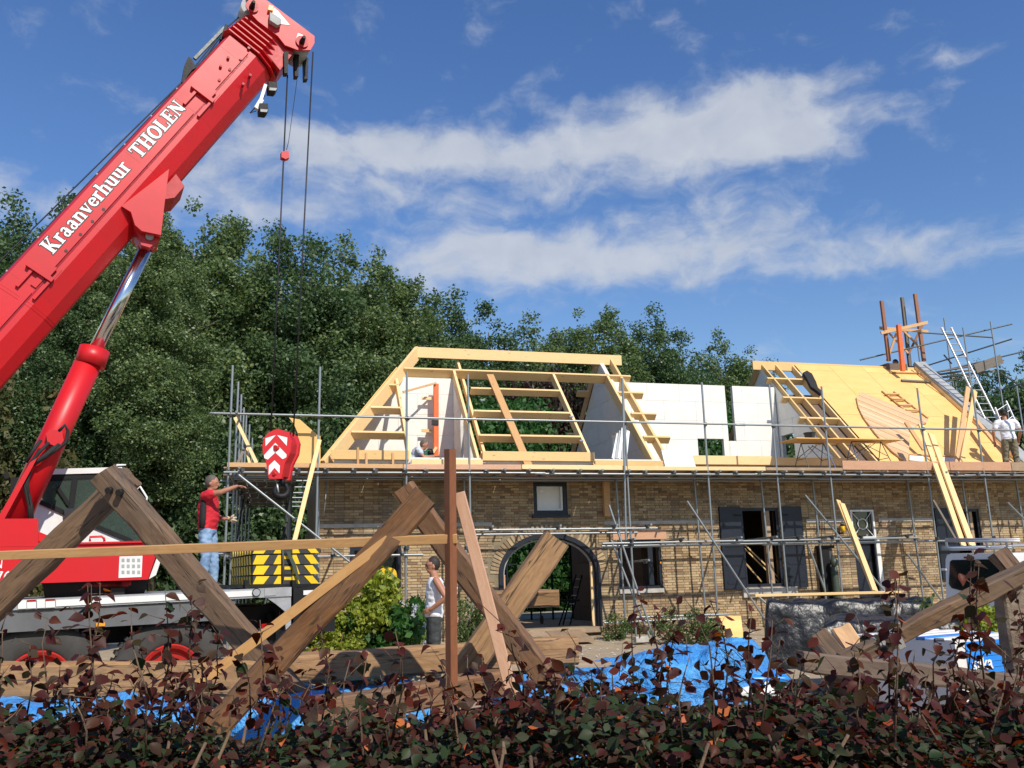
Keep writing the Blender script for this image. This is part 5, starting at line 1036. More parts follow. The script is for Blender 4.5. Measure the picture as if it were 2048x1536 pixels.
tb_('old_beam','long dark oak beam falling to the right in the middle crossed pair, behind the brown post',D_((808,974),6.4),D_((1118,1400),6.2),.165,.15,'old_oak',CF,group=G1_,foot=True)
tb_('old_beam','light oak beam with a pale sawn top end leaning right before the arch',D_((1112,1078),6.9),D_((905,1380),6.6),.205,.17,'oak_light',CF,group=G1_,foot=True,rough=.006)
tb_('old_beam','short horizontal oak beam whose cut end shows across the arched doorway',D_((960,1200),7.3),D_((1118,1196),7.25),.145,.14,'oak_light',(0,0,1),group=None)
tag(plank('lath_rail',D_((-80,1114),6.25),D_((914,1077),5.85),.060,.035,'lath',None,up=CF),'long thin orange-brown board nailed level across both crossed beam pairs','board')
tag(plank('lath',D_((777,1078),5.9),D_((392,1372),5.55),.064,.04,'lath',None,up=CF),'thin sawn lath rising to the right against the dark middle beam','lath')
po=D_((903,1390),5.9); pst=tag(plank('post',Vector((po.x,po.y,0)),Vector((D_((900,898),5.9)).to_tuple()),.060,.060,'brown_post',None,up=(.9,.5,0)),'upright reddish brown post with a white paint splash','post')
c=D_((907,1183),5.84); mk('paint_splash',*prism_vf([c+Vector((.965,-.264,0))*(.022*math.cos(a)*(1+.35*math.sin(3.3*a)))+Vector((0,0,1))*(.055*math.sin(a)*(1+.3*math.cos(5*a))) for a in [2*math.pi*q/18 for q in range(18)]],-CF*.03),'mark_white',pst)
sa=D_((918,985),6.0); sb=D_((1030,1410),5.9); tag(plank('strut',sa,sa.lerp(sb,sa.z/(sa.z-sb.z)),.078,.06,'spruce_pink',None,up=CF),'sawn pinkish strut leaning left against the upright brown post','strut')
# long beams lying level on the pile
G2_='oak beams lying on the pile'
tb_('old_beam','long oak beam lying on the pile, left part behind the hedge shoots',D_((-120,1362),6.3),D_((560,1352),6.5),.22,.24,'oak_light',(0,0,1),group=G2_)
tb_('old_beam','long oak beam lying level through the feet of the middle crossed pair',D_((380,1350),6.7),D_((1150,1300),7.3),.26,.215,'oak_light',(0,0,1),group=G2_)
tb_('old_beam','lower oak beam end poking out beneath the middle of the pile',D_((620,1425),5.4),D_((1000,1362),6.2),.20,.17,'old_oak',(0,0,1),group=G2_)
# right trestle
strb=tb_('old_beam','old beam wrapped with metal straps sloping up to the right edge',D_((1688,1328),6.0),D_((2062,1140),6.2),.118,.11,'old_oak_grey',CF,group=G1_)
for q in(.13,.205):
    a,b=D_((1688,1328),6.0),D_((2062,1140),6.2); m_=frame(a,b,CF); p=a.lerp(b,q+.06); 
    mk('metal_strap',*chbox(.05,.130,.122,.008),'alu',strb,Matrix.Translation(p)@m_.to_3x3().to_4x4())
tb_('log_post','barked greyish log post leaning under the strapped beam at the right edge',D_((2010,1168),6.25),D_((2052,1420),6.1),.16,.15,'bark_light',CF,'log')
tb_('old_beam','short brown beam stub rising to the left at the top of the right trestle',D_((1996,1102),6.6),D_((2066,1190),6.4),.12,.11,'old_oak',CF)
tb_('old_beam','dark old beam lying low behind the hedge below the strapped beam',D_((1600,1322),5.9),D_((2110,1376),5.9),.15,.13,'board_dark',(0,0,1),group=G2_)  # darker wood tone puts the shade it lies in into its colour
tb_('beam_offcut','squarish orange oak offcut standing tilted beside the strapped beam',D_((1683,1262),6.4),D_((1716,1312),6.2),.15,.13,'lath',CF,'offcut')
tb_('beam_offcut','forked grey oak offcut tilted left of the square one',D_((1640,1270),6.3),D_((1690,1330),6.1),.13,.11,'old_oak_grey',CF,'offcut')
for k,(x,d,z1) in enumerate(((60,6.6,.78),(400,6.9,.80),(700,7.15,.82),(1040,7.4,.84),(720,5.6,.52),(940,6.1,.58),(1640,6.2,.62),(1980,6.0,.62),(1700,6.2,.78))):
    c=UD(x,1300,d); tag(timber('bearer',(c.x,c.y-.12,z1/2),(c.x,c.y+.12,z1/2),.22,z1,'old_oak',None,(0,0,1)),'timber block carrying piled beams, '+['leftmost','left of the middle crossed pair','behind the dark middle beam','under the right end of the level beam','under the lower beam end, left','under the lower beam end, right','left one under the dark low beam at right','right one under the dark low beam at right','under the foot of the strapped beam'][k],'timber block','blocks under the piled beams')
# ---- tarpaulin covered piles
def cloth(name,px0,px1,topf,d0,dep,mat,label,cat,zfun=None,amp=.05,nx_=90,ny_=34,base=.0,seed=0.,parent=None,eg=12,zs=3.):
    V=[];F=[]; nx1=nx_+1
    for j in range(ny_+1):
        for i in range(nx1):
            u=i/nx_; v=j/ny_; x=px0+(px1-px0)*u; top=UD(x,topf(x),d0+dep*.35)
            g0=UD(x,768,d0); dirv=Vector((g0.x,g0.y,0)).normalized()
            q=(v*1.6-.3)   # -.3..1.3 : front drop, top, back drop
            s=min(1,max(0,q)); zz=top.z
            edge=min(1,min(u,1-u)*eg); zz=base+(zz-base)*(edge**.5)
            if q<0: zz=base+(zz-base)*(1+q/.3)**.8
            if q>1: zz=base+(zz-base)*(1-(q-1)/.3)
            p=UD(x,768,d0+dep*s-.12*max(0,-q)/.3); P=Vector((p.x,p.y,max(zz,base)))
            n_=Vector((P.x*2.6+seed,P.y*2.6,P.z*zs)); k=fnoise(n_,1.,4); rid=abs(fnoise((P.x*3.3+seed,P.y*3.3,P.z*zs*.7+9),1.,3))
            P+=Vector((0,0,1))*(k*amp-rid*amp*.9)+dirv*(-(k+rid)*amp*.8)
            V.append(P)
    for j in range(ny_):
        for i in range(nx_): F.append((j*nx1+i,j*nx1+i+1,(j+1)*nx1+i+1,(j+1)*nx1+i))
    return tag(mk(name,V,F,mat,parent,None,True),label,cat)
cloth('tarpaulin',960,1512,lambda x:1326-48*math.exp(-((x-1410)/130)**2)-14*math.exp(-((x-1270)/70)**2) if x>1180 else 1332,7.4,1.2,'blue_tarp','crumpled bright blue tarpaulin over a pile right of the middle beams','tarpaulin',amp=.075,seed=3,base=.25)
cloth('tarpaulin',1000,1230,lambda x:1348,6.6,.6,'blue_tarp','flat blue tarpaulin strip hanging below the lumpy one','tarpaulin',amp=.03,seed=31,base=.2)
cloth('tarpaulin',-120,470,lambda x:1392,6.0,.8,'blue_tarp','blue tarpaulin under the long beam at the lower left','tarpaulin',amp=.06,seed=7,base=.2)
cloth('tarpaulin',478,880,lambda x:1366-(x-480)*.02,6.9,.7,'blue_tarp','blue tarpaulin below the level beam in the middle','tarpaulin',amp=.05,seed=12,base=.2)
tag(plank('board',D_((1010,1336),6.9),D_((1212,1328),7.6),.14,.04,'deck_board',None),'weathered board lying on the edge of the blue tarpaulin','board')
bs=cloth('covered_stack',1484,1822,lambda x:1199-(x-1490)*.012,14.2,1.4,'black_film','tall stack under grey black plastic film against the brick wall','covered stack',amp=.05,seed=21,eg=26,zs=1.8)
bs=cloth('covered_stack',1590,1880,lambda x:1230+max(0,(1625-x))*.5,11.0,1.2,'black_film','lower film covered stack standing in front of the taller one','covered stack',amp=.04,seed=25,eg=24,zs=1.8)
for i,(a,b) in enumerate((((1505,1191),(1795,1184)),((1620,1189),(1798,1188)))): tag(plank('long_board',D_(a,14.3+i*.25),D_(b,14.9+i*.2),.2,.04,'plank_new',None),['long yellow board lying on the tall film covered stack','shorter yellow board beside the long one on the tall covered stack'][i],'board','yellow boards on the covered stack')
# silka pack and bags
pk=thing('block_pack','pack of white blocks in white and blue film at the lower right','block pack',UD(1900,1340,8.2))
pp=[UD(1798,1300,8.3),UD(1950,1285,7.6),UD(2062,1300,8.0)]
ox=UD(1915,1330,7.7); L1v=Vector((-.22,.975,0)).normalized(); R1v=Vector((.975,.22,0)).normalized(); o0=Vector((ox.x,ox.y,0)); zt=UD(1915,1282,7.7).z
V,F=prism_vf([o0+Vector((0,0,.1)),o0+L1v*1.15+Vector((0,0,.1)),o0+L1v*1.15+R1v*1.1+Vector((0,0,.1)),o0+R1v*1.1+Vector((0,0,.1))],(0,0,zt-.1)); mk('wrap',V,F,'wrap_white',pk)
n2_=Vector((R1v.y,-R1v.x,0)); prism('blue_wrap',[o0+R1v*(.13)+n2_*.004+Vector((0,0,.1)),o0+R1v*1.101+n2_*.004+Vector((0,0,.1)),o0+R1v*1.101+n2_*.004+Vector((0,0,zt-.02)),o0+R1v*.13+n2_*.004+Vector((0,0,zt-.02))],n2_*.006,'wrap_blue',pk)
for k in range(11): a=o0+R1v*.14+n2_*.011+Vector((0,0,zt-.05-k*.05)); prism('wrap_rib',[a,a+R1v*.94,a+R1v*.94+Vector((0,0,.018)),a+Vector((0,0,.018))],n2_*.006,'wrap_blue',pk)
for k in range(5): a=o0+L1v*(.15+.2*k)+Vector((0,0,zt)); b=a+R1v*1.0; plank('wrap_fold',a,b,.10,.03,'wrap_white' if k!=1 else 'wrap_blue',pk)
def textobj(name,s,org,ux,uy,size,mat,parent,off=.0):
    cu=bpy.data.curves.new(name,'FONT'); cu.body=s; cu.size=size; cu.extrude=.001; cu.offset=size*off; o=bpy.data.objects.new(name,cu); bpy.context.scene.collection.objects.link(o); bpy.context.view_layer.update()
    me=bpy.data.meshes.new_from_object(o.evaluated_get(bpy.context.evaluated_depsgraph_get())); bpy.data.objects.remove(o); me.materials.clear(); me.materials.append(M(mat)); nz=Vector(ux).cross(Vector(uy)); m_=Matrix((ux,uy,nz)).transposed().to_4x4(); m_.translation=org
    return inst(name,me,parent,m_)
ppx=UPL(1946,1341,o0+n2_*.02,n2_); textobj('lettering','silka',ppx,R1v,Vector((0,0,1)),.165,'mark_white',pk,.018)
bg_=thing('cement_bag','white and blue sack with lettering lying at the right end of the blue tarpaulin','bag',UD(1515,1375,6.9))
def bag(c,ux,L_,W_,H_,mat,par):
    V=[];F=[];n=16;m=10
    for i in range(n+1):
        for j in range(m):
            u=i/n*2-1; t=2*math.pi*j/m; e=(1-abs(u)**4)**.5; wz=H_*e*math.sin(t); wy=W_*(.9+.1*e)*math.cos(t)
            q=Vector((u*L_,wy,wz)); q*=1+fnoise(q,6.)*.08; V.append(q)
    for i in range(n):
        for j in range(m): F.append((i*m+j,i*m+(j+1)%m,(i+1)*m+(j+1)%m,(i+1)*m+j))
    m_=frame(c-ux,c+ux); return mk('sack',V,F,mat,par,m_,True)
bc=UD(1518,1384,6.9); ux_=Vector((.95,-.3,0)).normalized(); bag(bc,ux_,.26,.17,.07,'wrap_white',bg_); bag(bc+Vector((.03,.05,.10)),ux_,.24,.16,.06,'wrap_blue',bg_); bag(bc-Vector((.22,-.1,.02)),ux_,.16,.14,.06,'wrap_white',bg_)
textobj('lettering','silka',bc+Vector((-.12,-.17,.01)),Vector((.97,-.2,.08)).normalized(),Vector((.1,.5,.85)).normalized(),.13,'mark_white',bg_,.01)
bsup=box('pallet',(bc.x-.5,bc.y-.3,.0),(bc.x+.6,bc.y+.5,bc.z-.07),'old_oak'); tag(bsup,'rough timber pile under the white and blue sacks','timber pile')
# ================================================================ WHITE VAN
van=thing('white_van','white panel van with black side windows and a roof rack behind the strapped beam','van',UD(1960,1230,12.6))
dirv=Vector((math.sin(R_(72)),math.cos(R_(72)),0)); vn=-dirv; vd=Vector((math.cos(R_(72)),-math.sin(R_(72)),0)); v0=UD(1893,1160,13.2)
def VP(x,y,o=0.): return UPL(x,y,v0+vn*o,vn)
bo_=[(1893,1215),(1891,1120),(1894,1110),(1902,1107),(2025,1106),(2028,1112),(2030,1228),(1995,1232),(1893,1227)]
prism('body',[VP(*p) for p in bo_],-vn*.05,'van_white',van)
V,F=prism_vf([VP(*p,-.051) for p in bo_],-vn*3.6); mk('shell',V,F,'van_white',van)
gl_=prism('window',[VP(1900,1124,.004),VP(1904,1120,.004),VP(2000,1118,.004),VP(2003,1122,.004),VP(1998,1150,.004),VP(1955,1183,.004),VP(1940,1186,.004),VP(1903,1176,.004),VP(1898,1168,.004)],vn*.006,'glass_dark',van)
prism('tail_lamp',[VP(1928,1113,.004),VP(1938,1113,.004),VP(1938,1117,.004),VP(1928,1117,.004)],vn*.006,'lens_red',van); plank('mirror_arm',VP(1884,1139,.02),VP(1893,1139,.02),.04,.03,'van_white',van); prism('side_door',[VP(2006,1112,.002),VP(2022,1112,.002),VP(2024,1220,.002),VP(2008,1224,.002)],vn*.002,'van_white',van)
prism('badge',[VP(1962,1217,.004),VP(1975,1216,.004),VP(1975,1219,.004),VP(1962,1220,.004)],vn*.004,'alu',van); prism('bumper',[VP(1893,1228,.03),VP(2030,1233,.03),VP(2030,1248,.03),VP(1893,1242,.03)],-vn*.3,'plastic_dark',van)
for x in(1915,2020):
    c=VP(x,1262,-.3); tube('wheel',[c,c-vn*.01+vd*.22],.33,'tyre',van,24)
for o_,y_ in((0.0,0),(-1.3,-4)): 
    tube('rack_bar',[VP(1884,1098+y_,o_),VP(1905,1098.5+y_,o_),VP(2025,1096+y_,o_)],.02,'alu',van,10); tube('rack_bar',[VP(1891,1082+y_,o_),VP(2040,1083+y_,o_)],.016,'alu',van,8)
for x in(1892,1972,2012): plank('rack_post',VP(x,1081),VP(x+3,1098),.03,.02,'alu',van,up=vn)
rod('rack_rail',VP(1886,1098),VP(1886,1090)-vn*2.8,.018,'alu',van)
# ================================================================ THINGS ON THE SCAFFOLD AND ROOF
def leanb(label,a,da,b,db,w_,t_,mat,name='board',cat='board',group=None): return tag(plank(name,UY(*a,da),UY(*b,db),w_,t_,mat,None,up=(0,-1,.2)),label,cat,group)
GB='loose new boards leaning on the scaffold'
leanb('narrow board leaning from the platform corner down past the crane ballast',(639,880),18.2,(588,1086),17.2,.085,.035,'plank_new',group=GB)
leanb('left one of two long yellow boards leaning down to the van roof',(1842,850),19.2,(1928,1093),16.9,.16,.045,'plank_new',group=GB)
leanb('right one of two long yellow boards crossing above the van roof',(1862,868),19.0,(1945,1093),16.8,.17,.045,'plank_new',group=GB)
leanb('dark edged board leaning left against the roof beside its paler twin',(1936,775),20.6,(1913,932),18.9,.14,.04,'lath',group=GB)
leanb('pale board standing on the platform right of the darker one',(1950,782),20.6,(1922,935),18.8,.14,.04,'plank_new',group=GB)
leanb('board sloping down to the right near the coping end',(1950,838),20.6,(2028,932),18.9,.15,.05,'lath',group=GB)
leanb('pale board leaning right before the transom window',(1676,1001),18.0,(1748,1182),16.2,.11,.04,'plank_new',group=GB)
leanb('second pale board before the transom window, slightly lower and wider',(1684,1007),17.9,(1750,1182),16.1,.13,.035,'spruce',group=GB)
leanb('short board leaning left over the roof edge under the planked cheek',(1812,845),20.2,(1848,900),19.7,.12,.05,'lath',group=GB)
leanb('small dark prop leaning behind the boards over the van',(1866,1000),18.6,(1915,1085),18.2,.06,.04,'weathered',name='prop',cat='prop')
leanb('brown post standing behind the white wall near the right roof',(1526,725),23.6,(1518,810),23.6,.12,.06,'brown_post',name='post',cat='post')
box_=thing('plywood_cutout','crescent shaped plywood piece standing on the left platform corner','plywood',UY(610,930,18.75))
prism('plywood',[UY(x,y,18.7) for x,y in((578,835),(600,839),(633,868),(636,930),(640,938),(578,938),(568,935),(580,925),(592,908),(597,885),(595,865),(588,848))],(0,.02,0),'plywood',box_); prism('plywood',[UY(x,y,18.9) for x,y in((630,868),(641,872),(641,935),(630,935))],(0,.02,0),'plywood',box_)
for i,(a,b,w_,m_) in enumerate((((476,938),(560,938),.14,'plank_new'),((500,932),(575,931),.12,'plank_new'),((516,927),(560,926),.10,'spruce'),((484,930),(520,927),.12,'weathered'))):
    A_,B_=UY(*a,18.6+i*.12),UY(*b,18.6+i*.12); A_.z=B_.z=3.80+i*.03; tag(plank('offcut',A_,B_,w_,.035,m_,None),['longest yellow offcut lying at the front of the left platform corner','yellow offcut lying second from the front on the left platform corner','short topmost pale offcut on the left platform corner','grey weathered offcut at the back of the left platform corner'][i],'offcut','offcuts on the left platform corner')
for i,(a,b,w_,m_) in enumerate((((470,835),(513,926),.07,'spruce'),((496,880),(475,928),.06,'weathered'),((492,895),(500,930),.05,'plank_new'))): tag(plank('stick',UY(*a,19.2),UY(*b,18.8),w_,.03,m_,None,up=(0,-1,0)),['long thin lath leaning on the corner standard of the left scaffold','crooked grey stick at the left scaffold corner','short upright lath at the left scaffold corner'][i],'lath')
# orange post in the left room
t=thing('post','tall orange painted post standing in the left roof room','post',(UY(869,915,22.2).x,22.2,4.02))
plank('shaft',UY(872,918,22.2),UY(872,768,22.2),.13,.10,'orange',t,up=(0,-1,0)); plank('batten',UY(872,766,22.12),UY(806,784,21.3),.05,.03,'lath',t,up=(0,-1,0)); plank('cleat',UY(843,796,22.3),UY(865,797,22.3),.08,.03,'plank_new',t,up=(0,-1,0)); plank('cleat',UY(843,861,22.3),UY(865,862,22.3),.08,.03,'plank_new',t,up=(0,-1,0)); box('band',UY(864,845,22.14)+Vector((0,-.02,-.06)),UY(877,840,22.14)+Vector((0,.09,0)),'letter_black',t); plank('cleat',UY(866,905,22.1),UY(873,894,22.1),.07,.03,'plank_new',t,up=(0,-1,0))
sw=thing('circular_saw','green power saw in front of the worker in the left roof room','saw',UY(855,910,21.2)); c=UY(855,908,21.2)
box('base_plate',c+Vector((-.10,-.08,-.06)),c+Vector((.16,.06,-.045)),'alu',sw); tube('motor',[c+Vector((.0,-.05,.02)),c+Vector((.13,-.05,.03))],.05,'black_metal',sw,14); tube('blade_guard',[c+Vector((-.01,-.06,.02)),c+Vector((-.01,-.02,.02))],.085,'saw_green',sw,20); tube('grip',[c+Vector((-.06,-.04,.05)),c+Vector((0,-.04,.115)),c+Vector((.09,-.04,.11)),c+Vector((.13,-.04,.06))],.017,'black_metal',sw,8)
# plaster profiles in the party wall niche
for i in range(5):
    a=UY(1236+i*5,860-i*1.5+abs(i-2)*4,20.6); b=UY(1226+i*6,918,20.1); tag(plank('metal_profile',a,b,.09,.03,'lead' if i%2 else 'frame_white',None,up=(0,-1,0)),['grey metal profile leaning in the gable niche, leftmost of the bundle','white metal profile leaning in the gable niche, second from left','grey metal profile in the middle of the leaning bundle','white metal profile, second from the right of the leaning bundle','rightmost white profile of the leaning bundle by the scaffold pole'][i] if i!=4 else 'white profile at the right end of the bundle leaning in the gable niche','profile','profiles leaning in the gable niche')
ip=prism('insulation_board',[UY(1323,900,18.85),UY(1382,902,18.85),UY(1393,938,18.6),UY(1332,938,18.6)],(0,.05,0),'mark_white'); tag(ip,'white insulation panel leaning on the wall plate at the platform','insulation board')
# trestles with boards
def trestle(px,label,bl_):
    t=thing('trestle',label,'trestle',UY(px[0],935,18.85)); zt=UY(px[0],px[2],18.9).z; xa,xb=UY(px[0],900,18.9).x,UY(px[1],900,18.9).x
    y0,y1=18.55,19.15
    ta=Vector((xa+.14,19.0,zt)); tbb=Vector((xb-.14,19.0,zt+.02)); rod('top_bar',ta,tbb,.014,'tube_dark',t)
    for k,(P,s) in enumerate(((ta,-1),(tbb,1))):
        for dy in(-.36,.36): rod('leg',P,(P.x+s*.07,19.0+dy,3.78),.011,'blue_steel' if (k+bl_)%2 else 'tube_dark',t,8); 
        rod('cross_bar',(P.x+s*.035,19.0-.2,(zt+3.78)/2-.03),(P.x+s*.035,19.0+.2,(zt+3.78)/2-.03),.009,'tube_dark',t,8)
    for dy in(-.2,.2): rod('brace',(ta.x-.03,19+dy,(zt+3.78)/2),(tbb.x-.25,19+dy*.4,zt-.05),.009,'tube_dark',t,8); rod('brace',(tbb.x+.03,19+dy,(zt+3.78)/2),(ta.x+.25,19+dy*.4,zt-.05),.009,'tube_dark',t,8)
    return t
trestle((1598,1662,886),'folding steel trestle under the bucket board, left of two',0); trestle((1700,1778,882),'folding steel trestle with blue legs, right of two',1)
za=UY(1620,884,18.9).z+.03
tag(box('plywood_sheet',(UY(1582,885,18.8).x,18.55,za),(UY(1672,885,18.8).x,19.35,za+.02),'plywood'),'plywood sheet lying on the left trestle under the bucket','plywood'); tag(box('plywood_sheet',(UY(1660,885,18.8).x,18.65,za+.021),(UY(1800,885,18.8).x,19.3,za+.045),'plywood'),'long plywood sheet bridging from the left to the right trestle','plywood')
bk=thing('bucket','black mortar bucket standing on the trestle board','bucket',(UY(1622,873,18.9).x,18.95,za+.021)); bp=Vector((UY(1622,873,18.9).x,18.95,za+.022)); zz_=.19
V=[];F=[];n=24
for (z_,r_) in((0,.105),(zz_,.145),(zz_,.152),(zz_-.015,.152),(zz_-.005,.139),(.02,.10)):
    for k in range(n): a=2*math.pi*k/n; V.append(bp+Vector((r_*math.cos(a),r_*math.sin(a),z_)))
for i in range(5):
    for k in range(n): F.append((i*n+k,i*n+(k+1)%n,(i+1)*n+(k+1)%n,(i+1)*n+k))
F.append(tuple(range(n-1,-1,-1))); F.append(tuple(5*n+k for k in range(n))); mk('shell',V,F,'bucket',bk); tube('bail',[bp+Vector((.15*math.cos(a),.02,zz_-.02-.05*math.sin(a))) for a in [math.pi*i/8 for i in range(9)]],.004,'clamp',bk,6)
# dark rubber sheet draped over the roof battens
jk=[UR(x,y,.05) for x,y in((1604,750),(1612,746),(1622,752),(1630,768),(1634,780),(1643,788),(1640,793),(1630,785),(1620,778),(1612,762))]
v,f=prism_vf(jk,RN*.09); tag(mk('jacket',v,f,'cloth_black'),'dark jacket hung over the battens of the open roof strip','jacket')
# ================================================================ AT THE FACADE
gb=thing('gas_bottle','greenish gas bottle standing beside the dark box at the facade','gas bottle',(UY(1672,1195,19.2).x,19.25,.15)); gx=UY(1672,1150,19.2).x
tube('cylinder',[(gx,19.25,.15),(gx,19.25,.2),(gx,19.25,1.38),(gx,19.25,1.48),(gx,19.25,1.55)],[.08,.09,.09,.07,.03],'gas_green',gb,20); tube('valve',[(gx,19.25,1.55),(gx,19.25,1.65)],.035,'clamp',gb,10); sphere('cap',(gx,19.22,1.60),.10,'gas_green',gb,(1,.9,1.1)); tube('hose',[(gx,19.2,1.6),(gx+.2,19.3,1.5),(gx+.25,19.35,.9),(gx+.18,19.3,.3)],.012,'black_rubber',gb,6)
mbx=thing('meter_box','dark weathered meter box on the facade left of the door','meter box',(UY(1655,1150,19.4).x,19.5,.9)); x_=UY(1655,1150,19.4).x; box('housing',(x_-.13,19.38,.5),(x_+.10,19.57,1.95),'black_metal',mbx); box('lid',(x_-.15,19.36,1.95),(x_+.25,19.57,2.02),'black_metal',mbx); box('pipe_box',(x_+.11,19.42,1.3),(x_+.22,19.57,1.94),'tube_dark',mbx)
for k in range(4): tube('wire',[(x_-.1+k*.06,19.5,2.02),(x_-.12+k*.07,19.5,2.3),(x_-.08+k*.08,19.53,2.62)],.006,'black_rubber',mbx,5)
wl=thing('wall_lamp','small brass wall lamp left of the transom window','lamp',(UY(1686,1055,19.4).x,19.45,2.5)); p=UY(1686,1058,19.42); box('bracket',p+Vector((-.02,.02,-.12)),p+Vector((.02,.17,-.08)),'black_metal',wl); tube('lantern',[p+Vector((0,0,-.08)),p+Vector((0,0,.08))],[.05,.07],'yellow_disc',wl,8); tube('lamp_cap',[p+Vector((0,0,.08)),p+Vector((0,0,.13))],[.08,.02],'black_metal',wl,8)
yd=thing('yellow_board','rounded yellow board with a brown stripe leaning in the small left window','board',UY(775,1175,19.3)); ydp=[UY(775+19*math.copysign(abs(math.cos(t))**.7,math.cos(t)),1155+20*math.copysign(abs(math.sin(t))**.7,math.sin(t)),19.3) for t in [2*math.pi*i/24 for i in range(24)]]; prism('panel',ydp,(0,.03,0),'yellow_disc',yd); plank('stripe',UY(773,1138,19.28),UY(773,1172,19.28),.05,.02,'lath',yd,up=(0,-1,0))
cpz=thing('curved_plywood','curved plywood sheet standing at the foot of the wall','plywood',UY(1455,1270,17.8)); V=[];F=[]
for i in range(9):
    t=i/8; y=17.6+.5*math.sin(t*math.pi*.5); 
    for xx,zz in((1438+18*t*(1-t)*1.6,0),(1488-6*t,0)): a=UY(xx,1283-50*t,y); V.append(a); V.append(a+Vector((0,.02,.01)))
for i in range(8): a=4*i; F+= [(a,a+2,a+6,a+4),(a+1,a+5,a+7,a+3),(a,a+4,a+5,a+1),(a+2,a+3,a+7,a+6)]
F+=[(0,1,3,2),(32,34,35,33)]; mk('sheet',V,F,'plywood',cpz,None,False)
for i,(x,y) in enumerate(((1282,1280),(1118,1270),(1150,1262))): c=UZ(x,y,.1); tag(box('stone_block',c+Vector((-.14,-.08,-.05)),c+Vector((.14,.08,.07)),'stone',None,.012),['stone block under the scaffold foot right of the arch','grey stone block at the right end of the ramp','smaller stone block beside the arch threshold'][i],'stone')
# through the arch: hand cart with a wheel, ladder, yard, far gate
tag(box('yard_paving',(2,BY+.32,.10),(16,BY+9,.14),'concrete'),'pale paved yard behind the house','paving',kind='structure')
ct=thing('hand_cart','dark cart with one small wheel inside the arched doorway','cart',UY(1082,1245,21.5)); a=UY(1082,1240,21.5); tube('wheel',[a,a+Vector((.04,.0,0))],.10,'black_rubber',ct,16); rod('axle_fork',a,a+Vector((.0,0,.45)),.02,'black_metal',ct); box('chassis',a+Vector((-.9,-.1,.42)),a+Vector((1.0,.3,.47)),'black_metal',ct); rod('strut',a+Vector((-.8,0,.42)),a+Vector((-.8,.1,-.1)),.02,'black_metal',ct)
l3=thing('step_ladder','dark step ladder standing inside the right of the arched doorway','ladder',UY(1140,1250,22)); a0,a1,b0,b1=UY(1126,1250,22),UY(1152,1150,22.4),UY(1140,1250,22),UY(1164,1150,22.4)
rod('stile',a0,a1,.02,'black_metal',l3); rod('stile',b0,b1,.02,'black_metal',l3); rod('stile',UY(1118,1250,23.4),a1,.02,'black_metal',l3)
for k in range(6): rod('rung',a0.lerp(a1,(k+.5)/6),b0.lerp(b1,(k+.5)/6),.014,'alu',l3,8)
# ================================================================ VEGETATION
def rhomb_leaves(C,size,rng,up=.35,asp=.62):
    """diamond leaves centred at C"""
    n=len(C); d=rng.normal(size=(n,3)); d[:,2]-=.25; d/=np.linalg.norm(d,axis=1)[:,None]
    r=rng.normal(size=(n,3)); r[:,2]+=up; s=np.cross(d,r); s/=np.linalg.norm(s,axis=1)[:,None]+1e-9
    L_=(size*rng.uniform(.7,1.3,n))[:,None]; W_=L_*asp*.5
    V=np.stack([C-d*L_*.5,C+s*W_-d*L_*.08,C+d*L_*.5,C-s*W_-d*L_*.08],1).reshape(-1,3); F=np.arange(n*4).reshape(n,4); return V,F
def crown_mesh(name,H,Wd,zb,n,size,rng,mat,shape='poplar',clump=.8,nc=150):
    Cc=[]
    if shape=='poplar':     # several upright leaders, each feathering out to its own tip
        lead=[(0,0,1.0,1.15)]+[(rng.uniform(.5,.95)*Wd/2*.62*math.cos(a),rng.uniform(.5,.95)*Wd/2*.62*math.sin(a),rng.uniform(.78,.98),rng.uniform(.85,1.2)) for a in (rng.uniform(0,1)+np.arange(6)*1.05)]
        while len(Cc)<nc:
            lx,ly,lh,lr=lead[int(rng.integers(len(lead)))]; z=rng.uniform(0,1)**.85; k=(min(1,z/.12)*max(0,1-z**3.2)*lr*1.12+.16); a=rng.uniform(0,6.2832); q=k*math.sqrt(rng.uniform(.1,1))*1.15
            sp_=.55+.45*z if z<.5 else .775+.2*(z-.5); Cc.append((lx*sp_+q*math.cos(a),ly*sp_+q*math.sin(a),zb+z*(H*lh-zb)))
    else:
        while len(Cc)<nc:
            z=rng.uniform(0,1); rr=Wd/2*math.sqrt(max(0,1-(2*z-1)**2)); a=rng.uniform(0,2*math.pi); q=rr*math.sqrt(rng.uniform(.12,1.0)); Cc.append((q*math.cos(a),q*math.sin(a),zb+z*(H-zb)))
    Cc=np.array(Cc); cr=rng.uniform(.45,1.15,nc)*clump
    if shape=='poplar': cr*=np.clip(1.3-.6*(Cc[:,2]/H),.6,1.15)
    w_=cr**2/np.sum(cr**2); idx=rng.choice(nc,n,p=w_)
    dd=rng.normal(size=(n,3)); dd/=np.linalg.norm(dd,axis=1)[:,None]; rad=rng.uniform(.1,1,n)**.6*rng.uniform(.8,1.25,n)
    P=Cc[idx]+dd*(cr[idx]*rad)[:,None]*np.array([1,1,1.0]); V,F=rhomb_leaves(P,size,rng); return np_mesh(name,V,F,mat)
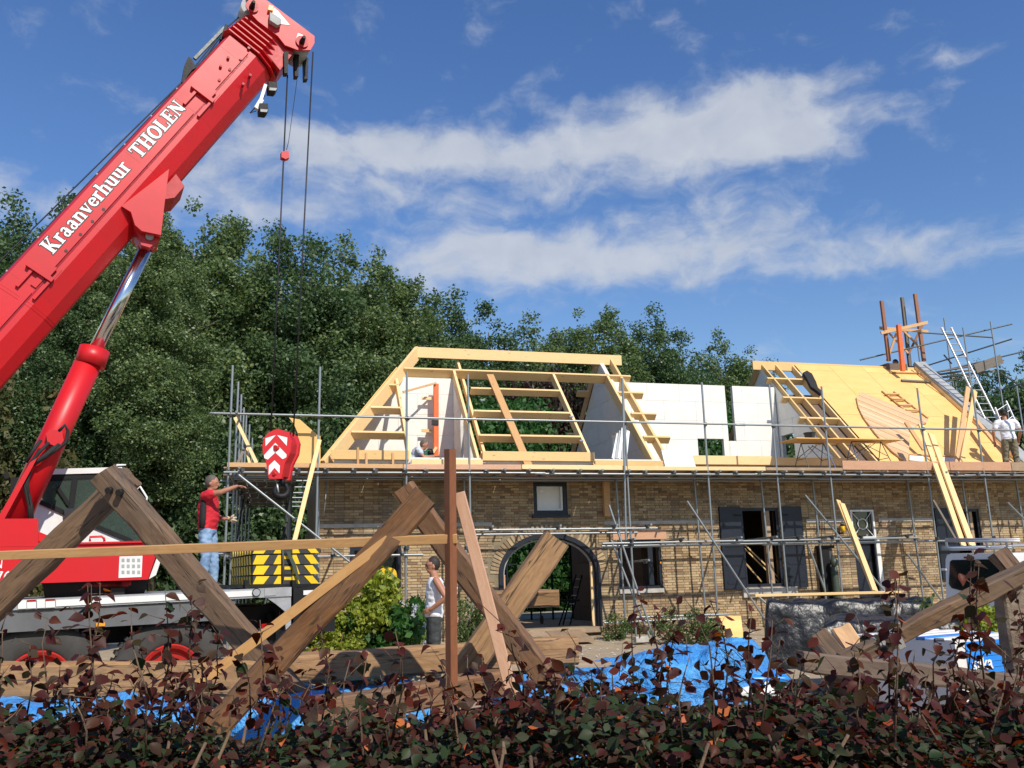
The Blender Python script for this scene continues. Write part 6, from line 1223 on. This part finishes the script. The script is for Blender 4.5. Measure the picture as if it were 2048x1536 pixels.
def trunk_mesh(H,rng,mat='bark',r0=.22,nb=16,sp=1.5):
    mb=MB(); pts=[Vector((fnoise((0,z*.3,7),1.)*.4,fnoise((3,z*.3,1),1.)*.4,z)) for z in np.linspace(-.3,H*.88,10)]; mb.tube(pts,[r0*(1-.9*i/9) for i in range(10)],9)
    for k in range(nb):
        z=rng.uniform(.12,.6)*H; a=rng.uniform(0,6.28); i=min(8,int(z/(H*.88)*9)); b=pts[i].lerp(pts[i+1],.5); l=rng.uniform(.5,1.)*sp; d=Vector((math.cos(a),math.sin(a),rng.uniform(.5,1.2))); mb.tube([b,b+d*l*.5,b+d*l+Vector((0,0,.3*l))],[.055,.035,.012],6)
    me=bpy.data.meshes.new('trunk'); me.from_pydata(mb.v,[],mb.f); me.materials.append(M(mat)); me.polygons.foreach_set('use_smooth',[True]*len(me.polygons)); return me
rg=np.random.default_rng(11)
POP=[(crown_mesh('crown',15,5.0,1.2,50000,.135,np.random.default_rng(20+i),'leaf_poplar' if i%2==0 else 'leaf_dark',clump=.66,nc=300),trunk_mesh(15,np.random.default_rng(40+i),nb=16,sp=1.3)) for i in range(5)]
# x on the photo, top y on the photo, distance, description
TR_=[(-70,372,31,'leftmost tall poplar, cut off by the left picture edge'),(25,392,31.5,'tall poplar behind the lower end of the crane boom'),(150,364,33,'poplar whose tip rises just above the hoist rope'),(262,410,34,'poplar hidden mostly behind the lettered boom'),(388,410,34,'poplar right behind the lift cylinder, tip clear of the boom'),(462,428,35,'poplar rising between boom and hook ropes'),
 (562,446,36,'poplar behind the left hook rope'),(622,462,35,'poplar behind the right hook rope'),(692,474,36,'broad poplar right of the hook ropes'),(762,500,38,'poplar above the left end of the open roof frame'),(832,552,38,'poplar behind the sloping hip rafter'),(905,574,40,'poplar behind the middle of the ridge beam, left side'),
 (975,592,41,'poplar behind the middle of the ridge beam'),(1062,628,43,'lower poplar behind the ridge beam, right side'),(1152,622,44,'poplar above the right end of the ridge beam'),(1218,612,44,'poplar over the party wall peak'),(1298,612,46,'tall poplar over the white block wall, left part'),(1362,645,46,'poplar over the slot of the white block wall'),
 (1432,662,48,'poplar behind the white block wall at its right end'),(1496,700,49,'last poplar of the row before the yellow roof'),
 (1905,742,50,'small tree behind the ladder at the right gable'),(1962,722,50,'tree right of the long ladder'),(2045,690,48,'tree cut off by the right picture edge'),(2110,700,50,'dark tree at the right edge beyond the scaffold')]
for i,(px,py,dd,lb) in enumerate(TR_):
    P=UD(px,py,dd); H=P.z-.1; t=thing('poplar_tree',lb,'tree',(P.x,P.y,.1),'trees behind the farmhouse'); c_,tk=POP[(i*3)%5]; sx=(1.12 if i<20 else .95)*(1.05 if i<10 else 1.0)
    m_=Matrix.Translation((P.x,P.y,.1))@Matrix.Rotation(i*2.1,4,'Z')@Matrix.Diagonal((sx,sx,H/15.1,1)); inst('crown',c_,t,m_); inst('trunk',tk,t,m_)
# second rank filling between the poplars
R2=[(80,520,37),(205,500,38),(330,520,39),(425,540,40),(515,500,41),(590,520,42),(660,540,42),(730,560,43),(800,620,44),(870,640,45),(940,650,46),(1020,670,47),(1105,680,48),(1185,680,49),(1260,680,50),(1330,690,51),(1400,705,52),(1470,740,53),(1935,800,55),(2000,800,55)]
for i,(px,py,dd) in enumerate(R2):
    P=UD(px,py,dd); H=P.z-.1; t=thing('poplar_tree','rear rank tree '+['at the left edge behind the leftmost poplars','below the hoist rope behind the front poplars','behind the lettering of the crane boom','behind the boom bracket','between the lift cylinder and the hook ropes','behind the left hook rope','just right of the hook ropes','above the left standard of the scaffold','above the hook block to its right','left of the open roof frame','above the foot of the sloping hip rafter','behind the top of the hip rafter','behind the left third of the ridge beam','behind the middle of the ridge beam','behind the right third of the ridge beam','behind the party wall peak','behind the left part of the white block wall','behind the slot of the white block wall','low behind the long ladder','low at the right edge beyond the scaffold'][min(i,19)],'tree',(P.x,P.y,.1),'rear rank of trees'); c_,tk=POP[(i*2+1)%5]
    m_=Matrix.Translation((P.x,P.y,.1))@Matrix.Rotation(i*1.3,4,'Z')@Matrix.Diagonal((1.35,1.35,H/15.2,1)); inst('crown',c_,t,m_); inst('trunk',tk,t,m_)
for i,(bx,by,tx,ty,dd,lb) in enumerate(((232,930,292,560,27.5,'slender pale trunked tree right of the lift cylinder'),(318,930,300,640,28.5,'slender tree with a thin trunk above the crane cab roof'),(372,960,352,650,29,'thin straight trunked tree above the head of the red shirted man'),(150,900,128,640,28,'slender tree between boom and lift cylinder'))):
    B_=UD(bx,by,dd); T_=UD(tx,ty,dd); t=thing('slender_tree',lb,'tree',(B_.x,B_.y,.1),'slender trees before the poplars'); mb=MB(); m1=B_.lerp(T_,.4)+Vector((.15,0,0)); m2=B_.lerp(T_,.7)-Vector((.1,0,0)); mb.tube([Vector((B_.x,B_.y,.0)),B_,m1,m2,T_],[.11,.10,.08,.06,.02],9)
    rq_=random.Random(i)
    for k in range(9): q=B_.lerp(T_,rq_.uniform(.15,.95)); d=Vector((rq_.uniform(-1,1),rq_.uniform(-.5,.5),rq_.uniform(.2,1.))).normalized()*rq_.uniform(.6,1.7); mb.tube([q,q+d*.6,q+d+Vector((0,0,.1))],[.045,.025,.008],6)
    mb.build('trunk','bark_mid',t,True); inst('crown',POP[i][0],t,Matrix.Translation((T_.x,T_.y,T_.z-6.5))@Matrix.Diagonal((.7,.7,.62,1)))
# undergrowth: shrubs along the foot of the trees
SH=[crown_mesh('foliage',1,1,0,15000,.030,np.random.default_rng(60+i),m_,'ball',clump=.15,nc=80) for i,m_ in enumerate(('leaf_dark','leaf_green','leaf_olive','leaf_bush_brown','leaf_poplar'))]
def shrub(name,label,P,w_,h_,k,group=None,cat='shrub',dp=None):
    t=thing(name,label,cat,P,group); inst('foliage',SH[k],t,Matrix.Translation(P)@Matrix.Rotation(random.uniform(0,6),4,'Z')@Matrix.Diagonal((w_,dp or w_,h_,1))); 
    mb=MB()
    for q in range(5): a=q*1.26; mb.tube([Vector(P),Vector(P)+Vector((math.cos(a)*w_*.12,math.sin(a)*w_*.12,h_*.4)),Vector(P)+Vector((math.cos(a)*w_*.3,math.sin(a)*w_*.3,h_*.75))],[.03*min(1,h_/2),.02*min(1,h_/2),.008],5)
    mb.build('stem','twig',t,True); return t
ug=[(-40,760,26,5,2),(30,930,27,4,2),(90,860,29,5,2),(180,900,30,5,0),(270,860,30,5,0),(360,880,31,5,0),(440,900,31,5,0),(530,900,32,5,0),(610,880,33,5,0),(700,900,33,5,0),(800,860,34,5,0),(900,860,34,5,1),(1000,850,34,5,1),(1085,800,38,4.5,3),(1160,825,38,4.5,3),(1250,860,35,5,0),(1350,870,36,5,0),(1450,870,37,5,1),(1540,880,38,5,0),(1960,850,44,6,0),(2060,830,44,6,0)]
un={0:['dark green bush'],1:['fresh green bush'],2:['yellowish olive bush'],3:['brownish red leaved bush']}
UW=['at the left picture edge','left of the lift cylinder foot','behind the lift cylinder','behind the crane cab roof','right of the crane cab','behind the head of the man in red','at the left end of the scaffold','behind the left scaffold platform','behind the plywood crescent','left of the open roof frame','seen low through the left bay of the roof frame','seen behind the orange post','seen through the middle bay of the roof frame','seen through the right bay of the roof frame','left of the party wall','behind the party wall','behind the small window of the white block wall','behind the white block wall slot','behind the right party wall','behind the long ladder','at the right picture edge behind the scaffold']
for i,(px,py,dd,w_,k) in enumerate(ug): P=UD(px,py,dd); shrub('bush',un[k][0]+' '+UW[i],(P.x,P.y,.1),w_*1.25,P.z*1.05,k,['dark undergrowth bushes','green bushes behind the roof','olive bushes at the far left','brown leaved bushes'][k])
for i,(px,dd,w_,h_,k) in enumerate(((1035,34.0,4.2,4.6,1),(1082,35.2,4.2,4.8,2),(1112,33.4,3.0,2.2,1),(1160,34.6,4.2,4.4,1))): P=UD(px,1150,dd); shrub('garden_shrub',['bright green conifer like shrub seen through the arch, left','tall green shrub seen through the middle of the arch','low dark shrub beyond the yard through the arch','dark green shrub behind the ladder through the arch'][i],(P.x,P.y,.1),w_,h_,k)
# shrubs before the facade
def fshrub(name,label,px,py,w_,h_,k,z=0.0,dd=None,**a):
    P=UZ(px,py,z) if dd is None else UD(px,py,dd); return shrub(name,label,(P.x,P.y,z),w_,h_,k,**a)
SH.append(crown_mesh('foliage',1,1,0,6500,.07,np.random.default_rng(80),'leaf_yellow','ball',clump=.14,nc=70)); SH.append(crown_mesh('foliage',1,1,0,4200,.13,np.random.default_rng(81),'leaf_green','ball',clump=.2,nc=45)); SH.append(crown_mesh('foliage',1,1,0,1300,.085,np.random.default_rng(82),'leaf_weed','ball',clump=.22,nc=26)); SH.append(crown_mesh('foliage',1,1,0,900,.06,np.random.default_rng(83),'flower_white','ball',clump=.12,nc=14))
def dsh(lb,px,dd,w_,h_,k,name='shrub',dp=None,gr=None): P=UD(px,1200,dd); return shrub(name,lb,(P.x,P.y,0.),w_,h_,k,gr,dp=dp)
dsh('yellow green variegated shrub, the tallest left of the man in the white vest',735,13.9,1.45,1.52,5); dsh('lower yellow green shrub at the left end of the shrub bed',672,13.4,.95,.95,5); dsh('dark green leafy peony like plant between yellow shrub and man',772,13.7,1.2,1.0,6); dsh('deep green bush with white flowers beside the man in the white vest',824,14.2,.6,1.05,6)
P=UD(842,1200,13.9); t=thing('flower_cluster','cluster of small white flowers beside the man in the white vest','flowers',(P.x,P.y,.3)); inst('blossoms',SH[8],t,Matrix.Translation((P.x,P.y,.35))@Matrix.Diagonal((.55,.5,.75,1)))
# weeds at the wall
wl_=[(925,1300,.8,.9,7),(960,1300,.7,.75,7),(1228,1278,.7,.5,7),(1290,1270,.7,.40,7),(1345,1280,.7,.6,7),(1395,1280,.8,.6,7),(1432,1275,.6,.4,7),(1330,1250,.4,1.0,7),(1920,1270,1.2,.9,5),(1975,1280,1.,.8,5),(1860,1240,.7,.5,7)]
for i,(x,y,w_,h_,k) in enumerate(wl_): 
    P=UZ(x,y,.08) if x<1850 else UD(x,1262,10.6); shrub('weed_clump',['tall weeds right of the brown post before the wall','weeds at the foot of the scaffold pole left of the arch','leafy weeds at the right jamb of the arch','broad leaved weeds under the second window','tall grassy weeds under the second window','weeds left of the curved plywood','low weeds touching the curved plywood','tallest thin weed against the wall under the window','yellowish shrub behind the block pack, left','yellowish shrub behind the block pack, right','weeds before the van bumper'][i],(P.x,P.y,.05 if x<1850 else 0),w_,h_ if x<1850 else .95,k,cat='weeds')
# gravel, chips and litter of the site: stuff
mb=MB(); rr=random.Random(5)
for i in range(1500):
    x=rr.uniform(-3,17); y=rr.uniform(9,19.4); r=rr.uniform(.012,.045)*(1.6 if rr.random()<.06 else 1); z=gz(x,y)+r*.2
    v=[(x+r*rr.uniform(.6,1.3)*a,y+r*rr.uniform(.6,1.2)*b,z+r*.6*c) for a,b,c in((1,0,0),(0,1,0),(-1,0,0),(0,-1,0),(0,0,1),(0,0,-.6))]; mb.add(v,[(0,1,4),(1,2,4),(2,3,4),(3,0,4),(1,0,5),(2,1,5),(3,2,5),(0,3,5)])
tag(mb.build('rubble','stone'),'crumbs of mortar and gravel strewn over the sandy yard','rubble',kind='stuff')
# ---------------------------------------------------------------- copper beech hedge in the foreground
HR_=Vector((math.cos(YAW),-math.sin(YAW),0)); HFw=Vector((math.sin(YAW),math.cos(YAW),0))
def HP(a,d,z): return HR_*a+HFw*d+Vector((0,0,z))
hedge=thing('beech_hedge','copper beech hedge with dark green and red leaves across the foreground','hedge',HP(0,2.4,0))
LO=[(0,0),(.12,.20),(.32,.40),(.55,.42),(.78,.26),(1,0),(.78,-.26),(.55,-.42),(.32,-.40),(.12,-.20)]
LO=[(x+(.012 if i%2 else 0),y*.82*(1.06 if i%2 else .97)) for i,(x,y) in enumerate(LO)]
lv=np.array([(x,y,abs(y)*.45-.25*x*x) for x,y in LO]+[(.32,0,-.02),(.65,0,-.10)]); lf=[(0,1,10),(1,2,10),(2,3,11,10),(3,4,11),(4,5,11),(5,6,11),(6,7,11),(7,8,10,11),(8,9,10),(9,0,10)]
tri=[]
for q in lf: tri+= [q] if len(q)==3 else [(q[0],q[1],q[2]),(q[0],q[2],q[3])]
tri=np.array(tri)
def leaf_frames(n,rng,tilt=.9,droop=0.2):
    a=rng.uniform(0,2*math.pi,n); d=np.stack([np.cos(a),np.sin(a),rng.normal(0,.45,n)-droop],1); d/=np.linalg.norm(d,axis=1)[:,None]
    nrm=np.stack([rng.normal(0,tilt,n)*.6,rng.normal(0,tilt,n)*.6-.35,np.ones(n)],1); nrm-=d*np.sum(nrm*d,1)[:,None]; nrm/=np.linalg.norm(nrm,axis=1)[:,None]; s=np.cross(nrm,d); return d,s,nrm
def leafmesh(name,P,size,rng,mat,**k):
    n=len(P); d,s,nr=leaf_frames(n,rng,**k); S=(size*rng.uniform(.65,1.25,n))[:,None,None]; cu=rng.uniform(-.6,1.6,n)[:,None]
    V=P[:,None,:]+S*(d[:,None,:]*lv[None,:,0,None]+s[:,None,:]*lv[None,:,1,None]+nr[:,None,:]*(lv[None,:,2]*cu)[:,:,None]); F=(tri[None]+(np.arange(n)*len(lv))[:,None,None]).reshape(-1,3); return np_mesh(name,V,F,mat)
def hpos(n,rng,z0,z1,d0,d1,w_=2.6): 
    a=rng.uniform(-w_,w_,n); d=rng.uniform(d0,d1,n); z=rng.uniform(z0,z1,n); top=1.075+.035*np.clip(np.abs(a+.1)*1.3-.35,0,1)+.05*np.sin(a*3.1+1)+.03*np.sin(a*9.7)+rng.normal(0,.025,n); z=np.minimum(z,top-((d-2.45)/.62)**2*.12+rng.normal(0,.02,n)); return np.stack([HR_.x*a+HFw.x*d,HR_.y*a+HFw.y*d,z],1)
hr=np.random.default_rng(3)
def put(me,kind=True): o=inst('leaf',me,hedge,Matrix.Identity(4)); tag(o,kind='stuff'); return o
put(leafmesh('leaf',hpos(42000,hr,.76,1.21,2.1,3.05),.033,hr,'leaf_hedge')); put(leafmesh('leaf',hpos(9000,hr,.45,1.12,2.6,3.15),.055,hr,'leaf_hedge')); put(leafmesh('leaf',hpos(6000,hr,.05,.80,2.12,2.95),.07,hr,'leaf_hedge')); put(leafmesh('leaf',hpos(9000,hr,1.02,1.26,2.1,3.0),.031,hr,'leaf_copper')); put(leafmesh('leaf',hpos(420,hr,.98,1.24,2.1,2.9),.034,hr,'leaf_orange'))
# woody stems inside, and long shoots above the top
mb=MB(); SP=[]; rr=random.Random(9)
for i in range(90):
    a=rr.uniform(-2.5,2.5); d=rr.uniform(2.1,2.8); b=HP(a,d,0); mb.tube([b,b+Vector((rr.uniform(-.1,.1),rr.uniform(-.1,.1),.6)),b+Vector((rr.uniform(-.2,.2),rr.uniform(-.15,.15),1.12))],[.012,.008,.004],5)
mb.build('stem','twig',hedge,True)
# shoots: x on the photo, tip y
SHT=[(95,1240),(60,1290),(165,1350),(175,1170),(200,1165),(190,1240),(262,1215),(270,1280),(330,1180),(322,1300),(385,1170),(378,1225),(440,1260),(520,1240),(470,1300),(640,1232),(655,1330),(560,1300),(580,1345),(700,1320),(735,1300),(790,1260),(800,1300),(850,1340),(880,1320),(935,1310),(960,1330),(1015,1250),(1035,1300),(1060,1350),(1100,1320),(1150,1290),(1210,1330),(1240,1310),(1275,1180),(1310,1215),(1352,1240),(1390,1230),(1330,1290),(1420,1200),(1445,1250),(1470,1320),(1505,1210),(1545,1240),(1560,1280),(1590,1340),(1620,1300),(1700,1300),(1735,1240),(1752,1260),(1780,1330),(1790,1180),(1800,1150),(1830,1300),(1880,1290),(1900,1290),(1925,1235),(1943,1110),(1958,1130),(1975,1260),(2010,1300),(2040,1250),(1680,1340),(1550,1350),(1130,1350),(1180,1365),(900,1360),(620,1370),(420,1320),(120,1330),(20,1330),(5,1250),(1495,1290),(1640,1350),(2030,1180),(1720,1350),(1860,1340),(1380,1310),(1260,1350),(540,1370),(225,1350),(290,1340),(350,1350),(760,1350),(820,1370),(1000,1370)]
rs_=random.Random(77)
for k_ in range(60): SHT.append((rs_.uniform(-10,2060),rs_.uniform(1335,1410)))
LP=[];LPC=[];mb=MB()
for i,(x,y) in enumerate(SHT):
    d=rr.uniform(2.05,2.9); T=UD(x,y,d); bx=x+rr.uniform(-35,35); B_=UD(bx,1440,d+rr.uniform(-.1,.1)); B_.z=min(B_.z,1.1); mid=B_.lerp(T,.5)+Vector((rr.uniform(-.03,.03),rr.uniform(-.03,.03),0)); m2=mid.lerp(T,.5)+Vector((rr.uniform(-.015,.015),0,0)); pts=[B_,mid,m2,T]; mb.tube(pts,[.0032,.0024,.0018,.0010],5)
    n=max(4,int((T-B_).length/.017)); 
    for k in range(n):
        t=1-(k/n)*.95
        if rr.random()<.15: continue
        q=B_.lerp(mid,t*2) if t<.5 else mid.lerp(T,(t-.5)*2); q=q+Vector((rr.uniform(-.012,.012),rr.uniform(-.012,.012),0)); LP.append(q)
        if rr.random()<.3: e=q+Vector((rr.uniform(-.05,.05),rr.uniform(-.03,.03),rr.uniform(0,.05))); mb.tube([q,e],[.0015,.0008],4); LP.append(e)
tag(mb.build('shoot','twig',hedge,True),kind='stuff')
LP=sorted(LP,key=lambda p:-p.z); near=LP[:]; rr.shuffle(near); nsing=286; vis=[p for p in near][:nsing]; rest=near[nsing:]
LM=[]
for k in range(9):
    P0=np.zeros((1,3)); LM.append(leafmesh('leaf',P0,.036,np.random.default_rng(100+k),'leaf_orange' if k==8 else 'leaf_copper' if k%3 else 'leaf_hedge',droop=.45))
for p in vis: inst('leaf',rr.choice(LM) if rr.random()<.5 else rr.choice(LM[:8]),hedge,Matrix.Translation(p)@Matrix.Rotation(rr.uniform(0,6.28),4,'Z')@Matrix.Rotation(rr.uniform(-.5,.5),4,'X')@Matrix.Scale(rr.uniform(.65,1.3),4))
if rest: put(leafmesh('leaf',np.array([tuple(p) for p in rest]),.036,hr,'leaf_copper',droop=.4))
# ---------------------------------------------------------------- the garden trees behind the photographer, whose shade falls on the hedge
SHADE=[(2.2,-5.6,8.2),(6.3,-5.8,8.0),(-2.0,-5.5,8.1),(10.3,-6.0,8.0)]
for i,(x,y,h_) in enumerate(SHADE):
    t=thing('garden_tree','garden tree behind the photographer, '+['second from the left','third from the left','leftmost','rightmost'][i]+' of four','tree',(x,y,0),'garden trees behind the camera'); c_,tk=POP[i%5]
    m_=Matrix.Translation((x,y,0))@Matrix.Rotation(i*1.9,4,'Z')@Matrix.Diagonal((1.05,.8,h_/15.1,1)); inst('crown',c_,t,m_); inst('trunk',tk,t,m_)
